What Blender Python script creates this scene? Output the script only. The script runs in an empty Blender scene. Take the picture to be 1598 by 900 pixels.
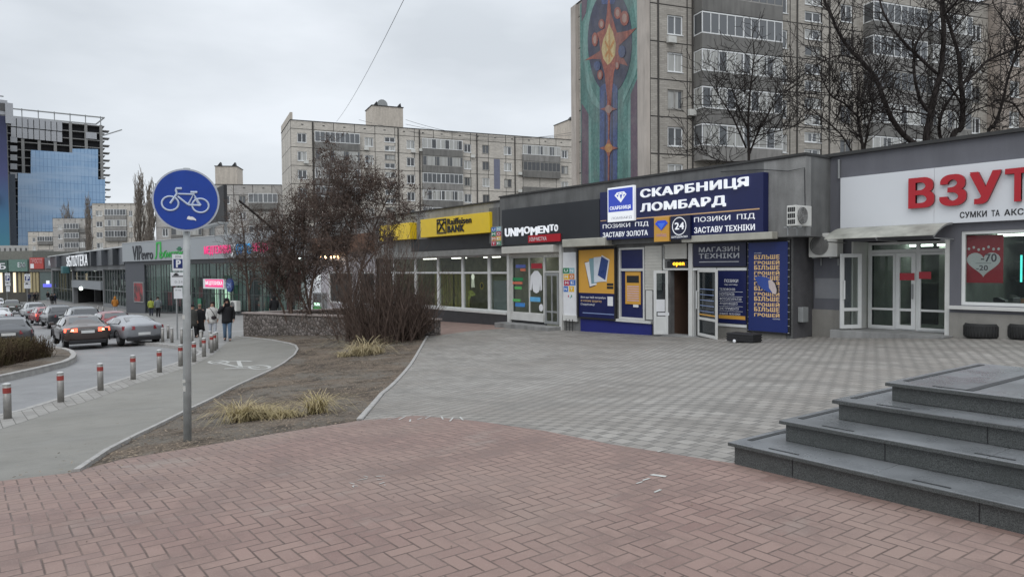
import bpy, bmesh, math, random
import numpy as np
from mathutils import Vector, Matrix

# ------------------------------------------------------------------ camera
scene = bpy.context.scene
COL = scene.collection
FPX, PCX, PCY = 1130.0, 799.0, 450.0          # focal length and centre for a 1598 px wide frame
CAM = np.array([0.0, 0.0, 1.6])
YAW, PITCH, ROLL = math.radians(36.899), math.radians(1.6428), math.radians(0.5)
_F = np.array([-math.cos(YAW)*math.cos(PITCH), math.sin(YAW)*math.cos(PITCH), -math.sin(PITCH)])
_r = np.cross(_F, [0, 0, 1.0]); _r /= np.linalg.norm(_r)
_u = np.cross(_r, _F)
_R = _r*math.cos(ROLL) - _u*math.sin(ROLL)
_U = _u*math.cos(ROLL) + _r*math.sin(ROLL)
cam = bpy.data.cameras.new('camera')
cam.sensor_width = 36.0
cam.lens = FPX/1598.0*36.0
cam.clip_start = 0.05
cam.clip_end = 3000
camo = bpy.data.objects.new('camera', cam)
COL.objects.link(camo)
camo.matrix_world = Matrix(((_R[0], _U[0], -_F[0], CAM[0]), (_R[1], _U[1], -_F[1], CAM[1]), (_R[2], _U[2], -_F[2], CAM[2]), (0, 0, 0, 1)))
scene.camera = camo

# ------------------------------------------------------------------ view, world, sun
scene.view_settings.view_transform = 'Standard'
scene.view_settings.look = 'None'
scene.view_settings.exposure = 0.0
scene.view_settings.gamma = 1.0
scene.view_settings.use_curve_mapping = False
SUN_EL, SUN_AZ = math.radians(48), math.radians(-50)     # direction towards the sun (azimuth from +X)
w = bpy.data.worlds.new('World')
scene.world = w
w.use_nodes = True
nt = w.node_tree
nt.nodes.clear()
wo = nt.nodes.new('ShaderNodeOutputWorld')
bg = nt.nodes.new('ShaderNodeBackground')
bg.inputs['Strength'].default_value = 0.1
sky = nt.nodes.new('ShaderNodeTexSky')
sky.sky_type = 'NISHITA'
sky.sun_disc = False
sky.sun_elevation = SUN_EL
sky.sun_rotation = math.pi/2 - SUN_AZ
tc = nt.nodes.new('ShaderNodeTexCoord')
mp = nt.nodes.new('ShaderNodeMapping')
mp.inputs['Scale'].default_value = (1.0, 1.0, 3.0)
nz = nt.nodes.new('ShaderNodeTexNoise')
nz.inputs['Scale'].default_value = 2.2
nz.inputs['Detail'].default_value = 5
nz.inputs['Roughness'].default_value = 0.5
cr = nt.nodes.new('ShaderNodeValToRGB')
cr.color_ramp.elements[0].position = 0.36
cr.color_ramp.elements[0].color = (0.74, 0.79, 0.845, 1)
cr.color_ramp.elements[1].position = 0.63
cr.color_ramp.elements[1].color = (0.97, 1.02, 1.08, 1)
sep = nt.nodes.new('ShaderNodeSeparateXYZ')
zr = nt.nodes.new('ShaderNodeMapRange')      # overcast sky: brightest overhead
zr.inputs['From Min'].default_value = 0.30
zr.inputs['From Max'].default_value = 1.0
zr.inputs['To Min'].default_value = 9.3
zr.inputs['To Max'].default_value = 17.0
vm = nt.nodes.new('ShaderNodeVectorMath'); vm.operation = 'SCALE'
mx = nt.nodes.new('ShaderNodeMixRGB')
mx.inputs['Fac'].default_value = 0.93
L = nt.links.new
L(tc.outputs['Generated'], mp.inputs['Vector'])
L(mp.outputs['Vector'], nz.inputs['Vector'])
L(nz.outputs['Fac'], cr.inputs['Fac'])
L(tc.outputs['Generated'], sep.inputs[0])
L(sep.outputs['Z'], zr.inputs['Value'])
L(cr.outputs['Color'], vm.inputs[0])
L(zr.outputs['Result'], vm.inputs['Scale'])
L(sky.outputs['Color'], mx.inputs['Color1'])
L(vm.outputs['Vector'], mx.inputs['Color2'])
L(mx.outputs['Color'], bg.inputs['Color'])
L(bg.outputs['Background'], wo.inputs['Surface'])

sun = bpy.data.lights.new('sun', 'SUN')
sun.energy = 0.8
sun.angle = math.radians(35)
sun.color = (1.0, 0.97, 0.93)
so = bpy.data.objects.new('sun', sun)
COL.objects.link(so)
sd = Vector((math.cos(SUN_EL)*math.cos(SUN_AZ), math.cos(SUN_EL)*math.sin(SUN_AZ), math.sin(SUN_EL)))
so.rotation_euler = sd.to_track_quat('Z', 'Y').to_euler()
so.location = (0, 0, 60)

RND = random.Random(7)

# ------------------------------------------------------------------ pixel <-> world helpers (real depths)
def ray(px, py):
    return _R*((px-PCX)/FPX) - _U*((py-PCY)/FPX) + _F
GX = [-700, -170, -140, -85, -60, -42, -37, -31, -25, -20, -16, -11.5, -8, -6, -3, 0, 700]
GZ = [-3.7, -3.5, -3.3, -2.55, -1.95, -1.45, -1.22, -.98, -.88, -.79, -.69, -.46, -.22, -.15, -.10, -.11, -.11]
def zg(x, y):
    g = 0.0
    for o in (-1.5, -.75, 0, .75, 1.5):
        g += np.interp(x+o, GX, GZ)
    k = min(1.0, max(0.0, (-x-6)/12)); h = min(1.0, max(0.0, (17-y)/10))
    return float(g/5 - .5*k*h)
def gp(px, py):
    d = ray(px, py); prev = .5; t = .5
    while t < 600:
        q = CAM+d*t
        if q[2] < zg(q[0], q[1]): break
        prev = t; t *= 1.03
    lo, hi = prev, t
    for _ in range(40):
        m = (lo+hi)/2; q = CAM+d*m
        if q[2] > zg(q[0], q[1]): lo = m
        else: hi = m
    q = CAM+d*lo
    return Vector((q[0], q[1], zg(q[0], q[1])))
def atd(px, py, dep):
    q = CAM+ray(px, py)*dep
    return Vector(q)
def depth_of(p):
    return float(np.dot(np.array(p)-CAM, _F))

# ------------------------------------------------------------------ materials
def lin(c):
    return tuple(((v/255)/12.92 if v/255 <= .04045 else ((v/255+.055)/1.055)**2.4) for v in c)
class NG:
    def __init__(s, name):
        s.m = bpy.data.materials.new(name); s.m.use_nodes = True
        s.t = s.m.node_tree; s.b = s.t.nodes['Principled BSDF']
    def n(s, t, **kw):
        x = s.t.nodes.new(t)
        for k, v in kw.items(): setattr(x, k, v)
        return x
    def l(s, a, b): s.t.links.new(a, b)
    def put(s, sock, v):
        if isinstance(v, (int, float)): sock.default_value = v
        elif isinstance(v, tuple): sock.default_value = v if len(v) == 4 or sock.type == 'VECTOR' else v+(1,)
        else: s.l(v, sock)
    def math(s, op, a, b=0.0, c=None):
        x = s.n('ShaderNodeMath', operation=op)
        s.put(x.inputs[0], a); s.put(x.inputs[1], b)
        if c is not None: s.put(x.inputs[2], c)
        return x.outputs[0]
    def mix(s, f, a, b, blend='MIX'):
        x = s.n('ShaderNodeMixRGB', blend_type=blend)
        s.put(x.inputs[0], f); s.put(x.inputs[1], a); s.put(x.inputs[2], b)
        return x.outputs[0]
    def pos(s, obj=False):
        if obj: return s.n('ShaderNodeTexCoord').outputs['Object']
        return s.n('ShaderNodeNewGeometry').outputs['Position']
    def noise(s, vec, scale, detail=4, rough=.55, stretch=None):
        if stretch:
            mpn = s.n('ShaderNodeMapping'); mpn.inputs['Scale'].default_value = stretch
            s.l(vec, mpn.inputs['Vector']); vec = mpn.outputs['Vector']
        x = s.n('ShaderNodeTexNoise')
        x.inputs['Scale'].default_value = scale; x.inputs['Detail'].default_value = detail; x.inputs['Roughness'].default_value = rough
        s.l(vec, x.inputs['Vector'])
        return x.outputs['Fac']
    def ramp(s, v, lo, hi, a=0.0, b=1.0):
        x = s.n('ShaderNodeMapRange'); x.clamp = True
        s.put(x.inputs[0], v); x.inputs[1].default_value = lo; x.inputs[2].default_value = hi
        x.inputs[3].default_value = a; x.inputs[4].default_value = b
        return x.outputs[0]
    def bump(s, h, strength=.3, dist=.01):
        x = s.n('ShaderNodeBump'); x.inputs['Strength'].default_value = strength; x.inputs['Distance'].default_value = dist
        s.l(h, x.inputs['Height']); s.l(x.outputs[0], s.b.inputs['Normal'])
    def done(s, col, rough=.7, metal=0.0, spec=.5):
        s.put(s.b.inputs['Base Color'], col); s.put(s.b.inputs['Roughness'], rough)
        s.b.inputs['Metallic'].default_value = metal; s.b.inputs['Specular IOR Level'].default_value = spec
        return s.m
_MC = {}
def M(name, c, rough=.65, metal=0.0, var=.12, scale=3.0, streak=0.0, grain=0.0, spec=.4, emit=0.0):
    """a plain surface with its own uneven dirt; c is linear albedo"""
    if name in _MC: return _MC[name]
    g = NG(name); p = g.pos()
    f = g.noise(p, scale, 5)
    v = g.ramp(f, .25, .75, 1-var, 1+var)
    if streak:
        s_ = g.noise(p, 2.6, 4, .6, (1, 1, .12))
        v = g.math('MULTIPLY', v, g.ramp(s_, .42, .72, 1.0, 1-streak))
    if grain:
        v = g.math('MULTIPLY', v, g.ramp(g.noise(p, 60, 2), .3, .7, 1-grain, 1+grain))
    vmn = g.n('ShaderNodeVectorMath', operation='SCALE')
    vmn.inputs[0].default_value = c[:3]; g.l(v, vmn.inputs['Scale'])
    rg = g.ramp(f, .2, .8, max(0, rough-.08), min(1, rough+.08))
    m = g.done(vmn.outputs[0], rg, metal, spec)
    if emit:
        g.b.inputs['Emission Color'].default_value = (*c[:3], 1); g.b.inputs['Emission Strength'].default_value = emit
    _MC[name] = m
    return m
def glow(name, c, strength):
    if name in _MC: return _MC[name]
    g = NG(name)
    g.b.inputs['Base Color'].default_value = (*c, 1)
    g.b.inputs['Emission Color'].default_value = (*c, 1); g.b.inputs['Emission Strength'].default_value = strength
    _MC[name] = g.m
    return g.m
def glass(name, tint=(.9, .95, .95), clear=.6, rough=.02, dark=(.02, .025, .03)):
    """window pane: part see-through, part mirror"""
    if name in _MC: return _MC[name]
    g = NG(name)
    tr = g.n('ShaderNodeBsdfTransparent'); tr.inputs[0].default_value = (*tint, 1)
    g.b.inputs['Base Color'].default_value = (*dark, 1); g.b.inputs['Roughness'].default_value = rough
    g.b.inputs['Specular IOR Level'].default_value = .8
    mxs = g.n('ShaderNodeMixShader'); mxs.inputs[0].default_value = clear
    g.l(g.b.outputs[0], mxs.inputs[1]); g.l(tr.outputs[0], mxs.inputs[2])
    g.l(mxs.outputs[0], g.t.nodes['Material Output'].inputs['Surface'])
    _MC[name] = g.m
    return g.m

# ------------------------------------------------------------------ mesh builder and object helpers
ROOTM = {}
def tag(o, label=None, cat=None, group=None, kind=None):
    if label: o['label'] = label
    if cat: o['category'] = cat
    if group: o['group'] = group
    if kind: o['kind'] = kind
    return o
def thing(name, label, cat, loc=(0, 0, 0), rz=0.0, group=None):
    o = bpy.data.objects.new(name, None); COL.objects.link(o)
    o.empty_display_size = .3
    o.location = loc; o.rotation_euler = (0, 0, rz)
    ROOTM[o.name] = Matrix.Translation(Vector(loc)) @ Matrix.Rotation(rz, 4, 'Z')
    return tag(o, label, cat, group)
def rootm(o):
    while o is not None:
        if o.name in ROOTM: return ROOTM[o.name]
        o = o.parent
    return Matrix.Identity(4)
class MB:
    def __init__(s): s.v = []; s.f = []
    def add(s, vs, fs):
        b = len(s.v); s.v += [tuple(v) for v in vs]; s.f += [tuple(b+i for i in f) for f in fs]
        return s
    def quad(s, a, b, c, d): return s.add([a, b, c, d], [(0, 1, 2, 3)])
    def hexa(s, p):      # p: 8 points, bottom loop then top loop (counter-clockwise from above)
        return s.add(p, [(3, 2, 1, 0), (4, 5, 6, 7), (0, 1, 5, 4), (1, 2, 6, 5), (2, 3, 7, 6), (3, 0, 4, 7)])
    def box(s, x0, x1, y0, y1, z0, z1):
        return s.hexa([(x0, y0, z0), (x1, y0, z0), (x1, y1, z0), (x0, y1, z0), (x0, y0, z1), (x1, y0, z1), (x1, y1, z1), (x0, y1, z1)])
    def obox(s, c, ax, ay, az):      # centre and three half-axis vectors
        c = Vector(c); ax, ay, az = Vector(ax), Vector(ay), Vector(az)
        return s.hexa([c-ax-ay-az, c+ax-ay-az, c+ax+ay-az, c-ax+ay-az, c-ax-ay+az, c+ax-ay+az, c+ax+ay+az, c-ax+ay+az])
    def prism(s, poly, vec):         # polygon of 3-D points swept by vec
        n = len(poly); vec = Vector(vec); P = [Vector(p) for p in poly]
        return s.add(P+[p+vec for p in P], [tuple(range(n-1, -1, -1)), tuple(range(n, 2*n))]+[(i, (i+1) % n, n+(i+1) % n, n+i) for i in range(n)])
    def tube(s, pts, rad, n=8, cap=True):
        pts = [Vector(p) for p in pts]
        if not isinstance(rad, (list, tuple)): rad = [rad]*len(pts)
        d = (pts[1]-pts[0]).normalized()
        a = d.orthogonal().normalized(); b = d.cross(a)
        base = len(s.v)
        for i, p in enumerate(pts):
            if i > 0:
                d2 = (pts[min(i+1, len(pts)-1)]-pts[i-1])
                if d2.length > 1e-9:
                    d2.normalize(); a = (a-d2*a.dot(d2))
                    a = a.normalized() if a.length > 1e-6 else d2.orthogonal().normalized()
                    b = d2.cross(a)
            for k in range(n):
                t = 2*math.pi*k/n
                s.v.append(tuple(p+(a*math.cos(t)+b*math.sin(t))*rad[i]))
        for i in range(len(pts)-1):
            for k in range(n):
                k2 = (k+1) % n
                s.f.append((base+i*n+k, base+i*n+k2, base+(i+1)*n+k2, base+(i+1)*n+k))
        if cap:
            s.f.append(tuple(base+k for k in range(n-1, -1, -1)))
            e = base+(len(pts)-1)*n; s.f.append(tuple(e+k for k in range(n)))
        return s
    def rings(s, rings, cap=True):   # loft through equal-sized point rings
        n = len(rings[0]); base = len(s.v)
        for r in rings: s.v += [tuple(p) for p in r]
        for i in range(len(rings)-1):
            for k in range(n):
                k2 = (k+1) % n
                s.f.append((base+i*n+k, base+i*n+k2, base+(i+1)*n+k2, base+(i+1)*n+k))
        if cap:
            s.f.append(tuple(base+k for k in range(n-1, -1, -1))); e = base+(len(rings)-1)*n; s.f.append(tuple(e+k for k in range(n)))
        return s
    def lathe(s, prof, c=(0, 0, 0), n=20, axis='Z'):
        R_ = []
        for r, h in prof:
            ring = []
            for k in range(n):
                t = 2*math.pi*k/n
                x, y, z = r*math.cos(t), r*math.sin(t), h
                if axis == 'Y': x, y, z = x, h, -y
                elif axis == 'X': x, y, z = h, x, y
                ring.append((c[0]+x, c[1]+y, c[2]+z))
            R_.append(ring)
        return s.rings(R_)
    def ball(s, c, rx, ry, rz, n=10, m=7):
        return s.rings([[(c[0]+rx*math.sin(a)*math.cos(2*math.pi*k/n), c[1]+ry*math.sin(a)*math.sin(2*math.pi*k/n), c[2]-rz*math.cos(a)) for k in range(n)]
                        for a in [max(.05, min(math.pi-.05, math.pi*j/(m-1))) for j in range(m)]])
    def build(s, name, mat, parent=None, smooth=False, bevel=0.0, local=False, seg=2):
        me = bpy.data.meshes.new(name)
        vs = s.v
        if parent is not None and not local:
            im = rootm(parent).inverted()
            vs = [tuple(im @ Vector(v)) for v in vs]
        me.from_pydata(vs, [], s.f); me.update()
        bm = bmesh.new(); bm.from_mesh(me); bmesh.ops.recalc_face_normals(bm, faces=bm.faces); bm.to_mesh(me); bm.free()
        me.materials.append(mat)
        if smooth:
            me.polygons.foreach_set('use_smooth', [True]*len(me.polygons))
        o = bpy.data.objects.new(name, me); COL.objects.link(o)
        if parent is not None: o.parent = parent
        if bevel:
            b = o.modifiers.new('bevel', 'BEVEL'); b.width = bevel; b.segments = seg; b.limit_method = 'ANGLE'
        return o
def top(o, label, cat, group=None):
    """turn a single mesh into a top-level thing with its origin at its base"""
    me = o.data
    co = np.empty(len(me.vertices)*3); me.vertices.foreach_get('co', co); co = co.reshape(-1, 3)
    c = Vector(((co[:, 0].min()+co[:, 0].max())/2, (co[:, 1].min()+co[:, 1].max())/2, co[:, 2].min()))
    me.transform(Matrix.Translation(-c)); o.location = c
    return tag(o, label, cat, group)
def copy_tree(o, parent=None):
    c = o.copy(); COL.objects.link(c); c.parent = parent
    for ch in list(o.children): copy_tree(ch, c)
    if parent is None and o.name in ROOTM: ROOTM[c.name] = ROOTM[o.name].copy()
    return c

class Face:
    """a vertical wall plane: s runs to the right as seen from outside, z up, d outwards"""
    def __init__(s, left, right):
        s.o = Vector((left[0], left[1], 0)); e = Vector((right[0]-left[0], right[1]-left[1], 0)); s.len = e.length
        s.e = e.normalized(); s.n = Vector((s.e.y, -s.e.x, 0))
    def hit(s, px, py, d=0.0):
        r = Vector(ray(px, py)); c = Vector(CAM); o = s.o+s.n*d
        t = (o-c).dot(s.n)/r.dot(s.n); q = c+r*t
        return (q-s.o).dot(s.e), q.z
    def S(s, px, d=0.0): return s.hit(px, 430, d)[0]
    def rect(s, pl, pr, yt, yb, d=0.0):     # y values read at the left edge
        s0, z1 = s.hit(pl, yt, d); _, z0 = s.hit(pl, yb, d); s1, _ = s.hit(pr, yb, d)
        return s0, s1, z0, z1
    def pt(s, a, z, d=0.0): return s.o+s.e*a+s.n*d+Vector((0, 0, z))
    def box(s, mb, s0, s1, z0, z1, d0, d1):
        p = s.pt
        return mb.hexa([p(s0, z0, d1), p(s1, z0, d1), p(s1, z0, d0), p(s0, z0, d0), p(s0, z1, d1), p(s1, z1, d1), p(s1, z1, d0), p(s0, z1, d0)])
    def rbox(s, mb, pl, pr, yt, yb, d0, d1):
        return s.box(mb, *s.rect(pl, pr, yt, yb, d1), d0, d1)
    def frame(s, mb, s0, s1, z0, z1, d0, d1, w, mid_s=(), mid_z=(), wm=None):
        wm = wm or w
        s.box(mb, s0, s1, z1-w, z1, d0, d1); s.box(mb, s0, s1, z0, z0+w, d0, d1)
        s.box(mb, s0, s0+w, z0+w, z1-w, d0, d1); s.box(mb, s1-w, s1, z0+w, z1-w, d0, d1)
        for a in mid_s: s.box(mb, a-wm/2, a+wm/2, z0+w, z1-w, d0, d1-.004)
        for b in mid_z: s.box(mb, s0+w, s1-w, b-wm/2, b+wm/2, d0, d1-.008)
        return mb
    def poly(s, mb, pts, d0, d1):           # pts (s,z)
        return mb.prism([s.pt(a, z, d0) for a, z in pts], s.n*(d1-d0))
    def wall(s, mb, s0, s1, z0, z1, d, holes, reveal=.2):
        """front skin with openings (s0,s1,z0,z1) and their reveals"""
        xs = sorted({s0, s1, *[h[0] for h in holes], *[h[1] for h in holes]}); zs = sorted({z0, z1, *[h[2] for h in holes], *[h[3] for h in holes]})
        xs = [x for x in xs if s0-1e-6 <= x <= s1+1e-6]; zs = [z for z in zs if z0-1e-6 <= z <= z1+1e-6]
        for i in range(len(xs)-1):
            run = None
            for j in range(len(zs)-1):
                cx, cz = (xs[i]+xs[i+1])/2, (zs[j]+zs[j+1])/2
                inside = any(h[0] < cx < h[1] and h[2] < cz < h[3] for h in holes)
                if not inside and run is None: run = zs[j]
                if run is not None and (inside or j == len(zs)-2):
                    e = zs[j] if inside else zs[j+1]
                    mb.quad(s.pt(xs[i], run, d), s.pt(xs[i+1], run, d), s.pt(xs[i+1], e, d), s.pt(xs[i], e, d)); run = None
        for a, b, c, e in holes:
            q = d-reveal
            mb.quad(s.pt(a, c, d), s.pt(b, c, d), s.pt(b, c, q), s.pt(a, c, q)); mb.quad(s.pt(a, e, d), s.pt(a, e, q), s.pt(b, e, q), s.pt(b, e, d))
            mb.quad(s.pt(a, c, d), s.pt(a, c, q), s.pt(a, e, q), s.pt(a, e, d)); mb.quad(s.pt(b, c, d), s.pt(b, e, d), s.pt(b, e, q), s.pt(b, c, q))
        return mb

def text(body, mat, parent, face, s0, s1, z0, z1, d, ext=.01, bold=0.0, name='lettering', smooth=False):
    """lettering stretched to fill a rectangle on a wall plane"""
    cu = bpy.data.curves.new('lettering', 'FONT')
    cu.body = body; cu.extrude = 0.5; cu.resolution_u = 3; cu.space_character = 1+bold*3
    o = bpy.data.objects.new('lettering', cu); COL.objects.link(o)
    dg = bpy.context.evaluated_depsgraph_get()
    me = bpy.data.meshes.new_from_object(o.evaluated_get(dg))
    bpy.data.objects.remove(o); bpy.data.curves.remove(cu)
    n = len(me.vertices); co = np.empty(n*3); me.vertices.foreach_get('co', co); co = co.reshape(-1, 3)
    lo, hi = co.min(0), co.max(0); sz = np.maximum(hi-lo, 1e-6)
    t = (co-lo)/sz
    tri = None
    if bold:                                   # heavier strokes: shifted repeats of the outline
        b1, b2 = bold*.9/sz[0], bold*.6/sz[1]
        sh_ = [(-b1, -b2, 0.0), (b1, -b2, -.06), (-b1, b2, -.12), (b1, b2, -.18)]
        fs = [tuple(p.vertices) for p in me.polygons]
        t = np.concatenate([np.c_[t[:, 0]*(1-2*b1)+b1+a_, t[:, 1]*(1-2*b2)+b2+c_, t[:, 2]*(1+d_)] for a_, c_, d_ in sh_])
        nf = [tuple(v+n*k for v in f_) for k in range(4) for f_ in fs]
        bpy.data.meshes.remove(me); me = bpy.data.meshes.new(name); me.from_pydata([(0, 0, 0)]*len(t), [], nf); n = len(t)
    im = np.array(rootm(parent).inverted()) if parent is not None else np.eye(4)
    o3, e3, n3 = np.array(face.o), np.array(face.e), np.array(face.n)
    w_ = o3+np.outer(s0+t[:, 0]*(s1-s0), e3)+np.outer(z0+t[:, 1]*(z1-z0), [0, 0, 1])+np.outer(d+t[:, 2]*ext, n3)
    w_ = (np.c_[w_, np.ones(n)] @ im.T)[:, :3]
    me.vertices.foreach_set('co', w_.ravel()); me.update()
    me.materials.clear(); me.materials.append(mat); me.name = name
    r = bpy.data.objects.new(name, me); COL.objects.link(r); r.parent = parent
    return r
# ------------------------------------------------------------------ ground materials
def tri_noise_color(g, p, c0, c1, scale, lo=.3, hi=.7):
    return g.mix(g.ramp(g.noise(p, scale, 5), lo, hi), c0, c1)
def brick_mat():
    """red pavers laid in herringbone, 10 x 20 cm"""
    g = NG('red_pavers'); p = g.pos()
    sp = g.n('ShaderNodeSeparateXYZ'); g.l(p, sp.inputs[0])
    wob = g.math('MULTIPLY', g.math('SUBTRACT', g.noise(p, 1.1, 2), .5), .25)
    x = g.math('ADD', g.math('MULTIPLY', sp.outputs[0], 9.6), wob); y = g.math('ADD', g.math('MULTIPLY', sp.outputs[1], 9.6), wob)
    i = g.math('FLOOR', x); j = g.math('FLOOR', y)
    fx = g.math('SUBTRACT', x, i); fy = g.math('SUBTRACT', y, j)
    m = g.math('FLOORED_MODULO', g.math('SUBTRACT', i, j), 4.0)
    is1 = g.math('COMPARE', m, 1.0, .1); is2 = g.math('COMPARE', m, 2.0, .1); is3 = g.math('COMPARE', m, 3.0, .1)
    vert = g.math('ADD', is2, is3)
    u = g.math('ADD', fx, is1); v = g.math('ADD', fy, is2)
    wu = g.math('SUBTRACT', 2.0, vert); wv = g.math('ADD', 1.0, vert)
    du = g.math('MINIMUM', u, g.math('SUBTRACT', wu, u)); dv = g.math('MINIMUM', v, g.math('SUBTRACT', wv, v))
    dd = g.math('ADD', g.math('MINIMUM', du, dv), g.math('MULTIPLY', g.math('SUBTRACT', g.noise(p, 30, 2), .5), .05))
    joint = g.ramp(dd, .02, .085)
    cid = g.n('ShaderNodeCombineXYZ'); g.l(g.math('SUBTRACT', i, is1), cid.inputs[0]); g.l(g.math('SUBTRACT', j, is2), cid.inputs[1])
    wn = g.n('ShaderNodeTexWhiteNoise', noise_dimensions='3D'); g.l(cid.outputs[0], wn.inputs['Vector'])
    c = g.mix(wn.outputs['Value'], (.205, .130, .112), (.272, .187, .162))
    c = g.mix(g.math('MULTIPLY', g.ramp(g.noise(p, .55, 5), .38, .70), .75), c, (.26, .195, .165))
    c = g.mix(g.math('MULTIPLY', g.ramp(g.noise(p, 1.5, 6, .7), .48, .64), .55), c, (.145, .10, .088))
    c = g.mix(g.math('MULTIPLY', g.ramp(g.noise(p, .8, 6, .7, (1, .5, 1)), .60, .70), .45), c, (.30, .27, .24))
    c = g.mix(g.math('MULTIPLY', g.ramp(g.noise(p, 85, 2), .55, .8), .28), c, (.40, .33, .30))
    c = g.mix(g.math('MULTIPLY', g.ramp(g.noise(p, 6.5, 3), .70, .76), .6), c, (.085, .07, .062))
    c = g.mix(joint, g.mix(g.ramp(g.noise(p, 3, 3), .4, .65), (.095, .068, .058), (.19, .14, .12)), c)
    g.bump(g.math('ADD', g.math('MULTIPLY', joint, 1.0), g.math('MULTIPLY', g.noise(p, 120, 2), .15)), .55, .006)
    return g.done(c, g.ramp(wn.outputs['Value'], 0, 1, .55, .85), 0, .35)
def grey_paver_mat():
    """big light and small dark square pavers in a pinwheel"""
    g = NG('grey_pavers'); p = g.pos()
    sp = g.n('ShaderNodeSeparateXYZ'); g.l(p, sp.inputs[0])
    x = g.math('MULTIPLY', sp.outputs[0], 11.2); y = g.math('MULTIPLY', sp.outputs[1], 11.2)
    i = g.math('FLOOR', x); j = g.math('FLOOR', y)
    fx = g.math('SUBTRACT', x, i); fy = g.math('SUBTRACT', y, j)
    k = g.math('FLOORED_MODULO', g.math('ADD', i, g.math('MULTIPLY', j, 3.0)), 5.0)
    small = g.math('COMPARE', k, 0.0, .1)
    dx = g.math('ADD', g.math('COMPARE', k, 4.0, .1), g.math('COMPARE', k, 2.0, .1))
    dy = g.math('ADD', g.math('COMPARE', k, 1.0, .1), g.math('COMPARE', k, 2.0, .1))
    u = g.math('ADD', fx, dx); v = g.math('ADD', fy, dy); ww = g.math('SUBTRACT', 2.0, small)
    du = g.math('MINIMUM', u, g.math('SUBTRACT', ww, u)); dv = g.math('MINIMUM', v, g.math('SUBTRACT', ww, v))
    joint = g.ramp(g.math('MINIMUM', du, dv), .03, .09)
    cid = g.n('ShaderNodeCombineXYZ'); g.l(g.math('SUBTRACT', i, dx), cid.inputs[0]); g.l(g.math('SUBTRACT', j, dy), cid.inputs[1])
    wn = g.n('ShaderNodeTexWhiteNoise', noise_dimensions='3D'); g.l(cid.outputs[0], wn.inputs['Vector'])
    light = g.mix(wn.outputs['Value'], (.245, .230, .210), (.325, .307, .282))
    c = g.mix(small, light, g.mix(wn.outputs['Value'], (.168, .158, .145), (.215, .203, .188)))
    c = g.mix(g.math('MULTIPLY', g.ramp(g.noise(p, .30, 6, .65), .42, .62), .6), c, (.20, .178, .155))
    c = g.mix(g.math('MULTIPLY', g.ramp(g.noise(p, 1.1, 6, .7, (.6, 1.6, 1)), .47, .62), .6), c, (.15, .14, .126))
    c = g.mix(g.math('MULTIPLY', g.ramp(g.noise(p, 9, 3), .70, .74), .7), c, (.07, .066, .06))
    c = g.mix(g.math('MULTIPLY', g.ramp(g.noise(p, 70, 2), .55, .8), .2), c, (.42, .42, .41))
    c = g.mix(joint, (.10, .097, .09), c)
    g.bump(joint, .4, .005)
    return g.done(c, g.ramp(g.noise(p, .8, 4), .3, .7, .5, .75), 0, .4)
def asphalt_mat(name, a, b, rough=.75):
    g = NG(name); p = g.pos()
    c = tri_noise_color(g, p, a, b, .45)
    c = g.mix(g.math('MULTIPLY', g.ramp(g.noise(p, 2.5, 6), .5, .75), .35), c, tuple(v*.62 for v in a))
    c = g.mix(g.math('MULTIPLY', g.ramp(g.noise(p, 90, 2), .5, .8), .35), c, tuple(min(1, v*1.6) for v in b))
    g.bump(g.noise(p, 150, 2), .35, .004)
    return g.done(c, g.ramp(g.noise(p, .6, 4), .35, .7, rough-.2, rough+.05), 0, .4)
def soil_mat():
    g = NG('leaf_litter_soil'); p = g.pos()
    c = g.mix(g.ramp(g.noise(p, .9, 6), .38, .62), (.070, .059, .050), (.180, .145, .115))
    c = g.mix(g.ramp(g.noise(p, 14, 5, .7), .48, .60), c, (.22, .175, .135))
    c = g.mix(g.math('MULTIPLY', g.ramp(g.noise(p, 30, 4, .7), .50, .62), .55), c, (.045, .037, .03))
    c = g.mix(g.math('MULTIPLY', g.ramp(g.noise(p, .6, 6, .65), .48, .60), .75), c, (.17, .155, .135))
    c = g.mix(g.math('MULTIPLY', g.ramp(g.noise(p, 1.7, 6, .7), .54, .64), .7), c, (.045, .038, .032))
    g.bump(g.noise(p, 30, 5, .7), .8, .03)
    return g.done(c, .95, 0, .1)
def strip_paver_mat():
    g = NG('kerb_strip_pavers'); p = g.pos()
    b = g.n('ShaderNodeTexBrick'); g.l(p, b.inputs['Vector'])
    b.inputs['Scale'].default_value = 1.0; b.inputs['Brick Width'].default_value = .4; b.inputs['Row Height'].default_value = .2
    b.inputs['Mortar Size'].default_value = .008
    b.inputs['Color1'].default_value = (.25, .24, .225, 1); b.inputs['Color2'].default_value = (.31, .30, .28, 1); b.inputs['Mortar'].default_value = (.12, .115, .105, 1)
    c = g.mix(g.math('MULTIPLY', g.ramp(g.noise(p, 1.2, 5), .45, .7), .4), b.outputs['Color'], (.19, .175, .16))
    return g.done(c, .75, 0, .3)
MAT_BRICK = brick_mat(); MAT_GREY = grey_paver_mat()
MAT_ROAD = asphalt_mat('road_asphalt', (.185, .185, .187), (.235, .235, .235), .72)
MAT_PATH = asphalt_mat('path_asphalt', (.170, .164, .146), (.215, .207, .186), .8)
MAT_SIDE = asphalt_mat('sidewalk_tiles', (.20, .195, .19), (.255, .25, .24), .75)
MAT_GROUND = asphalt_mat('ground_dirt', (.12, .115, .105), (.17, .16, .145), .9)
MAT_SOIL = soil_mat(); MAT_STRIP = strip_paver_mat()
MAT_KERB = M('kerb_concrete', (.34, .33, .315), .8, var=.2, scale=5, grain=.15)
MAT_PAINT = M('worn_road_paint', (.44, .44, .42), .7, var=.25, scale=9)

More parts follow.
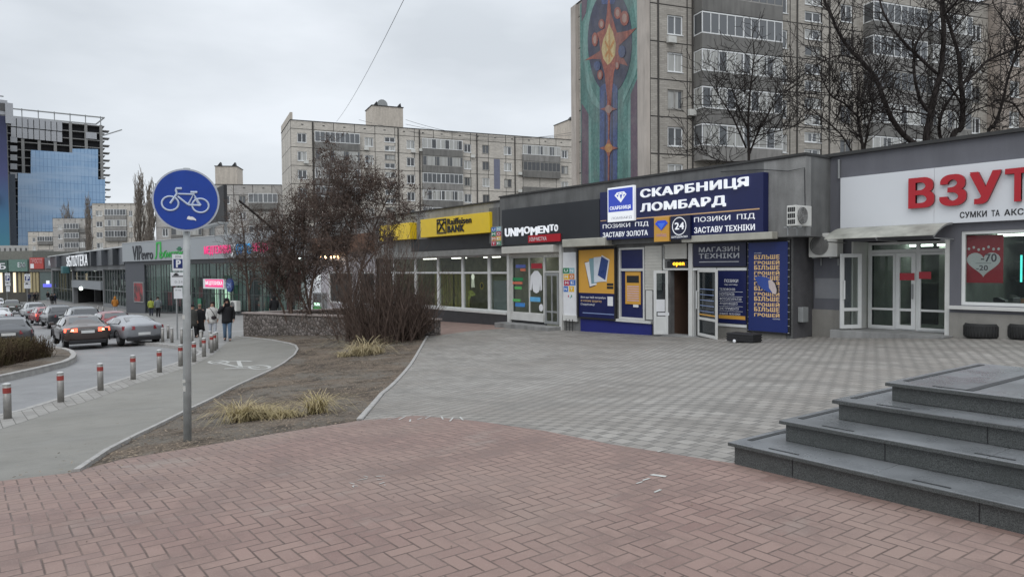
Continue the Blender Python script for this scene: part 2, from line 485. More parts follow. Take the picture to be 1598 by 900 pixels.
# ------------------------------------------------------------------ ground sheets
def lines(a, b):
    xs = [-700, -500, -350, -260]
    xs += list(range(-220, -48, 4)); xs += list(range(-48, 13, 1)); xs += [16, 24, 40, 70, 120, 200, 400, 700]
    return [x for x in xs if a < x < b]
def sheet(name, poly, dz, mat, kind='structure'):
    bm = bmesh.new()
    vs = [bm.verts.new((p[0], p[1], 0)) for p in poly]
    bm.faces.new(vs); bm.normal_update()
    xs = [p[0] for p in poly]; ys = [p[1] for p in poly]
    for x in lines(min(xs), max(xs)):
        bmesh.ops.bisect_plane(bm, geom=bm.verts[:]+bm.edges[:]+bm.faces[:], plane_co=(x, 0, 0), plane_no=(1, 0, 0), dist=1e-5)
    for y in lines(min(ys), max(ys)):
        bmesh.ops.bisect_plane(bm, geom=bm.verts[:]+bm.edges[:]+bm.faces[:], plane_co=(0, y, 0), plane_no=(0, 1, 0), dist=1e-5)
    for v in bm.verts: v.co.z = zg(v.co.x, v.co.y)+dz
    for f in bm.faces:
        f.normal_update()
        if f.normal.z < 0: f.normal_flip()
    me = bpy.data.meshes.new(name); bm.to_mesh(me); bm.free()
    me.materials.append(mat)
    o = bpy.data.objects.new(name, me); COL.objects.link(o)
    return tag(o, kind=kind)
def G(*pts): return [tuple(gp(x, y)[:2]) for x, y in pts]
def kerb(name, pts, w, top, bottom, mat=None):
    """a kerb swept along a plan polyline, w to its left"""
    m = MB(); fine = []
    for a, b in zip(pts[:-1], pts[1:]):
        n = max(1, int(math.dist(a, b)/.8))
        fine += [(a[0]+(b[0]-a[0])*i/n, a[1]+(b[1]-a[1])*i/n) for i in range(n)]
    fine.append(pts[-1]); R_ = []
    for i, p in enumerate(fine):
        q = fine[min(i+1, len(fine)-1)]; r = fine[max(i-1, 0)]
        d = Vector((q[0]-r[0], q[1]-r[1])).normalized(); nx, ny = -d.y, d.x
        z = zg(*p); a = (p[0], p[1]); b = (p[0]+nx*w, p[1]+ny*w)
        R_.append([(a[0], a[1], z+bottom), (a[0]+nx*.01, a[1]+ny*.01, z+top-.01), (a[0]+nx*.02, a[1]+ny*.02, z+top), (b[0], b[1], z+top), (b[0], b[1], z+bottom)])
    m.rings(R_)
    o = m.build(name, mat or MAT_KERB); return tag(o, kind='structure')

WALL_PTS = G((380, 524))+[(-24.1, 14.35)]
pA = G((1143, 722), (1070, 711), (950, 692), (830, 669), (740, 656), (650, 648), (567, 655))
pB = G((567, 655), (430, 676), (300, 698), (190, 716), (110, 737))
pD = G((110, 737), (160, 704), (205, 681), (289, 640), (360, 605), (400, 587), (440, 567), (457, 554), (462.5, 545), (459, 539), (450, 536), (425, 531), (395, 527.5), (367, 524.5))
pF = G((-60, 690), (0, 669.6), (49, 653.7), (98, 636.6), (156, 619), (208, 600), (245, 588), (279, 577), (303, 569), (320, 560), (333, 553))
pG = G((-60, 668), (0, 649), (86, 625.6), (146, 607), (208, 588), (244, 577), (277, 567), (300, 558.5), (314, 552), (317, 549), (312, 546.5), (298, 543.5), (281, 539.5), (249, 535.6), (222, 534))
pE = [tuple(p) for p in G((567, 655), (600, 614), (626, 590), (638, 576), (652, 555), (669, 524))]
BL = G((-60, 757))[0]
def to_x(a, c, x):
    k = (x-a[0])/(a[0]-c[0]); return (x, a[1]+(a[1]-c[1])*k)
pF[0] = to_x(pF[1], pF[3], BL[0]); pG[0] = to_x(pG[1], pG[3], BL[0])       # run on to the edge of the red paving
CORNER = pG[-1]
FAR = [CORNER, (-45, 7.0), (-60, 7.4), (-90, 8.2), (-140, 9.2), (-185, 10.5)]

sheet('ground', [(-700, -700), (700, -700), (700, 700), (-700, 700)], -.14, MAT_GROUND)
sheet('road', [(-190, -30), (12, -30), (12, 10), (-20, 10), (-32, 12), (-190, 12)], -.125, MAT_ROAD)
# red pavers: from the soil bed and path towards (and behind) the camera
sheet('brick_plaza', pA+pB[1:]+[BL, (BL[0], -9), (7, -9), (7, 7), (-3.6, 7.0)], 0, MAT_BRICK)
sheet('grey_paving', list(reversed(pA))+[(-3.6, 7.0), (7, 7.0), (7, 20.6), (-24.0, 20.6), WALL_PTS[1]]+list(reversed(pE))[0:-1], 0, MAT_GREY)
sheet('brick_footpath', [(-24.004, 20.6), (-36, 20.6), (-36, 13.3), (WALL_PTS[0][0], WALL_PTS[0][1]+2.6), (WALL_PTS[1][0]-.4, WALL_PTS[1][1]+.15), WALL_PTS[1]], 0, M('footpath_pavers', (.24, .17, .145), .8, var=.25, scale=2))
sheet('planting_bed_soil', list(reversed(pB))+pE[1:]+[WALL_PTS[1], (WALL_PTS[0][0], WALL_PTS[0][1]+.2)]+list(reversed(pD))[:-1], -.02, MAT_SOIL)
sheet('bike_path', [BL, pB[-1]]+pD[1:]+[pF[-1]]+list(reversed(pF))[1:], 0, MAT_PATH)
sheet('kerb_strip', pF+[pG[9]]+list(reversed(pG[:9])), .003, MAT_STRIP)
sheet('sidewalk', [pD[-1], (WALL_PTS[0][0], WALL_PTS[0][1]+.2), (WALL_PTS[0][0], WALL_PTS[0][1]+2.6), (-36, 13.3), (-36, 22), (-190, 22), FAR[-1]]+list(reversed(FAR))[1:]+list(reversed(pG[9:-1]))+[pF[-1]], 0, MAT_SIDE)
kerb('road_kerb', pG, .14, .012, -.15)
kerb('road_kerb', FAR, .14, .012, -.15)
kerb('path_edging', list(reversed(pD)), .08, .03, -.12)
kerb('paving_edging', pE, .09, .02, -.10)
ISL = G((-70, 603), (0, 590), (60, 577), (105, 566), (117, 560), (120, 555), (116, 549), (104, 545), (88, 543))
isl_in = ISL+[(ISL[-1][0]-6, ISL[-1][1]-2.6), (ISL[-1][0]-10, ISL[-1][1]-7), (ISL[0][0]-4, ISL[0][1]-6)]
sheet('traffic_island_soil', isl_in, .03, MAT_SOIL)
kerb('traffic_island_kerb', ISL, .18, .07, -.15)

# white bicycle painted on the path: two wheels, frame and bars as flat worn strips
def path_paint():
    m = MB()
    def strip(a, b, w=1.2):
        # pixel ends, width in cm*10 on the ground
        A, B = gp(*a), gp(*b); d = (B-A); d.z = 0; d.normalize(); n = Vector((-d.y, d.x, 0))*w*.05
        k = max(1, int((B-A).length/.5)); pts = [A+(B-A)*i/k for i in range(k+1)]
        for p, q in zip(pts[:-1], pts[1:]):
            v = [p-n, p+n, q+n, q-n]; m.quad(*[(x.x, x.y, zg(x.x, x.y)+.005) for x in (v[0], v[3], v[2], v[1])])
    def ringp(c, rx, ry):
        P_ = [(c[0]+rx*math.cos(t*.3491), c[1]+ry*math.sin(t*.3491)) for t in range(19)]
        for a, b in zip(P_[:-1], P_[1:]): strip(a, b, .9)
    ringp((341, 565), 15, 2.6); ringp((405, 573), 16, 3.0)
    strip((341, 565), (372, 563)); strip((350, 575), (405, 573)); strip((341, 566), (375, 573)); strip((372, 563), (393, 563.5)); strip((372, 563), (376, 573))
    strip((328, 566), (352, 563.5)); strip((360, 571), (400, 571.5), .8)
    return tag(m.build('painted_bicycle_marking', MAT_PAINT), kind='structure')
path_paint()
def paint_scraps():
    m = MB(); r = random.Random(3)
    def scrap(px, py, l, w, ang):
        p = gp(px, py); d = Vector((math.cos(ang), math.sin(ang), 0))*l; n = Vector((-d.y, d.x, 0)).normalized()*w
        q = [p-d-n, p+d-n*r.uniform(.4, 1), p+d*r.uniform(.8, 1)+n, p-d*r.uniform(.6, 1)+n*r.uniform(.5, 1)]
        m.quad(*[(x.x, x.y, zg(x.x, x.y)+.004) for x in q])
    scrap(1027, 742, .07, .028, .3); scrap(1008, 748, .05, .012, 1.6); scrap(998, 753, .04, .01, 1.6); scrap(1026, 766, .05, .012, 1.7); scrap(1030, 704, .04, .01, 1.6)
    for px, py in ((612, 653), (628, 652), (640, 656), (655, 653), (668, 651), (690, 652), (720, 653), (705, 654)): scrap(px, py, r.uniform(.08, .2), .012, 2.4+r.uniform(-.3, .3))
    for k in range(9): scrap(r.uniform(548, 622), r.uniform(742, 762), r.uniform(.01, .05), .006, r.uniform(0, 3))
    return tag(m.build('old_paint_marks', MAT_PAINT), kind='structure')
paint_scraps()

# fallen leaves and twigs lying on the bed: loose litter nobody could count
def litter():
    m = MB(); r = random.Random(5)
    from mathutils import geometry
    bed = [Vector((x, y)) for x, y in list(reversed(pB))+pE[1:]+[WALL_PTS[1], WALL_PTS[0]]+list(reversed(pD))[:-1]]
    def inside(x, y):
        c = False; n = len(bed)
        for i in range(n):
            a, b = bed[i], bed[i-1]
            if (a.y > y) != (b.y > y) and x < (b.x-a.x)*(y-a.y)/(b.y-a.y)+a.x: c = not c
        return c
    n = 0
    while n < 9000:
        t = r.random()**1.6
        x = -8.5-t*26; y = r.uniform(.5, 14.5)
        if not inside(x, y): continue
        n += 1
        s = r.uniform(.010, .034)*(1+t); a = r.uniform(0, 6.28); z = zg(x, y)-.018+r.uniform(0, .02)
        d = Vector((math.cos(a), math.sin(a), r.uniform(-.25, .25)))*s; e = Vector((-math.sin(a), math.cos(a), r.uniform(-.2, .2)))*s*r.uniform(.12, .6)
        p = Vector((x, y, z+s*.3)); m.quad(p-d, p+e, p+d, p-e)
    g = NG('dead_leaf'); p = g.pos()
    c = g.mix(g.ramp(g.noise(p, 25, 2), .35, .65), (.06, .048, .04), (.30, .24, .18))
    o = m.build('leaf_litter', g.done(c, .9, 0, .1)); return tag(o, kind='stuff', label='brown fallen leaves scattered over the planting bed', cat='leaf litter')
litter()
def stray():
    m = MB(); r = random.Random(15); edges = pB+pE+pD; n = 0
    while n < 420:
        i = r.randrange(len(edges)-1); a, c = Vector(edges[i]), Vector(edges[i+1])
        if (a-c).length > 4: continue
        q = a.lerp(c, r.random())+Vector((r.gauss(0, .45), r.gauss(0, .45))); n += 1
        s = r.uniform(.008, .028); an = r.uniform(0, 6.28); d = Vector((math.cos(an), math.sin(an), r.uniform(-.2, .2)))*s; e = Vector((-math.sin(an), math.cos(an), r.uniform(-.2, .2)))*s*r.uniform(.2, .6)
        p = Vector((q.x, q.y, zg(q.x, q.y)+.03)); m.quad(p-d, p+e, p+d, p-e)
    for k in range(160):
        x, y = r.uniform(-9, -2), r.uniform(.5, 5.5); s = r.uniform(.004, .012); p = Vector((x, y, zg(x, y)+.006)); an = r.uniform(0, 6.28); d = Vector((math.cos(an), math.sin(an), .1))*s; e = Vector((-math.sin(an), math.cos(an), .1))*s*.6; m.quad(p-d, p+e, p+d, p-e)
    return tag(m.build('stray_leaves', bpy.data.materials['dead_leaf']), kind='stuff', label='stray dead leaves blown onto the paving around the planting bed', cat='leaf litter')
stray()
# ------------------------------------------------------------------ shared shop materials
C_CONC = M('dark_concrete', (.145, .147, .146), .85, var=.3, scale=1.1, streak=.35, grain=.1)
C_CONCL = M('grey_concrete', (.26, .26, .255), .85, var=.25, scale=1.3, streak=.35, grain=.1)
C_VZ = M('grey_violet_plaster', (.135, .137, .155), .8, var=.10, scale=1.0, streak=.12, grain=.06)
C_VZL = M('grey_paint_patch', (.24, .245, .26), .8, var=.08)
C_PLINTH = M('beige_plinth_plaster', (.25, .24, .22), .85, var=.16, scale=2, streak=.2, grain=.08)
C_ROOF = M('roofing_felt', (.05, .05, .05), .9, var=.25)
C_WHITE = M('white_upvc', (.66, .67, .66), .4, var=.06)
C_ALU = M('white_aluminium', (.58, .58, .56), .45, var=.08)
C_NAVY = M('navy_panel', (.010, .015, .080), .35, var=.05)
C_NAVYD = M('dark_navy_panel', (.010, .013, .045), .35, var=.06)
C_BLUE = M('blue_banner_vinyl', (.010, .023, .13), .4, var=.06)
C_GOLD = M('gold_vinyl', (.62, .33, .055), .45, var=.04)
C_LETW = glow('lit_white_letters', (.85, .87, .9), .28)
C_PRW = M('white_print', (.72, .73, .75), .5, var=.05)
C_PRG = M('gold_print', (.70, .47, .22), .5, var=.05)
C_BLACK = M('black_frame', (.018, .018, .02), .5, var=.1)
C_DARK = M('dark_interior', (.012, .012, .012), .9, var=.1)
C_RED = M('red_letters', (.42, .016, .026), .35, var=.05)
C_REDP = M('red_poster', (.42, .03, .045), .45, var=.10)
C_YEL = M('yellow_panel', (.80, .56, .02), .4, var=.04)
C_STEEL = M('brushed_steel', (.42, .42, .41), .35, 0.8, var=.1)
C_GREYM = M('grey_metal', (.30, .31, .31), .5, .3, var=.1)
C_STONE = M('dark_stone_cladding', (.045, .045, .048), .45, var=.25, scale=4)
C_SHUT = M('shutter_beige', (.50, .49, .45), .55, var=.08)
C_WOOD = M('brown_wood', (.12, .06, .035), .7, var=.2)
C_GLASS = glass('shop_glass', (.95, .98, .96), .80)
C_GLASSD = glass('dim_glass', (.85, .9, .9), .55)
C_LAMP = glow('lamp_tube', (1.0, .98, .9), 4.0)
C_LAMPG = glow('shop_lamp', (.86, 1.0, .90), 5.5)
C_ROOMW = M('room_wall', (.55, .56, .52), .8, var=.1)
C_ROOMY = M('room_wall_yellow', (.5, .46, .18), .8, var=.15)
C_ROOMG = M('room_grey', (.36, .38, .36), .8, var=.3, scale=1.5)
C_ROOMD = M('room_dark', (.10, .10, .10), .8, var=.2)

FS = Face((0, 18.5), (1, 18.5)); FV = Face((0, 19.5), (1, 19.5))
def X(px, d=0.0, f=FS): return f.S(px, d)
ZS = 4.58                                   # roof line of the row

def room(bld, f, s0, s1, z0, z1, d0, depth, mat, lamps=0, lampmat=None, floor=None):
    """a room behind a shop window: floor, side and back walls, ceiling, ceiling lamps"""
    m = MB(); p = f.pt; d1 = d0-depth
    m.quad(p(s0, z0, d1), p(s1, z0, d1), p(s1, z1, d1), p(s0, z1, d1)); m.quad(p(s0, z0, d0), p(s0, z0, d1), p(s0, z1, d1), p(s0, z1, d0))
    m.quad(p(s1, z0, d0), p(s1, z1, d0), p(s1, z1, d1), p(s1, z0, d1)); m.quad(p(s0, z1, d0), p(s0, z1, d1), p(s1, z1, d1), p(s1, z1, d0)); m.quad(p(s0, z0, d0), p(s1, z0, d0), p(s1, z0, d1), p(s0, z0, d1))
    o = m.build('interior_room', mat, bld)
    for i in range(lamps):
        c = s0+(s1-s0)*(i+.5)/lamps; l = MB(); f.box(l, c-.6*min(1, (s1-s0)/lamps/1.6), c+.6*min(1, (s1-s0)/lamps/1.6), z1-.09, z1-.03, d0-depth*.45-.1, d0-depth*.45+.1)
        l.build('ceiling_lamp', lampmat or C_LAMP, bld)
    return o
def pane(bld, f, s0, s1, z0, z1, d, mat=None, name='pane'):
    m = MB(); f.box(m, s0, s1, z0, z1, d-.012, d); return m.build(name, mat or C_GLASS, bld)
def panel(parent, name, mat, f, r, d0, d1, bevel=0.0):
    m = MB(); f.box(m, *r, d0, d1); return m.build(name, mat, parent, bevel=bevel)
def ppoly(parent, name, mat, f, pts, d0, d1):
    m = MB(); f.poly(m, [f.hit(px, py, d1) for px, py in pts], d0, d1); return m.build(name, mat, parent)
def txt(body, mat, par, f, pl, pr, yt, yb, d, ext=.012, bold=0.0, name='lettering'):
    return text(body, mat, par, f, *f.rect(pl, pr, yt, yb, d), d, ext, bold, name)

# ================================================================== shoe shop (right)
def shoe_shop():
    f = FV
    xl = X(1238, 0, FS)+.02; xr = 9.0; zr = 4.62
    b = thing('shoe_shop_building', 'low grey violet shop building with red letters and a recessed white glass entrance', 'shop', (xl, 19.5, zg(-8, 19.5)))
    s_door0, s_door1 = f.S(1328), f.S(1482); zb = -.75
    z_dt = f.hit(1482, 372)[1]; w0, w1, wz0, wz1 = f.rect(1500, 1750, 361, 476)
    m = MB(); f.wall(m, xl, xr, zb, zr, 0, [(s_door0, s_door1, zb, z_dt), (w0, w1, wz0, wz1)], .25)
    f.box(m, xl, xr, zb, zr, -9, -8.7); m.build('wall', C_VZ, b)
    m = MB(); f.box(m, xl+.02, xr, zr+.003, zr+.09, -8.9, .10); m.build('roof', C_ROOF, b)
    zt = f.hit(1482, 487)[1]
    m = MB(); f.box(m, s_door1+.01, xr, zb, zt, .004, .035); f.box(m, f.S(1268), s_door0-.01, zb, f.hit(1268, 482)[1], .004, .035); m.build('plinth', C_PLINTH, b)
    m = MB(); f.rbox(m, 1272, 1310, 434, 465, .003, .008); m.build('paint_patch', C_VZL, b)
    # recessed entrance
    dd = -.75; z0 = f.hit(1400, 514, dd)[1]
    m = MB(); f.box(m, s_door0, s_door0+.05, z0, z_dt, dd-.3, -.02); m.build('entrance_jamb', C_ALU, b); m = MB(); f.box(m, s_door1-.12, s_door1, z0, z_dt, dd-.3, -.02); m.build('entrance_jamb', C_ALU, b)
    m = MB(); f.box(m, s_door0-.3, s_door1+.1, zb, z0, dd-.6, .55); m.build('doorstep', C_CONCL, b, bevel=.01)
    s = lambda px: f.S(px, dd)
    zt2 = z_dt-.02; zm = f.hit(1403, 436-44, dd)[1]
    zm = f.hit(1400, 392, dd)[1]
    m = MB()
    f.frame(m, s(1356), s_door1-.13, z0, zt2, dd-.05, dd+.05, .07, [s(1433)], [zm], .09)
    fr = m.build('entrance_frame', C_WHITE, b, bevel=.006)
    pane(fr, f, s(1356)+.07, s_door1-.2, z0+.07, zt2-.07, dd-.01)
    # fixed leaf and closed door
    m = MB(); f.frame(m, s(1400), s(1431), z0+.03, zm-.05, dd+.02, dd+.09, .11, [], [z0+.55], .07); dr = m.build('door', C_WHITE, b, bevel=.006)
    m = MB(); f.box(m, s(1426), s(1428), z0+.85, z0+1.25, dd+.10, dd+.14); m.build('handle', C_GREYM, dr)
    m = MB(); f.frame(m, s(1435), s_door1-.14, z0+.03, zm-.05, dd+.02, dd+.07, .06, [], [z0+.55], .06); m.build('side_light', C_WHITE, b, bevel=.006)
    m = MB(); f.frame(m, s(1358), s(1399), z0+.03, zm-.05, dd+.02, dd+.06, .07, [], [z0+.55], .06); m.build('side_light', C_WHITE, b, bevel=.006)
    # open door leaf swung out to the left
    h0 = f.pt(f.S(1344, -.05), 0, -.05); leaf = Face(tuple(f.pt(f.S(1311.5, .5), 0, .5))[:2], tuple(h0)[:2])
    m = MB(); zl1 = leaf.hit(1311.5, 396)[1]; leaf.frame(m, 0, leaf.len, z0+.04, zl1, -.03, .03, .1, [], [z0+.56], .09); dl = m.build('open_door', C_WHITE, b, bevel=.006)
    pane(dl, leaf, .1, leaf.len-.1, z0+.1, zl1-.1, 0)
    m = MB(); m.tube([leaf.pt(.06, z0+.85, .03), leaf.pt(.06, z0+.85, .10), leaf.pt(.06, z0+1.35, .10), leaf.pt(.06, z0+1.35, .03)], .018); m.build('handle', C_WHITE, dl)
    # red notices on the glass
    n1 = panel(None, 'notice', C_REDP, f, f.rect(1404, 1427, 426, 437, dd+.10), dd+.098, dd+.104); top(n1, 'red and white notice stuck on the closed white door of the shoe shop', 'notice'); n1.name = 'door_notice'
    m = MB(); f.rbox(m, 1434, 1453, 424, 435, dd+.075, dd+.08); n2 = m.build('door_notice', C_REDP); top(n2, 'plain red notice on the glass right of the shoe shop door', 'notice')
    # interior
    room(b, f, s_door0+.1, s_door1-.1, z0, zt2, dd-.31, 4.5, C_ROOMG, 3, C_LAMPG)
    m = MB(); f.box(m, s(1405), s(1428), z0, zt2-.1, -3.2, -3.1); m.build('white_column', C_ROOMW, b)
    m = MB(); f.box(m, s(1434), s(1446), z0, zt2-.1, -2.6, -2.5); m.build('white_column', C_ROOMW, b)
    m = MB(); f.box(m, s_door0+.2, s(1400), z0, z0+1.2, -3.8, -3.2); m.build('shoe_shelf', C_ROOMD, b)
    room(b, f, w0, w1, wz0-.2, wz1, -.26, 4.0, C_ROOMG, 4, C_LAMPG)
    m = MB()
    for zz in (0.25, .75, 1.25, 1.75):
        f.box(m, w0+.3, w1-.1, wz0-.2+zz, wz0-.17+zz, -3.6, -2.6)
    f.box(m, w0+.3, w1-.1, wz0-.2, wz0+.05, -1.6, -.9)
    m.build('shelf', C_ROOMD, b)
    r = random.Random(11); kinds = [C_BLACK, M('tan_leather', (.3, .16, .08), .5), C_PRW, M('grey_leather', (.2, .2, .2), .5)]
    for k in range(46):
        ss = r.uniform(w0+.2, min(w1, w0+3.4)); row = r.randrange(3)
        zz = (wz0+.05, wz0+.08, wz0+.58)[row]; dp = (r.uniform(-1.5, -1.0), -2.8, -2.8)[row]
        p = f.pt(ss, zz, dp); m = MB(); a = r.uniform(-.6, .6); e = f.e*math.cos(a)+f.n*math.sin(a)
        m.rings([[p+e*t+f.n*hw*c+Vector((0, 0, hz*sn)) for c, sn in ((-1, 0), (-.8, 1), (.8, 1), (1, 0))] for t, hw, hz in ((-.14, .03, .10), (-.05, .045, .11), (.05, .045, .06), (.13, .035, .04))])
        o = m.build('shoe', kinds[k % 4]); top(o, 'shoe standing on a dark display shelf behind the shoe shop window', 'shoe', 'shoes on display in the shop window')
    # window
    m = MB(); f.frame(m, w0, w1, wz0, wz1, -.12, -.03, .08, [w0+4.1], [], .08); wf = m.build('window', C_WHITE, b, bevel=.006)
    pane(wf, f, w0+.08, w1-.08, wz0+.08, wz1-.08, -.07)
    m = MB(); f.box(m, s_door1+.02, w1+.1, wz0-.10, wz0-.015, -.2, .13); m.build('window_sill', C_ALU, b, bevel=.006)
    # poster with heart in the window
    pr = f.rect(1505, 1565, 368, 441, -.14)
    pt_ = thing('sale_poster', 'red sale poster with white heart reading 70 hanging inside the shoe shop window', 'poster', tuple(f.pt((pr[0]+pr[1])/2, pr[2], -.15)))
    panel(pt_, 'sheet', C_REDP, f, pr, -.16, -.15)
    hp = []
    for k in range(40):
        t = 2*math.pi*k/40; hx = 16*math.sin(t)**3; hy = 13*math.cos(t)-5*math.cos(2*t)-2*math.cos(3*t)-math.cos(4*t)
        hp.append((hx/34, hy/29))
    cw = pr[1]-pr[0]; ch = pr[3]-pr[2]; cs = (pr[0]+pr[1])/2; cz = pr[2]+ch*.42
    m = MB(); f.poly(m, [(cs+a*cw*.92, cz+c*ch*.52) for a, c in hp], -.149, -.145); m.build('heart', C_PRW, pt_)
    C_TXT = M('grey_print', (.12, .10, .13), .5)
    text('-70', C_TXT, pt_, f, cs-.06*cw, cs+.34*cw, cz+.02*ch, cz+.19*ch, -.144, .003, .02); text('-20', C_TXT, pt_, f, cs-.18*cw, cs+.12*cw, cz-.16*ch, cz-.05*ch, -.144, .003, .02)
    m = MB(); f.box(m, cs-.2*cw, cs+.2*cw, cz-.012*ch, cz-.004*ch, -.144, -.142); m.build('rule', C_TXT, pt_)
    for k in range(7):
        m = MB(); p = f.pt(cs+(-.38+.127*k)*cw, pr[2]+ch*(.72+.03*math.sin(k*2)), -.147); m.ball(p, .03, .006, .035, 8, 5); m.build('dot', C_PRW, pt_)
    # teal neon strip behind the glass
    m = MB(); a, z1_ = f.hit(1594, 398, -1.2); _, z0_ = f.hit(1594, 440, -1.2); m.tube([f.pt(a, z0_, -1.2), f.pt(a, z1_, -1.2)], .025, 6)
    top(m.build('neon_tube', glow('teal_neon', (.1, .8, .7), 2.0)), 'teal upright neon tube glowing inside the shoe shop window', 'lamp')
    # sign
    zs1 = f.hit(1311, 278, .12)[1]; zs0 = f.hit(1311, 357, .12)[1]; s0 = f.S(1311, .12)
    sg = thing('shop_sign', 'long white fascia sign with big raised red letters above the shoe shop', 'sign', tuple(f.pt(s0, zs0, .12)))
    m = MB(); e = s0
    while e < xr-.2:
        f.box(m, e, min(e+2.44, xr-.1)-.006, zs0, zs1, .01, .12); e += 2.44
    m.build('sign_panel', M('white_composite_panel', (.66, .68, .71), .35, var=.03, scale=.6), sg)
    C_REDS = M('red_letter_sides', (.16, .01, .015), .4)
    zt_, zb_ = f.hit(1417, 279, .2)[1], f.hit(1417, 326, .2)[1]
    wds = [('В', 1417, 1457), ('З', 1465, 1507), ('У', 1512, 1561), ('Т', 1567, 1607), ('Т', 1617, 1660), ('Я', 1670, 1722)]
    for ch_, a, c in wds:
        text(ch_, C_RED, sg, f, f.S(a, .2), f.S(c, .2), zb_, zt_, .19, .03, .035); text(ch_, C_REDS, sg, f, f.S(a, .2)+.006, f.S(c, .2)-.006, zb_+.004, zt_-.004, .124, .06, .035, 'letter_side')
    zt_, zb_ = f.hit(1497, 331, .125)[1], f.hit(1497, 340.5, .125)[1]
    C_BLK = M('black_print', (.015, .015, .018), .5)
    for wd, a, c in (('СУМКИ', 1497, 1539), ('ТА', 1546, 1559), ('АКСЕСУАРИ', 1566, 1660)):
        text(wd, C_BLK, sg, f, f.S(a, .125), f.S(c, .125), zb_, zt_, .122, .006, .02)
    # awning: curved translucent sheet on brackets
    aw = thing('door_awning', 'curved dirty polycarbonate awning over the shoe shop entrance', 'awning', tuple(f.pt(f.S(1395), f.hit(1395, 352)[1], 0)))
    a0, a1 = f.S(1317, .1), f.S(1487, .1); zt_ = f.hit(1487, 347, .05)[1]
    m = MB(); prof = [(.13+1.0*t, zt_-.02-.32*t**2) for t in [i/10 for i in range(11)]]
    for (d0, q0), (d1, q1) in zip(prof[:-1], prof[1:]):
        m.hexa([f.pt(a0, q0, d0), f.pt(a0, q1, d1), f.pt(a1, q1, d1), f.pt(a1, q0, d0), f.pt(a0, q0+.012, d0), f.pt(a0, q1+.012, d1), f.pt(a1, q1+.012, d1), f.pt(a1, q0+.012, d0)])
    m.build('awning_sheet', M('weathered_polycarbonate', (.31, .31, .275), .5, var=.45, scale=2.2), aw)
    for a in (a0+.02, (a0+a1)/2, a1-.02):
        m = MB(); m.tube([f.pt(a, q-.025, d) for d, q in prof], .018, 6); m.tube([f.pt(a, zt_-.42, .02), f.pt(a, zt_-.40, 1.08)], .015, 6); m.build('bracket', C_GREYM, aw)
    # drain pipe in the corner
    m = MB(); m.tube([f.pt(f.S(1311)-.02, zr-.1, .05), f.pt(f.S(1311)-.02, zs1, .05)], .03, 8); top(m.build('drain_pipe', C_GREYM), 'thin grey pipe running down beside the white shoe shop sign', 'pipe')
    return b
shoe_shop()

def ac_unit(label, p, e, n, w_, h_, d_):
    """outdoor air-conditioner: case, fan grille, side louvre, brackets"""
    t = thing('air_conditioner', label, 'air conditioner', tuple(p), 0, 'air conditioners on the shop fronts')
    up = Vector((0, 0, 1)); c = p+up*h_/2
    m = MB(); m.obox(c, e*w_/2, n*d_/2, up*h_/2); m.build('case', M('ac_white', (.60, .60, .57), .5, var=.12), t, bevel=.015)
    m = MB(); fc = c+n*(d_/2+.004)-e*w_*.12; k = 20; rr = min(h_, w_)*.40
    m.rings([[fc+n*hh+e*rr*q*math.cos(2*math.pi*i/k)+up*rr*q*math.sin(2*math.pi*i/k) for i in range(k)] for q, hh in ((1.05, 0), (1.02, .02), (.3, .02), (.28, .03))]); m.build('fan', C_ROOMD, t)
    m = MB()
    for q in (.25, .45, .65, .85, 1.02):
        m.tube([fc+n*.028+e*rr*q*math.cos(2*math.pi*i/k)+up*rr*q*math.sin(2*math.pi*i/k) for i in range(k+1)], .006, 4)
    for i in range(0, k, 4): m.tube([fc+n*.028, fc+n*.028+e*rr*math.cos(2*math.pi*i/k)+up*rr*math.sin(2*math.pi*i/k)], .005, 4)
    m.build('grille', M('ac_grille', (.34, .34, .33), .5), t)
    m = MB(); q = c-e*(w_/2+.003)
    for i in range(4):
        for j in range(3): m.obox(q+n*(-.3+.2*i+.0)*d_+up*(-.3+.3*j)*h_, e*.002, n*d_*.08, up*h_*.11)
    m.build('louvre', C_BLACK, t)
    for sgn in (-1, 1):
        m = MB(); a = p+e*w_*.3*sgn; m.obox(a-up*.02-n*.05, e*.015, n*(d_/2+.12), up*.015); m.obox(a-up*.12-n*(d_/2+.05), e*.015, n*.015, up*.12); m.build('bracket', C_GREYM, t)
    return t
ac_unit('small white air conditioner high on the concrete by the blue pawnshop sign', Vector((X(1247, .65), 17.85, FS.hit(1247, 353, .65)[1])), Vector((0, 1, 0)), Vector((1, 0, 0)), .74, .54, .28)
_p = FV.pt(FV.S(1290, .2), FV.hit(1290, 401, .25)[1], .25)
ac_unit('larger white air conditioner with round fan on the grey wall left of the awning', _p, FV.e, FV.n, .85, .66, .32)
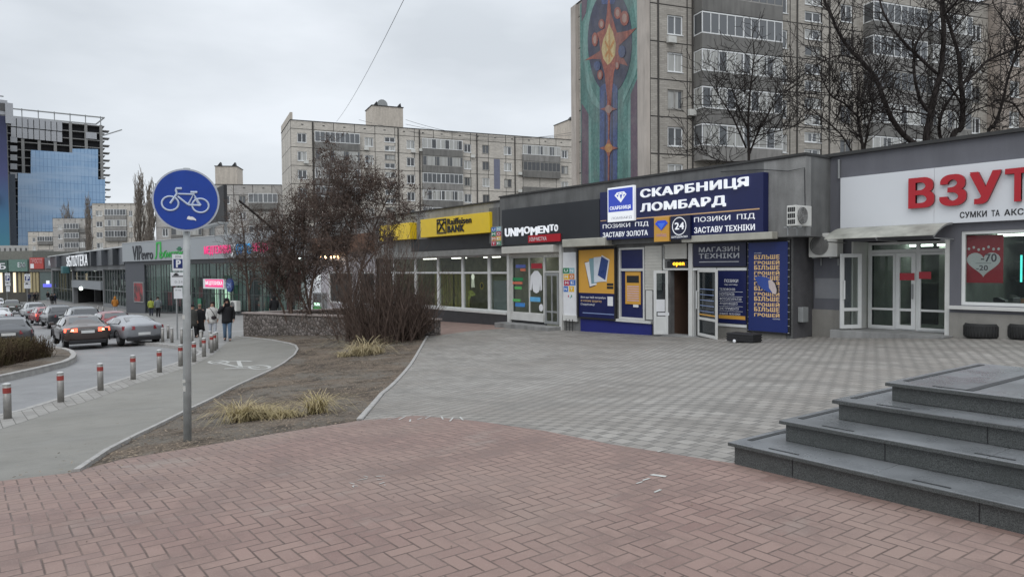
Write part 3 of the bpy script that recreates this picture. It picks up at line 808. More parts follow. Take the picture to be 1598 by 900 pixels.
# ================================================================== pawnshop and dry cleaner
def pawnshop():
    f = FS; xl, xr = X(896), X(1238); zb = -1.2
    b = thing('pawnshop_building', 'low concrete pawnshop building with navy signs and two open glass doors', 'shop', (xl, 18.5, zg(-16, 18.5)))
    # openings
    d1 = (X(1046), X(1074), zb, f.hit(1046, 405)[1]); win = (X(966), X(1006), f.hit(966, 497)[1], f.hit(966, 387)[1])
    sh = (X(1081), X(1119), zb, f.hit(1081, 418)[1])
    m = MB(); zf = f.hit(1100, 376)[1]
    f.wall(m, xl, xr, zb, zf, 0, [d1, win, sh], .2); m.build('wall', M('grey_rough_plaster', (.16, .16, .16), .9, var=.3, scale=3, streak=.3, grain=.1), b)
    m = MB(); f.box(m, xr-.17, xr, zb, zf, .003, .06); m.build('pillar', C_CONC, b)
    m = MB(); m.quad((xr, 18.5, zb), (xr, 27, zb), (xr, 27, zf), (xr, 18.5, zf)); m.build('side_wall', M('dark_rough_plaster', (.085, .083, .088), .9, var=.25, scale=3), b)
    xr2 = X(1257, .25)
    m = MB(); f.box(m, xl, xr2, zf, ZS, -8, .25); m.build('fascia', C_CONC, b)
    m = MB(); f.box(m, X(1192, .25), xr2+.004, zf+.02, ZS-.03, .0, .256); m.build('fascia_end', C_CONCL, b)
    m = MB(); f.box(m, xl, xr2+.03, ZS+.003, ZS+.07, -8, .30); m.build('roof', C_ROOF, b)
    m = MB(); f.box(m, X(1081), X(1222), f.hit(1081, 379)[1], f.hit(1081, 369)[1], .258, .55)
    m.build('canopy_box', M('canopy_cream', (.40, .39, .34), .5, var=.15), b, bevel=.02)
    m = MB(); f.box(m, X(896), X(963), f.hit(896, 386)[1], f.hit(896, 374)[1], .02, .6); m.build('canopy_box', M('canopy_cream', (.40, .39, .34), .5, var=.15), b, bevel=.02)
    # blue base and window
    m = MB(); f.box(m, X(907), X(1018), zb, f.hit(907, 497)[1], .004, .05); m.build('base_panel', M('blue_painted_base', (.014, .02, .16), .5, var=.1), b)
    m = MB(); zm = f.hit(966, 421)[1]; f.frame(m, *win, -.08, .02, .07, [], [zm], .09); wf = m.build('window', C_ALU, b, bevel=.005)
    panel(wf, 'blue_film', C_NAVY, f, (win[0]+.07, win[1]-.07, win[2]+.07, win[3]-.07), -.06, -.05)
    m = MB(); f.box(m, X(963), X(1019), win[2]-.09, win[2]-.004, .0, .12); m.build('window_sill', C_ALU, b)
    # little gold price list inside the blue window
    pr = f.rect(976, 1000, 424, 474, -.04); pl = thing('price_list', 'gold price list board in the navy window of the pawnshop', 'poster', tuple(f.pt(pr[0], pr[2], -.04)))
    panel(pl, 'sheet', C_GOLD, f, pr, -.049, -.03); panel(pl, 'screen', C_BLACK, f, f.rect(978, 997, 430, 441, -.028), -.029, -.026)
    for i in range(7):
        m = MB(); f.rbox(m, 978.5, 997, 446+i*3.6, 447.6+i*3.6, -.029, -.027); m.build('price_row', M('pale_violet_print', (.6, .42, .5), .5), pl)
    m = MB(); f.rbox(m, 988, 996, 475, 479, -.049, -.03); top(m.build('window_sticker', C_PRW), 'small white sticker under the gold price list', 'sticker')
    # ribbed shutters
    m = MB(); z0, z1 = f.hit(1008, 452)[1], f.hit(1008, 384)[1]; n = 14
    for i in range(n):
        a = z0+(z1-z0)*i/n; f.box(m, X(1008), X(1034), a, a+(z1-z0)/n*.86, .003, .045)
    f.box(m, X(1008), X(1034), z0, z1, .002, .025); m.build('roller_shutter', C_SHUT, b)
    m = MB(); z0, z1 = f.hit(1038, 404)[1], f.hit(1038, 381)[1]; n = 6
    for i in range(n):
        a = z0+(z1-z0)*i/n; f.box(m, X(1037), X(1073), a, a+(z1-z0)/n*.86, .003, .05)
    f.box(m, X(1037), X(1073), z0, z1, .002, .03); m.build('roller_shutter', C_SHUT, b)
    m = MB(); f.rbox(m, 1008, 1018, 453, 498, .003, .03); m.build('white_panel', C_ALU, b)
    for q in ((1034.3, 1037, 383, 421, .003, .05), (1074, 1080.5, 380, 526, .003, .07), (1036, 1074, 418.5, 421.5, .003, .06)):
        m = MB(); f.rbox(m, *q); m.build('door_surround', C_ALU, b)
    # dark doorway with corridor, LED sign above
    room(b, f, d1[0], d1[1], zb, d1[3], -.2, 3.2, M('brown_corridor', (.09, .055, .04), .6, var=.2))
    zf0 = zg(X(1060), 18.4); m = MB(); f.box(m, d1[0]-.5, d1[1]+.9, zb, zf0+.03, -.3, .25); m.build('doorstep', C_CONCL, b)
    ls = thing('led_sign', 'small black LED sign glowing orange above the open pawnshop doorway', 'sign', tuple(f.pt(X(1042), f.hit(1042, 418)[1], .05)))
    panel(ls, 'case', C_BLACK, f, f.rect(1041, 1072, 407.5, 418, .06), .0, .06)
    txt('open', glow('amber_led', (1.0, .45, .02), 2.5), ls, f, 1050, 1068, 409.5, 416, .061, .004, .03)
    # open white door leaf (left) and open glass door (right)
    def leaf(px_h, px_f, yt, yb_, name, mat, out):
        zt = f.hit(px_h, yt)[1]; z0 = zg(X(px_h), 18.2)+.04; h = f.pt(X(px_h), 0, .08)
        # free end sits on the ray through px_f, `out` in front of the wall
        e = f.pt(f.S(px_f, out), 0, out)
        L_ = Face(tuple(e)[:2], tuple(h)[:2]) if e.x < h.x else Face(tuple(h)[:2], tuple(e)[:2])
        m = MB(); L_.frame(m, 0, L_.len, z0, zt, -.025, .025, .09, [], [z0+.55], .08); o = m.build(name, mat, b, bevel=.005)
        return L_, o, z0, zt
    L1, o1, z0, zt = leaf(1045, 1020, 422, 522, 'open_door', C_WHITE, .45)
    pane(o1, L1, .09, L1.len-.09, z0+.59, zt-.09, 0, C_GLASSD); panel(o1, 'kick_panel', C_WHITE, L1, (.09, L1.len-.09, z0+.09, z0+.51), -.015, .015)
    panel(o1, 'paper', C_PRW, L1, (.08, .36, z0+.75, z0+1.15), .026, .03); panel(o1, 'opening_hours', C_BLACK, L1, (.3, .5, z0+1.2, z0+1.65), .012, .016)
    panel(o1, 'paper', C_PRW, L1, (.12, .5, z0+.62, z0+.72), .026, .03)
    L2, o2, z0, zt = leaf(1092, 1119, 420, 526, 'open_door', C_ALU, .75)
    pane(o2, L2, .09, L2.len-.09, z0+.09, zt-.09, 0, C_GLASSD)
    m = MB(); m.tube([L2.pt(.1, z0+.85, .02), L2.pt(.1, z0+.85, .10), L2.pt(.1, z0+1.4, .10), L2.pt(.1, z0+1.4, .02)], .018, 6); m.tube([L2.pt(.1, z0+.85, -.02), L2.pt(.1, z0+.85, -.10), L2.pt(.1, z0+1.4, -.10), L2.pt(.1, z0+1.4, -.02)], .018, 6); m.build('handle', C_WHITE, o2)
    for i in range(5):
        panel(o2, 'door_print', M('pale_blue_print', (.25, .33, .55), .5), L2, (.16, L2.len-.2, z0+.78+.17*i, z0+.80+.17*i), .008, .010)
    panel(o2, 'gold_stripe', C_GOLD, L2, (.1, L2.len-.1, z0+.66, z0+.70), .008, .010)
    room(b, f, sh[0], sh[1], zb, sh[3], -.2, 3, C_ROOMD)
    m = MB(); f.box(m, sh[0], sh[1], sh[3]-.08, sh[3], -.1, .05); f.box(m, sh[0], sh[0]+.06, zb, sh[3]-.08, -.1, .03); f.box(m, sh[1]-.06, sh[1], zb, sh[3]-.08, -.1, .03); m.build('door_frame', C_WHITE, b)
    for yy in (418, 504):
        m = MB(); f.rbox(m, 1119, 1165, yy, yy+4, .003, .06); m.build('window_bar', C_WHITE, b)
    m = MB(); f.box(m, X(1119), xr-.2, zb, f.hit(1119, 508)[1], .002, .03); m.build('plinth', C_PLINTH, b)
    # --- signs ------------------------------------------------------------
    d = .52
    r = f.rect(936, 1191, 300.5, 375, d)
    sg = thing('shop_sign', 'big navy pawnshop sign with glowing white Cyrillic letters on the roof edge', 'sign', tuple(f.pt(r[0], r[2], d)))
    m = MB(); f.box(m, r[0], r[1], r[2], r[3], .26, d); m.build('sign_panel', C_NAVY, sg, bevel=.01)
    txt('СКАРБНИЦЯ', C_LETW, sg, f, 1000.5, 1168.5, 296, 311.5, d+.03, .05, .028); txt('ЛОМБАРД', C_LETW, sg, f, 1000.5, 1133, 318, 333.5, d+.03, .05, .028)
    for a, c, y in ((937, 1014, 345), (993, 1185, 341.2)): pass
    m = MB(); f.rbox(m, 993, 1185, 340.3, 342, d+.002, d+.012); f.rbox(m, 937, 946, 344.3, 345.4, d+.002, d+.012); m.build('gold_line', M('copper_line', (.62, .40, .22), .4), sg)
    txt('ПОЗИКИ  ПІД', C_LETW, sg, f, 941, 1012, 350.5, 358, d+.004, .01, .0); txt('ЗАСТАВУ ЗОЛОТА', C_LETW, sg, f, 941, 1011, 363, 370.8, d+.004, .01, .012)
    txt('ПОЗИКИ  ПІД', C_LETW, sg, f, 1083.5, 1178, 339.5, 348.5, d+.004, .01, .0); txt('ЗАСТАВУ ТЕХНІКИ', C_LETW, sg, f, 1083.5, 1178, 355, 364, d+.004, .01, .012)
    # logo box with diamond
    d2 = d+.12
    r = f.rect(948, 989, 294, 347, d2); lb = thing('logo_box', 'square blue light box with white border and a diamond emblem on the navy sign', 'sign', tuple(f.pt(r[0], r[2], d2)))
    m = MB(); f.box(m, *r, d+.003, d2); m.build('case', C_LETW, lb, bevel=.006)
    panel(lb, 'blue_face', glow('lit_blue', (.03, .06, .42), .35), f, f.rect(949.5, 987.5, 296.5, 331.5, d2), d2+.001, d2+.006)
    dia = [(959, 305.5), (962.5, 300.5), (973.5, 298.6), (977.5, 302.8), (968.5, 316)]
    ppoly(lb, 'diamond', C_LETW, f, dia, d2+.007, d2+.014)
    C_FAC = glow('facet_blue', (.05, .1, .5), .2)
    for tri in (((962, 304.6), (965, 304.3), (963.8, 308)), ((967, 304), (971, 303.4), (969, 311)), ((973, 303.2), (975.5, 302.9), (973, 307)), ((964, 302), (967, 301.6), (965.6, 303.3)), ((969, 301.2), (972, 300.8), (970.5, 302.6))):
        ppoly(lb, 'facet', C_FAC, f, tri, d2+.015, d2+.018)
    txt('СКАРБНИЦЯ', C_LETW, lb, f, 952, 984, 322.5, 329.3, d2+.007, .008, .02); txt('ЛОМБАРД', M('grey_print2', (.42, .43, .5), .5), lb, f, 954, 986, 339, 343.5, d2+.002, .004)
    # two small hanging boxes
    d3 = d+.10
    r = f.rect(1020.5, 1044, 339.5, 377.5, d3); g1 = thing('hanging_sign', 'small gold sign with a blue diamond hanging under the navy sign', 'sign', tuple(f.pt(r[0], r[2], d3)))
    panel(g1, 'case', C_GOLD, f, r, d+.013, d3, .006)
    ppoly(g1, 'diamond', M('bright_blue_gem', (.02, .09, .75), .2), f, [(1022, 349.5), (1026, 344.5), (1038, 343.5), (1042, 348), (1032, 359.5)], d3+.001, d3+.012)
    ppoly(g1, 'facet', M('pale_blue_gem', (.06, .2, .9), .2), f, [(1026, 348.7), (1038, 347.7), (1032, 358)], d3+.013, d3+.017)
    txt('ломбард', M('violet_print', (.55, .33, .42), .5), g1, f, 1024, 1040, 364, 371, d3+.001, .004)
    r = f.rect(1046, 1077, 338, 374, d3); g2 = thing('hanging_sign', 'small navy sign with 24 in a white circle beside the gold diamond sign', 'sign', tuple(f.pt(r[0], r[2], d3)))
    panel(g2, 'case', C_NAVYD, f, r, d+.013, d3, .006)
    m = MB(); c = f.hit(1060, 353, d3); c = (c[0], c[1]); R_ = .27; m.tube([f.pt(c[0]+R_*math.cos(t*.2094), c[1]+R_*math.sin(t*.2094), d3+.004) for t in range(31)], .014, 5); m.build('circle', C_LETW, g2)
    txt('24', C_LETW, g2, f, 1053, 1067.5, 347.5, 358.5, d3+.002, .008, .03); txt('ЦІЛОДОБОВО', C_LETW, g2, f, 1048, 1073, 368.6, 372, d3+.002, .004)
    # МАГАЗИН ТЕХНІКИ
    r = f.rect(1081.5, 1164, 381, 416, .07); s2 = thing('shop_sign', 'dark navy panel reading shop of appliances over the second glass door', 'sign', tuple(f.pt(r[0], r[2], .07)))
    panel(s2, 'sign_panel', C_NAVYD, f, r, .003, .07); C_SIL = M('silver_letters', (.42, .43, .46), .35)
    txt('МАГАЗИН', C_SIL, s2, f, 1091, 1154, 386, 393.5, .072, .015, .02); txt('ТЕХНІКИ', C_SIL, s2, f, 1091, 1154, 396, 403.5, .072, .015, .02)
    m = MB(); f.rbox(m, 1091, 1153, 408.3, 409.5, .071, .075); m.build('rule', C_SIL, s2)
    # list of goods
    r = f.rect(1120.5, 1164, 422, 503, .05); s3 = thing('price_board', 'blue board listing goods taken as security behind the open glass door', 'sign', tuple(f.pt(r[0], r[2], .05)))
    panel(s3, 'sign_panel', C_NAVY, f, r, .003, .045)
    txt('ПОЗИКИ', C_PRW, s3, f, 1130.5, 1152, 435.5, 440.5, .046, .004, .01); txt('під заставу', C_PRW, s3, f, 1130.5, 1151, 442.5, 445.5, .046, .004)
    for i, (s_, e) in enumerate((('ТЕЛЕФОНІВ', 1147), ('НОУТБУКІВ', 1146), ('ФОТОАПАРАТІВ', 1157), ('АУДІО/ВІДЕО', 1151), ('ІНСТРУМЕНТУ', 1153), ('ІНШОЇ ТЕХНІКИ', 1155))):
        y = 449+i*7.45
        txt(s_, C_PRW, s3, f, 1123, e, y, y+4, .046, .004); m = MB(); f.rbox(m, 1122, 1159, y+5.4, y+5.9, .046, .048); m.build('rule', C_PRW, s3)
    m = MB(); f.rbox(m, 1121.5, 1163, 491, 496.5, .046, .049); m.build('gold_stripe', C_GOLD, s3)
    # tall banner
    d = .14; r = f.rect(1168, 1229, 379, 515, d); bn = thing('vinyl_banner', 'tall blue banner with repeated gold words and a wallet on the corner of the pawnshop', 'banner', tuple(f.pt(r[0], r[2], d)))
    panel(bn, 'sheet', C_BLUE, f, r, d-.012, d)
    m = MB(); f.frame(m, r[0]-.06, r[1]+.06, r[2]-.06, r[3]+.06, .06, d-.02, .03); m.build('frame', C_BLACK, bn)
    for i in range(12):
        y = 398+i*8.05
        txt('БІЛЬШЕ' if i % 2 == 0 else 'ГРОШЕЙ', C_PRG, bn, f, 1177, 1216.5, y, y+6.7, d+.001, .003, .05)
    txt('СКАРБНИЦЯ', C_PRW, bn, f, 1177, 1188, 394.2, 396.3, d+.001, .003); txt('СКАРБНИЦЯ', C_PRW, bn, f, 1206, 1217, 496.5, 498.5, d+.001, .003)
    ppoly(bn, 'wallet', M('wallet_blue', (.03, .07, .30), .4), f, [(1177, 432), (1186, 430.5), (1197, 433), (1202, 436), (1204, 441), (1206, 452), (1205, 457), (1198, 455.5), (1190, 451), (1183, 444)], d+.006, d+.03)
    ppoly(bn, 'wallet_flap', M('wallet_light', (.52, .45, .44), .5), f, [(1199, 437.5), (1203, 436.5), (1209, 443), (1212, 453), (1210.5, 459), (1206, 458), (1200, 449)], d+.006, d+.04)
    ppoly(bn, 'wallet_edge', C_BLACK, f, [(1206, 436), (1209, 439), (1213.5, 449), (1213.5, 457), (1212.3, 455), (1210, 444)], d+.006, d+.03)
    m = MB()
    for i in range(14):
        for sd in (0, 1):
            z = r[2]+(r[3]-r[2])*i/13; a = r[sd]; m.tube([f.pt(a, z, d-.005), f.pt(a+(.06 if sd else -.06), z, d-.03)], .005, 4)
    m.build('lacing', C_PRW, bn)
    # gold poster with phones
    d = .10; r = f.rect(901, 961.5, 388, 496, d); gb = thing('framed_poster', 'gold and navy framed poster with fanned phones beside the pawnshop window', 'poster', tuple(f.pt(r[0], r[2], d)))
    m = MB(); f.frame(m, *r, .055, d+.03, .06); m.build('frame', C_BLACK, gb)
    zmid = f.hit(903, 456.5, d)[1]
    panel(gb, 'gold_face', C_GOLD, f, (r[0]+.06, r[1]-.06, zmid, r[3]-.06), .056, d-.01); panel(gb, 'navy_face', C_NAVY, f, (r[0]+.06, r[1]-.06, r[2]+.06, zmid-.003), .056, d-.01)
    for k, (pts, mt) in enumerate(((((912, 409), (919, 408.4), (929, 446), (920, 449)), M('phone_dark', (.06, .05, .06), .3)), (((912.6, 410), (921, 408), (931, 444), (920.5, 447)), C_PRW), (((919, 404), (927, 402.4), (932, 441), (923, 443)), M('phone_teal', (.20, .32, .36), .4)),
                                   (((926.5, 401.5), (938, 400.5), (945, 439), (927, 440.5)), M('phone_pale', (.6, .64, .70), .4)), (((939, 398), (951, 405), (946, 440), (932, 431)), M('phone_edge', (.65, .66, .68), .4)), (((938.5, 400), (949.3, 406.5), (944.5, 437), (932.8, 429.5)), M('phone_blue', (.03, .06, .20), .3)))):
        ppoly(gb, 'phone', mt, f, pts, d-.009, d-.004+.003*k)
    for i in range(2):
        m = MB(); f.rbox(m, 947, 957, 441.8+5*i, 445.6+5*i, d-.009, d-.004); m.build('black_tag', C_BLACK, gb)
    txt('Все що твій потребує', C_PRW, gb, f, 906.5, 945.5, 461.5, 465.5, d-.009, .004, .01); txt('в новому додатку', C_PRG, gb, f, 906.5, 939, 467.5, 471, d-.009, .004); txt('Скарбниці!', C_PRW, gb, f, 906.5, 928, 472.5, 476.5, d-.009, .004)
    m = MB(); f.rbox(m, 948, 956.5, 462.5, 477, d-.009, d-.005); m.build('white_square', C_PRW, gb); m = MB(); f.rbox(m, 909, 958, 487, 488.2, d-.009, d-.005); m.build('rule', M('pale_blue_print', (.25, .33, .55), .5), gb)
    # meter box and black crate
    m = MB(); p = Vector((xr+.09, 18.85, f.hit(1250, 502, -.35)[1])); m.box(p.x-.08, p.x+.08, p.y-.14, p.y+.14, p.z, p.z+.42); top(m.build('meter_box', M('grey_meter_box', (.26, .27, .27), .6), bevel=.01), 'small grey meter box on the dark side wall of the pawnshop', 'meter box')
    p = gp(1161, 533); t = thing('plastic_crate', 'low black plastic crate on the paving below the blue banner', 'crate', tuple(p))
    m = MB(); m.box(p.x-.42, p.x+.42, p.y-.2, p.y+.2, p.z, p.z+.24); m.build('crate_body', C_BLACK, t, bevel=.02); m = MB()
    for i in range(3): m.box(p.x-.43, p.x+.43, p.y-.21, p.y+.21, p.z+.05+.07*i, p.z+.08+.07*i)
    m.build('rib', C_BLACK, t)
    m = MB(); p = gp(1146, 535); m.ball((p.x, p.y, p.z+.05), .05, .04, .05, 8, 5); top(m.build('paper_cup', C_PRW), 'small white crumpled cup on the ground beside the black crate', 'cup')
    return b
pawnshop()
m = MB(); m.tube([FS.pt(X(1125, .3), FS.hit(1125, 268, .3)[1], .30), FS.pt(X(1190, .3), FS.hit(1190, 262, .3)[1]-.05, .32), FS.pt(X(1230, .3), FS.hit(1230, 265, .3)[1]-.04, .30), FS.pt(X(1255, .3), FS.hit(1255, 262, .3)[1], .30), FS.pt(X(1256, .3), FS.hit(1256, 330, .3)[1], .29)], .012, 5); top(m.build('wall_cable', C_BLACK), 'black cable sagging along the concrete edge right of the navy sign', 'cable')

def dry_cleaner():
    f = FS; xl, xr = X(794), X(896)-.004; zb = -1.3
    b = thing('dry_cleaner_building', 'low dark fronted dry cleaner shop with beige shutter box and glass front', 'shop', (xl, 18.5, zg(-23, 18.5)))
    zf = f.hit(800, 385)[1]; o = (X(798), X(877), f.hit(798, 505)[1], f.hit(798, 397)[1])
    m = MB(); f.wall(m, xl, xr, zb, zf, 0, [o], .2); m.build('wall', M('grey_rough_plaster2', (.16, .16, .155), .9, var=.25), b)
    xf = X(781, .25)
    m = MB(); f.box(m, xf, xr, zf, ZS, -8, .25); m.build('fascia', C_CONC, b)
    m = MB(); f.box(m, xf-.02, xr, ZS+.003, ZS+.07, -8, .30); m.build('roof', C_ROOF, b)
    m = MB(); f.box(m, xl+.05, X(876), zf-.30, zf-.01, .02, .42); m.build('shutter_box', C_SHUT, b, bevel=.02)
    m = MB(); f.box(m, xl+.08, X(874), o[3]-.1, zf-.31, .02, .10); m.build('roller_shutter', C_SHUT, b)
    m = MB(); f.box(m, X(794)+.02, X(798), o[2]-.2, zf-.02, .003, .12); f.box(m, X(876), X(880), o[2]-.2, zf+.25, .003, .12); m.build('shutter_rail', C_ALU, b)
    zs = f.hit(800, 488)[1]
    m = MB(); f.frame(m, o[0], X(849), zs, o[3]-.1, -.08, .0, .06, [X(825.5)], []); wf = m.build('window', C_ALU, b, bevel=.004); pane(wf, f, o[0]+.06, X(849)-.06, zs+.06, o[3]-.16, -.04)
    m = MB(); f.box(m, o[0], X(849), zs-.28, zs-.004, -.15, .06); m.build('window_sill', C_ALU, b)
    m = MB(); f.box(m, o[0], X(849), o[2], zs-.29, -.15, .0); m.build('plinth', C_STONE, b)
    zd = f.hit(850, 424)[1]; z0 = zg(X(862), 18.4)+.16
    m = MB(); f.frame(m, X(849)+.004, o[1], z0, o[3]-.1, -.08, .0, .06, [], [zd], .06); m.build('door_frame', C_ALU, b)
    m = MB(); f.frame(m, X(851), X(873), z0+.02, zd-.05, .003, .05, .11, [X(862)], [z0+.5], .07); dr = m.build('door', C_GREYM, b, bevel=.005)
    m = MB(); m.tube([f.pt(X(864), z0+.95, .05), f.pt(X(864), z0+.95, .11), f.pt(X(864), z0+1.25, .11), f.pt(X(864), z0+1.25, .05)], .016, 6); m.build('handle', C_STEEL, dr)
    pane(dr, f, X(849)+.07, o[1]-.07, z0+.07, o[3]-.17, -.03)
    room(b, f, o[0], o[1], z0-.1, o[3], -.2, 3.5, M('pale_room', (.50, .50, .44), .8, var=.15), 3)
    m = MB()
    for k in range(9): f.box(m, X(852)+k*.16, X(852)+k*.16+.09, z0, o[3], -1.4, -1.36)
    m.build('vertical_blind', C_ROOMY, b)
    # doorstep
    st = thing('doorstep_slab', 'worn concrete doorstep under the dry cleaner window', 'step', tuple(f.pt(X(835), zb, .3)))
    m = MB(); f.box(m, X(793), X(878), zb, zg(X(835), 18)+.14, .06, .75); m.build('slab', C_CONCL, st, bevel=.015)
    # shirt, stickers
    def sticker(pl, pr_, yt, yb_, mt, label, body=None):
        m = MB(); f.rbox(m, pl, pr_, yt, yb_, -.028, -.020); o_ = m.build('window_sticker', mt); top(o_, label, 'sticker', None); return o_
    shirt = [(828, 430), (832, 425), (834, 422.5), (839, 422.5), (841, 425), (845, 431), (845.5, 452), (843.5, 454), (843, 440), (842, 452), (840, 456), (836.5, 457.5), (832.5, 455), (831, 450), (831, 438), (829, 453), (827, 452)]
    o_ = ppoly(None, 'shirt_cutout', C_PRW, f, shirt, -.03, -.012); top(o_, 'white shirt shape hanging in the dry cleaner window', 'shirt')
    C_TEAL, C_ORG, C_GRN = M('blue_sticker', (.05, .22, .55), .5), M('coral_sticker', (.62, .17, .10), .5), M('green_sticker', (.10, .42, .12), .5)
    for a in ((805, 820, 413, 418, M('violet_sticker', (.10, .14, .42), .5), 'violet sticker high in the left pane of the dry cleaner window'), (812, 820, 419, 423, C_ORG, 'small coral sticker under the violet one in the dry cleaner window'),
              (829, 846, 411, 419, C_REDP, 'red sticker above the white shirt in the dry cleaner window'), (800, 816, 433, 438, M('deep_green_sticker', (.02, .22, .08), .5), 'dark green strip in the middle of the left dry cleaner pane'),
              (800, 815, 439.5, 443, C_ORG, 'coral strip below the dark green strip in the left dry cleaner pane'), (803, 814, 447, 451, C_GRN, 'light green strip in the left dry cleaner pane'),
              (800, 812, 466, 470, C_GRN, 'low green strip near the bottom of the left dry cleaner pane'), (804, 819, 472, 478, C_TEAL, 'blue strip lowest in the left dry cleaner pane'), (825.5, 843, 463, 470, M('sky_sticker', (.12, .40, .68), .5), 'sky blue strip under the white shirt')):
        sticker(a[0], a[1], a[2], a[3], a[4], a[5])
    m = MB(); c = f.pt(X(843.5), f.hit(843.5, 480)[1], -.02); k = 24; m.rings([[c+f.e*.13*q*math.cos(2*math.pi*i/k)+Vector((0, 0, .15*q*math.sin(2*math.pi*i/k)))+f.n*h for i in range(k)] for q, h in ((1, 0), (.97, .01), (.3, .012), (.1, .014))]); top(m.build('round_sticker', C_PRW), 'round white sticker at the bottom right of the dry cleaner window', 'sticker')
    # black sign band
    d = .33; r = f.rect(783, 936, 328, 383, d); sg = thing('shop_sign', 'black sign band with jumping white Latin letters above the dry cleaner', 'sign', tuple(f.pt(r[0], r[2], d)))
    panel(sg, 'sign_panel', M('black_composite', (.025, .028, .033), .4, var=.06), f, (r[0], X(936, d), r[2], r[3]), .255, d)
    xs = [788.5, 797, 806.3, 818, 828.5, 839.8, 848.5, 858, 865.5, 872]; up = [0, 0, 0, 1, 0, 1, 1, 2, 1.5]
    for i, ch in enumerate('UNMOMENTO'):
        y = 356.5-i*.5-up[i]*1.2; txt(ch, C_LETW, sg, f, xs[i], xs[i+1]-1, y, y+13-up[i]*1.6, d+.004, .03, .03)
    rr = f.rect(824, 874, 367.5, 379, d+.05); panel(sg, 'red_strip', C_RED, f, rr, d+.002, d+.05); txt('ХІМЧИСТКА', C_PRW, sg, f, 826, 853, 370.5, 376.5, d+.051, .004, .0)
    # white panel with coloured letters
    r = f.rect(878.5, 899, 394, 491, .05); wp = thing('poster_panel', 'white narrow panel with coloured letter squares left of the gold poster', 'poster', tuple(f.pt(r[0], r[2], .05)))
    panel(wp, 'sheet', C_PRW, f, r, .003, .05)
    cols = {'g': (.02, .22, .09), 'y': (.75, .45, .03), 'o': (.6, .2, .05), 'r': (.45, .03, .07), 'b': (.03, .15, .50), 'c': (.25, .45, .5)}
    for a, e, y, c, ch in ((878.8, 888, 418, 'g', 'U'), (888, 896.5, 418, 'c', 'N'), (879.5, 888, 427.5, 'y', 'M'), (888, 896.5, 427, 'o', 'O'), (880, 889, 437, 'r', 'M'), (889, 898, 436.5, 'b', 'E'), (879.5, 886.5, 446.5, 'b', 'N'), (888, 896, 446.5, 'y', 'T')):
        q = f.rect(a, e, y, y+8.6, .052); panel(wp, 'letter_square', M('sq_'+c, cols[c], .5), f, q, .051, .054); w4 = (q[1]-q[0])*.2; text(ch, C_PRW, wp, f, q[0]+w4, q[1]-w4, q[2]+.05, q[3]-.05, .0545, .003, .02)
    for px, py, c in ((887, 462, 'r'), (890, 464, 'c'), (892, 462, 'g')):
        s_, z_ = f.hit(px, py, .052); m = MB(); m.ball(f.pt(s_, z_, .052), .03, .004, .05, 8, 5); m.build('drop', M('sq_'+c, cols[c], .5), wp)
    m = MB(); f.rbox(m, 878.5, 900, 491, 500, .003, .10); m.build('ledge', C_ALU, b)
    bw = thing('boot_scraper_rail', 'three short black iron bars standing by the wall under the white letter panel', 'rail', tuple(f.pt(X(885), zg(X(885), 18.3), .2)))
    for px in (883, 888, 893):
        m = MB(); a = X(px, .2); z = zg(a, 18.3); m.tube([f.pt(a, z-.05, .2), f.pt(a, z+.42, .2)], .014, 6); m.build('bar', C_BLACK, bw)
    m = MB(); z = zg(X(888), 18.3); m.tube([f.pt(X(883, .2), z+.12, .2), f.pt(X(893, .2), z+.12, .2)], .01, 6); m.build('rail', C_BLACK, bw)
    # dark corner box with a small coloured sign
    m = MB(); f.box(m, X(764, .3), xf-.025, f.hit(764, 385, .3)[1]+.15, f.hit(764, 325, .3)[1], -.5, .30); o_ = m.build('corner_box', C_CONC, b)
    r = f.rect(766, 783, 354.5, 384, .40); pj = thing('projecting_sign', 'small square sign of coloured letters left of the black dry cleaner sign', 'sign', tuple(f.pt(r[0], r[2], .4)))
    panel(pj, 'case', C_STEEL, f, r, .305, .40)
    cc = 'bcgroyrgrb'; n = 0
    for j in range(4):
        for i, ch in enumerate(('UN', 'MO', 'ME', 'TE')[j]):
            a0 = r[0]+(r[1]-r[0])*(.06+.47*i); a1 = a0+(r[1]-r[0])*.42; b1 = r[3]-(r[3]-r[2])*(.02+.245*j); b0 = b1-(r[3]-r[2])*.225
            panel(pj, 'letter_square', M('sq_'+cc[n], cols[cc[n]], .5), f, (a0, a1, b0, b1), .401, .404); text(ch, C_PRW, pj, f, a0+.04, a1-.04, b0+.04, b1-.04, .4045, .003, .02); n += 1
dry_cleaner()
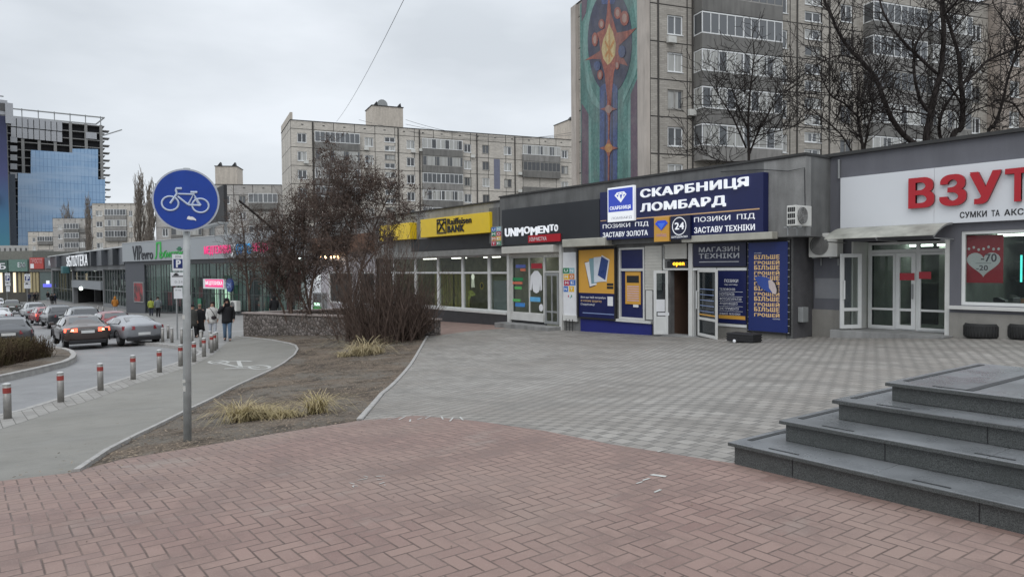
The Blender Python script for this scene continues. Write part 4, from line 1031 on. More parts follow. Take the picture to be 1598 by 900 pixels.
# ================================================================== bank
def bank():
    f = FS; xl, xr = X(585), X(794)-.004; zb = -1.6; zr = 4.46
    b = thing('bank_building', 'low bank building with a yellow sign and a strip of white framed windows', 'bank', (xr, 18.5, zg(-28, 18.5)))
    zl = f.hit(640, 403)[1]+.02; z0 = f.hit(679, 480.3)[1]; z1 = f.hit(674, 400)[1]; a0, a1 = xl+.5, X(791)
    m = MB(); f.wall(m, xl, xr, zb, z1+.25, -.25, [(a0, a1, z0, z1)], .2); m.build('wall', C_CONC, b)
    m = MB(); f.box(m, xl, xr, z1+.255, zr, -8, .05); m.build('fascia', C_CONCL, b)
    m = MB(); f.box(m, xl, X(781, .25)-.03, zr+.003, zr+.06, -8, .12); m.build('roof', C_ROOF, b)
    m = MB(); f.box(m, xl, xr-.02, z1-.02, z1+.25, -.24, .18); m.build('lintel', M('grey_lintel', (.23, .23, .22), .7, var=.2), b)
    m = MB(); f.box(m, xl, xr, zb, z0-.07, -.245, .0); m.build('plinth', C_STONE, b)
    m = MB(); f.box(m, a0, a1, z0-.065, z0-.005, -.25, .05); m.build('window_sill', C_ALU, b)
    zt = f.hit(714, 425.6)[1]; mids = [X(p) for p in (607, 641, 676, 714, 755)]
    edges = [a0]+mids+[a1]; zt0 = z0
    for i in range(len(edges)-1):
        m = MB(); f.frame(m, edges[i]+.003, edges[i+1]-.003, z0, z1, -.40, -.27, .09, [], [zt], .09); wf = m.build('window', C_WHITE, b)
        pane(wf, f, edges[i]+.09, edges[i+1]-.09, z0+.09, z1-.09, -.33)
    room(b, f, a0, a1, z0-.4, z1, -.42, 4.5, M('bank_room', (.40, .40, .28), .8, var=.25), 4, C_LAMP)
    m = MB()
    for k in range(26):
        a = X(650)+k*.13
        if X(676)+.1 < a < X(680): continue
        f.box(m, a, a+.06+.04*(k % 3 == 0), z0, zt-.05, -1.1, -1.08)
    m.build('vertical_blind', C_ROOMY, b)
    m = MB(); f.box(m, X(757), X(790), z0+.02, zt-.35, -.46, -.44); m.build('frosted_film', M('frosted_film', (.27, .31, .31), .7, var=.08), b)
    m = MB(); f.box(m, X(727), X(748), z0+.5, zt-.2, -1.6, -1.57); m.build('notice_board', M('pale_board', (.50, .52, .36), .7), b)
    # sunflower decal
    fl = thing('sunflower_cutout', 'yellow sunflower figure stuck inside the bank window', 'decoration', tuple(f.pt(X(738), z0+.6, -.46)))
    c = f.pt(X(739), f.hit(739, 446)[1], -.45); m = MB()
    for k in range(12):
        t = k*math.pi/6; v = f.e*math.cos(t)+Vector((0, 0, math.sin(t))); q = f.e*-math.sin(t)+Vector((0, 0, math.cos(t)))
        m.prism([c+v*.07-q*.05, c+v*.20, c+v*.07+q*.05], f.n*.006)
    m.build('petals', M('petal_yellow', (.62, .5, .10), .6), fl); m = MB(); m.ball(c+f.n*.01, .10, .012, .12, 10, 5); m.build('seed_head', C_BLACK, fl)
    m = MB(); d = -.452; f.poly(m, [(X(px, d), f.hit(px, py, d)[1]) for px, py in ((729, 456), (735, 452), (741, 458), (742, 461), (735, 462), (731, 470), (729, 464), (733, 460))], -.455, -.449); m.build('leaf', M('petal_leaf', (.45, .5, .12), .6), fl)
    m = MB(); c = f.pt(X(724), f.hit(724, 432)[1], -.5); m.ball(c, .14, .03, .14, 10, 6); 
    for q in (-.07, 0, .07): m.tube([c+f.e*q, c+f.e*q*1.4+Vector((0, 0, -.5))], .012, 4)
    top(m.build('hanging_ornament', glow('ornament', (.9, .95, .8), .8)), 'white glowing tasselled ornament hanging in the bank window', 'ornament')
    # signs: main one has a deep case with a dark underside
    for (pl, pr_, yt, yb, lab, logo) in ((656, 764, 343, 371, 'long yellow bank sign with black lettering and crossed emblem', True), (592, 640, 352.5, 376.5, 'shorter yellow bank sign half hidden behind the bare bushes', False)):
        d = .45; r = f.rect(pl, pr_, yt, yb, d); sg = thing('shop_sign', lab, 'sign', tuple(f.pt(r[0], r[2], d)))
        panel(sg, 'sign_panel', C_YEL, f, r, .06, d, .01)
        if logo:
            q = f.rect(682, 697, 342.5, 365, d); m = MB(); f.frame(m, *q, d+.002, d+.03, .06)
            w_, h_ = q[1]-q[0], q[3]-q[2]; P_ = lambda a, c: f.pt(q[0]+w_*a, q[2]+h_*c, d+.016)
            for sx in (1, -1):
                X_ = lambda a: .5+sx*(a-.5)
                m.tube([P_(X_(.18), .15), P_(X_(.5), .5), P_(X_(.74), .78), P_(X_(.88), .74), P_(X_(.88), .64)], .045, 6); m.tube([P_(X_(.74), .78), P_(X_(.68), .9)], .035, 6)
            m.build('emblem', C_BLACK, sg)
            txt('Raiffeisen', C_BLACK, sg, f, 698.5, 736, 341.5, 351.5, d+.003, .03, .02); txt('BANK', C_BLACK, sg, f, 698.5, 724.5, 352.5, 363, d+.003, .03, .045)
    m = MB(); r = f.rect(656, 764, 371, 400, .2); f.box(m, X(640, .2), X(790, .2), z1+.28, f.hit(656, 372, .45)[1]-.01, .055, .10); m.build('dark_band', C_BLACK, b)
bank()

def cafe():
    f = FS; xl, xr = X(476), X(585)-.02; zb = -2.0; zr = 4.42
    b = thing('cafe_building', 'low pale cafe building with brown wooden fascia behind the bare trees', 'cafe', ((xl+xr)/2, 18.5, zg(-38, 18.5)))
    w_ = f.rect(510, 548, 424, 472); w2 = f.rect(556, 582, 424, 474)
    m = MB(); f.wall(m, xl, xr, zb, f.hit(510, 398)[1], -.1, [w_, w2], .2); m.build('wall', M('pale_violet_plaster', (.42, .40, .42), .8, var=.12, streak=.15), b)
    m = MB(); f.box(m, xl, xr, f.hit(510, 398)[1]+.003, zr, -8, .05); m.build('fascia', C_CONCL, b)
    m = MB(); f.box(m, xl, xr, zr+.003, zr+.06, -8, .1); m.build('roof', C_ROOF, b)
    m = MB(); r = f.rect(486, 592, 372, 397, .3); f.box(m, r[0], xr+.2, r[2], r[3], .06, .3); m.build('wood_fascia', C_WOOD, b)
    for q, nm in ((w_, 'window'), (w2, 'window')):
        m = MB(); f.frame(m, *q, -.26, -.12, .1); wf = m.build(nm, C_WHITE, b); pane(wf, f, q[0]+.1, q[1]-.1, q[2]+.1, q[3]-.1, -.2, C_GLASSD); room(b, f, q[0], q[1], q[2], q[3], -.31, 3, C_ROOMW)
    lf = thing('lamp_row', 'row of small warm lamps under the brown cafe fascia', 'lamp', tuple(f.pt(X(513), f.hit(513, 402)[1], .3)))
    for px in (499, 508, 517, 522, 528):
        s_, z_ = f.hit(px, 401, .34); m = MB(); m.ball(f.pt(s_, z_, .34), .085, .085, .085, 8, 6); m.build('bulb', glow('warm_bulb', (1.0, .62, .3), 9.0), lf)
    m = MB(); m.tube([f.pt(X(496, .34), f.hit(496, 398.6, .34)[1], .34), f.pt(X(530, .34), f.hit(530, 397.5, .34)[1], .34)], .02, 5); m.build('rail', C_BLACK, lf)
    ck = thing('shop_sign', 'small unlit row of pale letters under the cafe lamps', 'sign', tuple(f.pt(X(530), f.hit(530, 407)[1], .32)))
    txt('КАВА · ВИПІЧКА', M('dim_letters', (.55, .48, .42), .6), ck, f, 506, 560, 404, 409, .305, .01)
    # cash machine
    r = f.rect(487, 503, 456, 493, .25); at = thing('cash_machine', 'green and white cash machine against the white wall behind the bare trees', 'cash machine', tuple(f.pt(r[0], r[2], .25)))
    panel(at, 'cabinet', C_GREYM, f, r, -.09, .25, .02); h_ = r[3]-r[2]; ww = r[1]-r[0]
    panel(at, 'green_front', M('atm_green', (.03, .28, .05), .4), f, (r[0]+.1*ww, r[1]-.1*ww, r[2]+.02, r[2]+.42*h_), .253, .28)
    panel(at, 'screen', glow('atm_screen', (.55, 1.0, .65), 1.6), f, (r[0]+.18*ww, r[1]-.25*ww, r[2]+.47*h_, r[2]+.57*h_), .253, .27); panel(at, 'dark_front', C_ROOMD, f, (r[0]+.1*ww, r[1]-.1*ww, r[2]+.6*h_, r[2]+.95*h_), .253, .26)
    wp = panel(None, 'white_panel', C_PRW, f, f.rect(478, 501, 428, 492, -.05), -.09, -.05); top(wp, 'tall white wall panel beside the green cash machine', 'panel')
    m = MB(); f.rbox(m, 492, 499, 430, 437, -.04, .03); top(m.build('light_box', glow('white_box', (.8, .85, .85), .5)), 'small white lit box high on the panel by the cash machine', 'light box')
cafe()

# ================================================================== long glass front with pink and green letters
PL, PR = (-83.5, 13.0), (-50.3, 18.7)
FM = Face(PL, PR)
def long_shop():
    f = FM; W = f.len; zb = -3.4; zr = 4.4
    b = thing('glass_front_building', 'long low shop building with grey fascia and tall glass front', 'shop', tuple(f.pt(W/2, zg(-66, 15))))
    zf0 = f.hit(330, 404)[1]; zt0 = zb
    m = MB(); f.box(m, 0, W+.5, zf0, zr, -10, .3); m.build('fascia', M('grey_composite', (.30, .32, .335), .45, var=.06, scale=.5), b)
    m = MB(); f.box(m, 0, W+.5, zr+.003, zr+.07, -10, .34); m.build('roof', M('pale_edge', (.45, .46, .46), .6), b)
    sl = f.S(226); m = MB(); f.box(m, 0, sl, zb, zf0-.003, -.5, .05); m.build('wall_pier', M('slate_pier', (.075, .08, .092), .6, var=.1), b)
    m = MB(); f.box(m, 0, W, zb, -20, -10, -9.9) if False else f.box(m, 0, W, zb, zf0, -10, -9.8); m.build('rear_wall', C_ROOMW, b)
    m = MB(); f.box(m, sl, W, zf0-.35, zf0-.003, -.15, .1); m.build('lintel', M('dark_lintel', (.06, .062, .065), .6), b)
    zg0 = [zg(*f.pt(s, 0)[:2]) for s in (sl, W)]
    n = 22; zt = zf0-.355; zm = f.hit(330, 458)[1]
    for i in range(n):
        a, c = sl+(W-sl)*i/n, sl+(W-sl)*(i+1)/n; z0 = zg(*f.pt((a+c)/2, 0)[:2])+.12
        m = MB(); f.frame(m, a+.005, c-.005, z0, zt, -.09, -.03, .045, [(a+c)/2] if i % 3 != 2 else [], [zm, zm+1.1] if i % 4 == 1 else [zm], .05); wf = m.build('window', M('dark_alu_frame2', (.055, .06, .06), .45, .3), b)
        pane(wf, f, a+.04, c-.04, z0+.04, zt-.04, -.055, glass('front_glass', (.93, .99, .97), .76))
    m = MB(); f.box(m, sl, W, zb, max(zg0)-.0+.05, -.3, -.13); m.build('plinth', C_STONE, b)
    room(b, f, sl, W, zb+.3, zf0, -.31, 6, M('green_lit_room', (.50, .58, .56), .8, var=.25, scale=.5), 22, glow('bright_shop_lamp', (.88, 1.0, .95), 13.0))
    r = random.Random(21); cols = [(.7, .72, .7), (.05, .08, .08), (.4, .1, .12), (.08, .22, .16), (.12, .13, .14), (.75, .77, .75)]
    for k in range(95):
        s_ = r.uniform(sl+.5, W-1.5); d = r.uniform(-3.5, -.8); z0 = zg(*f.pt(s_, 0)[:2])+.1; m = MB(); f.box(m, s_, s_+r.uniform(.15, .9), z0, z0+r.choice((.9, 1.3, 1.9, 2.3, 3.2)), d-.3, d)
        m.build('display_stand', M('stand_%d' % (k % 6), cols[k % 6], .7), b)
    # bright doorway
    a, c = f.S(313), f.S(333); z0 = zg(*f.pt(a, 0)[:2]); m = MB(); f.box(m, a, c, z0+.2, z0+2.7, -1.3, -1.25); m.build('lit_back_panel', glow('lit_doorway', (.75, 1.0, .78), .9), b)
    # letters on the fascia
    def sign(lab, items, base_mat=None):
        t = thing('shop_sign', lab, 'sign', tuple(f.pt(f.S(items[0][1]), f.hit(items[0][1], items[0][4], .3)[1], .3)))
        for body, pl, pr_, yt, yb, mt, bold in items: txt(body, mt, t, f, pl, pr_, yt, yb, .31, .05, 0)
        return t
    C_DK = M('dark_letters', (.02, .022, .028), .5); C_GR = M('green_letters', (.02, .34, .05), .45, emit=.12); C_GRD = M('deep_green_letters', (.01, .14, .06), .45)
    C_PK = glow('pink_letters', (.80, .05, .22), .55); C_CY = glow('cyan_letters', (.02, .28, .62), .5)
    sign('dark raised letters at the left end of the grey fascia', [('VIP', 207, 221.5, 384, 406, C_DK, .04), ('evro', 221, 239, 394.5, 405, C_DK, .04)])
    sign('bright green raised word beside the dark letters on the grey fascia', [('Л', 241.5, 252, 378, 404, C_GR, .06), ('юбисток', 249, 286, 391, 402.5, C_GR, .04), ('♣', 276, 284, 385, 391, C_GRD, .0)])
    sign('glowing pink and blue medical shop letters on the grey fascia', [('МЕДТЕХНІКА', 319, 361, 384.5, 399, C_PK, .03), ('/', 361.5, 368, 380, 399, C_LETW, .05), ('ОРТО', 368.5, 392, 381, 397.5, C_CY, .05), ('МЕДІСА', 395, 428, 379, 395, C_PK, .04)])
    r = f.rect(316, 349, 435, 450, .5); t = thing('shop_sign', 'small glowing pink sign hanging over the bright shop doorway', 'sign', tuple(f.pt(r[0], r[2], .5)))
    panel(t, 'sign_panel', C_PRW, f, r, .3, .45); q = f.rect(320, 348, 436, 447.5, .46); panel(t, 'pink_face', C_PK, f, q, .451, .46); text('МЕДТЕХНІКА', C_LETW, t, f, q[0]+.1, q[1]-.1, q[2]+.12, q[3]-.12, .461, .02, .02)
    cs, cz = f.hit(357.5, 445, .45); t = thing('round_sign', 'round dark blue sign right of the small pink sign', 'sign', tuple(f.pt(cs, cz-.5, .45)))
    m = MB(); m.rings([[f.pt(cs+R_*math.cos(k*.2618), cz+R_*math.sin(k*.2618), d) for k in range(24)] for R_, d in ((.02, .3), (.55, .3), (.55, .45), (.02, .45))], True); m.build('disc', M('round_blue', (.02, .05, .20), .4), t); text('24', M('pale_blue_letters', (.3, .42, .7), .5), t, f, cs-.3, cs+.3, cz-.2, cz+.2, .451, .02, .02)
    # red poster on the pier
    r = f.rect(208.5, 224, 440, 471, .12); t = thing('framed_poster', 'tall dark red poster in a pale frame on the slate pier', 'poster', tuple(f.pt(r[0], r[2], .12)))
    m = MB(); f.frame(m, *r, .053, .14, .08); m.build('frame', C_GREYM, t)
    g = NG('poster_red_print'); c = g.mix(g.ramp(g.noise(g.pos(), 1.6, 4), .4, .6), (.03, .02, .02), (.30, .03, .035)); g.done(c, .5); panel(t, 'sheet', g.m, f, (r[0]+.08, r[1]-.08, r[2]+.08, r[3]-.08), .053, .12)
    # green panel and air conditioner on the front
    m = MB(); f.rbox(m, 308, 313.5, 466, 480, -.015, .05); top(m.build('green_box', M('green_box', (.03, .16, .09), .5), bevel=.02), 'small dark green box on the glass left of the bright doorway', 'box')
    s_, z_ = f.hit(369, 505, .4); ac_unit('white air conditioner standing low at the far glass front behind the man in black', f.pt(s_, zg(*f.pt(s_, 0)[:2])+.3, .45), f.e, f.n, 1.0, .8, .35)
long_shop()

# ================================================================== library
LL, LR = (-157, 12.2), (-86.0, 14.6)
FL = Face(LL, LR)
def library():
    f = FL; W = f.len; zb = -4.5
    z1 = f.hit(195, 386.5)[1]; z0 = f.hit(195, 413)[1]
    b = thing('library_building', 'low dark library building with angled fascia panels and a garage entrance', 'library', tuple(f.pt(W/2, zg(-120, 13))))
    C_SL = M('slate_panel', (.062, .068, .078), .45, var=.12, scale=.2)
    m = MB(); f.box(m, 0, W+1.5, z0, z1, -8, .1); m.build('fascia', C_SL, b)
    m = MB(); f.box(m, 0, W+1.5, z1+.003, z1+.18, -8, .5); m.build('roof', M('pale_edge', (.45, .46, .46), .6), b)
    # folded fascia panels
    px = [86, 96, 118, 140, 151, 168, 186, 204]
    for i, (a, c) in enumerate(zip(px[:-1], px[1:])):
        s0, s1 = f.S(a, .1), f.S(c, .1); m = MB()
        m.hexa([f.pt(s0, z0, .12), f.pt(s0, z0, .13), f.pt(s1, z0, .75), f.pt(s1, z0, .12), f.pt(s0, z1, .12), f.pt(s0, z1, .13), f.pt(s1, z1, .75), f.pt(s1, z1, .12)])
        m.build('fascia_panel', M('slate_fold_%d' % (i % 2), ((.085, .092, .105), (.05, .055, .062))[i % 2], .45, var=.1), b)
    s0, s1 = f.S(193, .8), f.S(204, .8); m = MB(); f.poly(m, [(s0, z1), (s1, z1), (s1, z0+.8)], .76, .85); m.build('pale_wedge', M('pale_wedge', (.42, .44, .45), .5), b)
    t = thing('library_sign', 'tall white letters spelling library on the dark angled fascia', 'sign', tuple(f.pt(f.S(104), z0, .8)))
    txt('SIБЛІОТЕКА', C_LETW, t, f, 104, 137, 400, 416, .80, .05, .0)
    gs, ge = f.S(114), f.S(160); zg1 = f.hit(130, 449.5)[1]; zt = f.hit(130, 438)[1]
    m = MB(); f.wall(m, 0, W, zb, z0-.003, 0, [(gs, ge, zb, zg1), (gs, ge, zt+.02, z0-.6), (f.S(161), f.S(203), zg(-88, 14)+.2, z0-.5), (1.0, f.S(112), zg(-140, 12)+.2, z0-.5)], .6); m.build('wall', M('library_grey_wall', (.17, .175, .18), .6, var=.1), b)
    m = MB(); f.box(m, gs, ge, zg1, zt+.015, .003, .25); m.build('garage_lintel', M('light_grey_lintel', (.22, .235, .25), .6, var=.06), b)
    room(b, f, gs, ge, zb, zg1, -.6, 7, C_DARK)
    for px_ in (140, 154):
        m = MB(); s_ = f.S(px_, -2); f.box(m, s_-.4, s_+.4, zb, zg1, -3.4, -2.6); m.build('pillar', C_ROOMD, b)
    m = MB(); s_, z_ = f.hit(127, 450, .3); m.ball(f.pt(s_, z_, .35), .75, .25, .28, 10, 6); top(m.build('flood_lamp', glow('flood', (.9, 1, .92), 2.2)), 'bright white lamp at the top of the dark garage entrance', 'lamp')
    for a, c, lo, hi, n in ((gs, ge, zt+.02, z0-.6, 8), (f.S(161), f.S(203), zg(-88, 14)+.2, z0-.5, 10), (1.0, f.S(112), zg(-140, 12)+.2, z0-.5, 7)):
        for i in range(n):
            p, q = a+(c-a)*i/n, a+(c-a)*(i+1)/n
            m = MB(); f.frame(m, p, q, lo, hi, -.3, -.15, .07, [], [lo+(hi-lo)*.4], .07); wf = m.build('window', M('dark_alu_frame', (.16, .17, .17), .45, .3), b); pane(wf, f, p+.07, q-.07, lo+.07, hi-.07, -.22, glass('front_glass', (.93, .99, .97), .76))
        room(b, f, a, c, lo, hi, -.61, 4, C_ROOMD, 3)
    m = MB(); r = random.Random(4); lo = zg(-88, 14)+.2
    for k in range(34):
        s_ = f.S(161)+(f.S(203)-f.S(161))*r.random(); z_ = r.choice((lo+.4, lo+1.5, lo+2.4, z0-1.6)); f.box(m, s_, s_+r.uniform(.3, .7), z_, z_+r.uniform(.4, .9), -1.2, -1.0)
    m.build('displayed_books', C_ROOMW, b)
    # green corner lamp sign
    s_, z_ = f.hit(102, 421, 1.0); m = MB(); m.obox(f.pt(s_, z_, 1.0), f.e*.9, f.n*.5, Vector((0, 0, .55))); top(m.build('projecting_sign', M('teal_sign', (.05, .14, .15), .5), bevel=.1), 'small teal sign box projecting under the library letters', 'sign')
library()

# ================================================================== shops at the far end, facing up the street
FE = Face((-186, -12), (-160, 12.6))
def far_shops():
    f = FE; b = thing('far_shops_building', 'distant low shops with green, red and grey sign boxes closing the street', 'shop', tuple(f.pt(f.len/2, -3.6)))
    W = f.len; z = lambda y: f.hit(40, y)[1]
    m = MB(); f.box(m, -4, W, -4.5, z(424), -8, 0); m.build('wall', M('dim_shop_wall', (.07, .065, .055), .7, var=.3, scale=.3), b)
    m = MB(); f.box(m, -6, W+1, z(424)+.003, z(404), -8, .3); m.build('fascia', M('brown_grey_fascia', (.16, .155, .145), .8, var=.2), b)
    m = MB(); f.box(m, -6, f.S(45), z(404)+.003, z(391), -14, -1); m.build('upper_storey', M('olive_upper', (.17, .17, .15), .85, var=.2), b)
    for k, px in enumerate((2, 23, 31, 37, 49, 54, 59)):
        s_ = f.S(px); m = MB(); f.box(m, s_-.25, s_+.25, z(456), z(425), .003, .12)
        m.build('light_column', glow('warm_column', (1.0, .85, .6), .8) if k < 2 else M('ochre_column', (.36, .30, .17), .7), b)
    m = MB(); f.box(m, f.S(63), f.S(88), -4.4, z(424), .003, .1); m.build('shop_window', M('green_grey_glass', (.11, .14, .135), .2), b)
    m = MB(); f.box(m, f.S(68), f.S(87), z(448), z(443), .11, .2); m.build('blue_strip', glow('violet_blue_strip', (.12, .13, .7), .8), b)
    m = MB(); f.box(m, f.S(73), f.S(78), z(443), z(438), .11, .2); m.build('white_lamp', glow('white_box', (.8, .85, .85), .5), b)
    for pl, pr_, yt, yb, mt, lab, body in ((-14, 12, 406, 425, M('dark_green_sign', (.05, .09, .075), .5), 'dark green sign box at the far left shop', 'Б'), (13, 43, 405, 423.5, M('pale_green_sign', (.12, .20, .17), .5), 'pale green sign box on the distant shops', 'Ефф'), (46, 68, 402, 419.5, M('coral_sign', (.42, .07, .06), .5), 'red sign box with white mark on the distant shops', 'ПРОСТО'), (69.5, 83, 402, 419, M('grey_sign', (.15, .155, .17), .5), 'dark grey sign box right of the red one', 'М')):
        r = f.rect(pl, pr_, yt, yb, .6); t = thing('shop_sign', lab, 'sign', tuple(f.pt(r[0], r[2], .6))); panel(t, 'sign_panel', mt, f, r, .305, .6)
        w_, h_ = r[1]-r[0], r[3]-r[2]
        if pl == 46: panel(t, 'white_patch', C_PRW, f, (r[0]+.05*w_, r[0]+.3*w_, r[2]+.05*h_, r[2]+.45*h_), .601, .62); text(body, M('pale_red', (.6, .3, .3), .5), t, f, r[0]+.1*w_, r[0]+.9*w_, r[2]+.5*h_, r[2]+.9*h_, .601, .05, .02)
        else: text(body, C_PRW, t, f, r[0]+.5*w_, r[0]+.9*w_, r[2]+.25*h_, r[2]+.75*h_, .601, .05, .02)
far_shops()

# dark billboard seen from behind on the long shop's roof
def billboard():
    q0 = atd(318, 352, 74); q1 = atd(350, 350, 66); f = Face(tuple(q0)[:2], tuple(q1)[:2]); zt = f.hit(350, 288)[1]; zb_ = f.hit(350, 346)[1]
    t = thing('billboard', 'large dark roadside billboard seen from behind above the shop roofs', 'billboard', (q1.x, q1.y, 4.4))
    m = MB(); f.box(m, 0, f.len, zb_, zt, -.3, .0); m.build('board', M('dark_board', (.028, .028, .03), .7, var=.2), t)
    m = MB(); f.box(m, -.1, f.len+.1, zb_-.15, zb_-.01, -.4, .5); m.build('walkway', C_GREYM, t)
    for s_ in (.2*f.len, .8*f.len):
        m = MB(); m.tube([f.pt(s_, 3.0, -.5), f.pt(s_, zt-1, -.5)], .16, 8); m.build('post', C_GREYM, t)
billboard()
# ------------------------------------------------------------------ apartment blocks
def wall_mat(name, ca, cb, fh, zoff, pw, seam=(.05, .048, .045), tiles=True, soff=0.0):
    g = NG(name); o = g.pos(True); sp = g.n('ShaderNodeSeparateXYZ'); g.l(o, sp.inputs[0])
    s_ = g.math('ADD', sp.outputs[0], sp.outputs[1])
    cb_ = g.n('ShaderNodeCombineXYZ'); g.l(g.math('ADD', s_, soff), cb_.inputs[0]); g.l(g.math('SUBTRACT', sp.outputs[2], zoff), cb_.inputs[1])
    b = g.n('ShaderNodeTexBrick'); b.offset = 0.0; g.l(cb_.outputs[0], b.inputs['Vector'])
    b.inputs['Scale'].default_value = 1; b.inputs['Brick Width'].default_value = pw; b.inputs['Row Height'].default_value = fh; b.inputs['Mortar Size'].default_value = .055; b.inputs['Mortar Smooth'].default_value = .3
    b.inputs['Color1'].default_value = (*ca, 1); b.inputs['Color2'].default_value = (*cb, 1)
    n1 = g.noise(g.pos(), .35, 5)
    b.inputs['Mortar'].default_value = (*seam, 1)
    c = g.mix(g.ramp(g.noise(g.pos(), .8, 3), .3, .5), b.outputs['Color'], g.mix(b.outputs['Fac'], b.outputs['Color'], seam))
    c = g.mix(g.math('MULTIPLY', g.ramp(n1, .5, .75), .25), c, tuple(v*.55 for v in ca))
    st = g.noise(g.pos(), .9, 4, .6, (1, 1, .08))
    c = g.mix(g.math('MULTIPLY', g.ramp(st, .5, .75), .32), c, tuple(v*.5 for v in ca))
    if tiles:
        t = g.n('ShaderNodeTexBrick'); g.l(cb_.outputs[0], t.inputs['Vector']); t.inputs['Scale'].default_value = 1; t.inputs['Brick Width'].default_value = .42; t.inputs['Row Height'].default_value = .14; t.inputs['Mortar Size'].default_value = .012
        t.inputs['Color1'].default_value = (.85, .85, .85, 1); t.inputs['Color2'].default_value = (1.1, 1.1, 1.1, 1); t.inputs['Mortar'].default_value = (.72, .72, .72, 1)
        c = g.mix(1.0, c, t.outputs['Color'], 'MULTIPLY')
    return g.done(c, .85, 0, .25)
def pane_mat(name, curtain=.5):
    """window glass with a curtain or a dark room behind, different in every window"""
    g = NG(name); oi = g.n('ShaderNodeObjectInfo'); r = oi.outputs['Random']
    o = g.pos(True); sp = g.n('ShaderNodeSeparateXYZ'); g.l(o, sp.inputs[0])
    fold = g.noise(o, 6.0, 2, .5, (1.5, 1.5, .05))
    cur = g.mix(fold, (.20, .20, .19), (.56, .56, .53))
    half = g.math('FRACT', g.math('ADD', g.math('MULTIPLY', sp.outputs[0], .45), g.math('MULTIPLY', r, 7.3)))
    f = g.math('MULTIPLY', g.math('GREATER_THAN', g.math('FRACT', g.math('MULTIPLY', r, 13.7)), 1-curtain), g.math('GREATER_THAN', half, .35))
    c = g.mix(f, g.mix(r, (.02, .022, .026), (.13, .14, .15)), cur)
    g.b.inputs['Coat Weight'].default_value = 1.0; g.b.inputs['Coat Roughness'].default_value = .03
    return g.done(c, .35, 0, .6)
P_APT = pane_mat('apartment_window_glass', .55); P_LOG = pane_mat('balcony_glass', .6)
F_WHITE = M('window_frame_white', (.74, .75, .75), .5, var=.08); F_OLD = M('window_frame_old', (.30, .29, .27), .6, var=.2)
B_GREY = M('balcony_sheet', (.185, .18, .17), .7, var=.2, scale=.7, streak=.3); B_CONC = M('balcony_concrete', (.27, .262, .25), .85, var=.2, scale=.8, streak=.35); B_DARK = M('balcony_recess', (.05, .048, .045), .9)
WCACHE = {}
def put(name, key, maker, mat, parent, mtx):
    """link a part, sharing its mesh with earlier ones of the same make"""
    if key not in WCACHE:
        m = MB(); maker(m); o = m.build(name, mat, None); WCACHE[key] = o.data; bpy.data.objects.remove(o)
    o = bpy.data.objects.new(name, WCACHE[key]); COL.objects.link(o); o.parent = parent; o.matrix_local = mtx
    return o
def window(parent, s, z, w_, h_, y, n=2, mat=None, transom=0):
    mat = mat or F_WHITE; wq, hq = round(w_, 2), round(h_, 2)
    def fr(m):
        t = .10
        m.box(0, wq, -.02, .08, 0, t); m.box(0, wq, -.02, .08, hq-t, hq); m.box(0, t, -.02, .08, t, hq-t); m.box(wq-t, wq, -.02, .08, t, hq-t)
        for i in range(1, n): m.box(wq*i/n-t/2, wq*i/n+t/2, -.015, .08, t, hq-t)
        m.box(-.06, wq+.06, -.16, .0, -.05, -.004)
    def pn(m): m.box(.05, wq-.05, .03, .05, .05, hq-.05)
    f_ = put('window', ('w', wq, hq, n, mat.name), fr, mat, parent, Matrix.Translation((s, y, z)))
    put('pane', ('p', wq, hq), pn, P_APT, f_, Matrix.Identity(4))
def balcony(parent, s, z, w_, y0, out, ph, gh, r, open_chance=.2, mat=None):
    """balcony: floor slab and front sheet, glazing with its panes; z is the slab underside"""
    wq, ph, gh, out = round(w_, 2), round(ph, 2), round(gh, 2), round(out, 2); mat = mat or r.choice((B_GREY, B_GREY, B_CONC))
    def sh(m):
        m.box(0, wq, -out, 0, 0, .14); m.box(0, wq, -out, -out+.06, .143, ph); m.box(0, .06, -out+.063, 0, .143, ph); m.box(wq-.06, wq, -out+.063, 0, .143, ph)
    b_ = put('balcony', ('b', wq, ph, out, mat.name), sh, mat, parent, Matrix.Translation((s, y0, z)))
    if r.random() < open_chance: return
    n = max(3, int(wq/.75)); fm = F_WHITE if r.random() < .75 else F_OLD
    def gl(m):
        for za, zb_ in ((ph+.004, ph+.08), (ph+gh-.08, ph+gh)):
            m.box(0, wq, -out, -out+.07, za-.02, zb_)
            m.box(0, .07, -out+.07, 0, za, zb_); m.box(wq-.07, wq, -out+.07, 0, za, zb_)
        for i in range(n+1):
            x = (wq-.07)*i/n; wd = .13 if i == n//2 else .07
            m.box(x, x+wd if i < n else wq, -out+.003, -out+.067, ph+.08, ph+gh-.08)
        m.box(0, .06, -.08, 0, ph+.08, ph+gh-.08); m.box(wq-.06, wq, -.08, 0, ph+.08, ph+gh-.08)
    put('glazing', ('g', wq, ph, gh, out, fm.name), gl, fm, b_, Matrix.Identity(4))
    def pn(m):
        m.box(.06, wq-.06, -out+.025, -out+.04, ph+.07, ph+gh-.07); m.box(.02, .035, -out+.06, -.05, ph+.07, ph+gh-.07); m.box(wq-.035, wq-.02, -out+.06, -.05, ph+.07, ph+gh-.07)
    put('pane', ('gp', wq, ph, gh, out), pn, P_LOG, b_, Matrix.Identity(4))
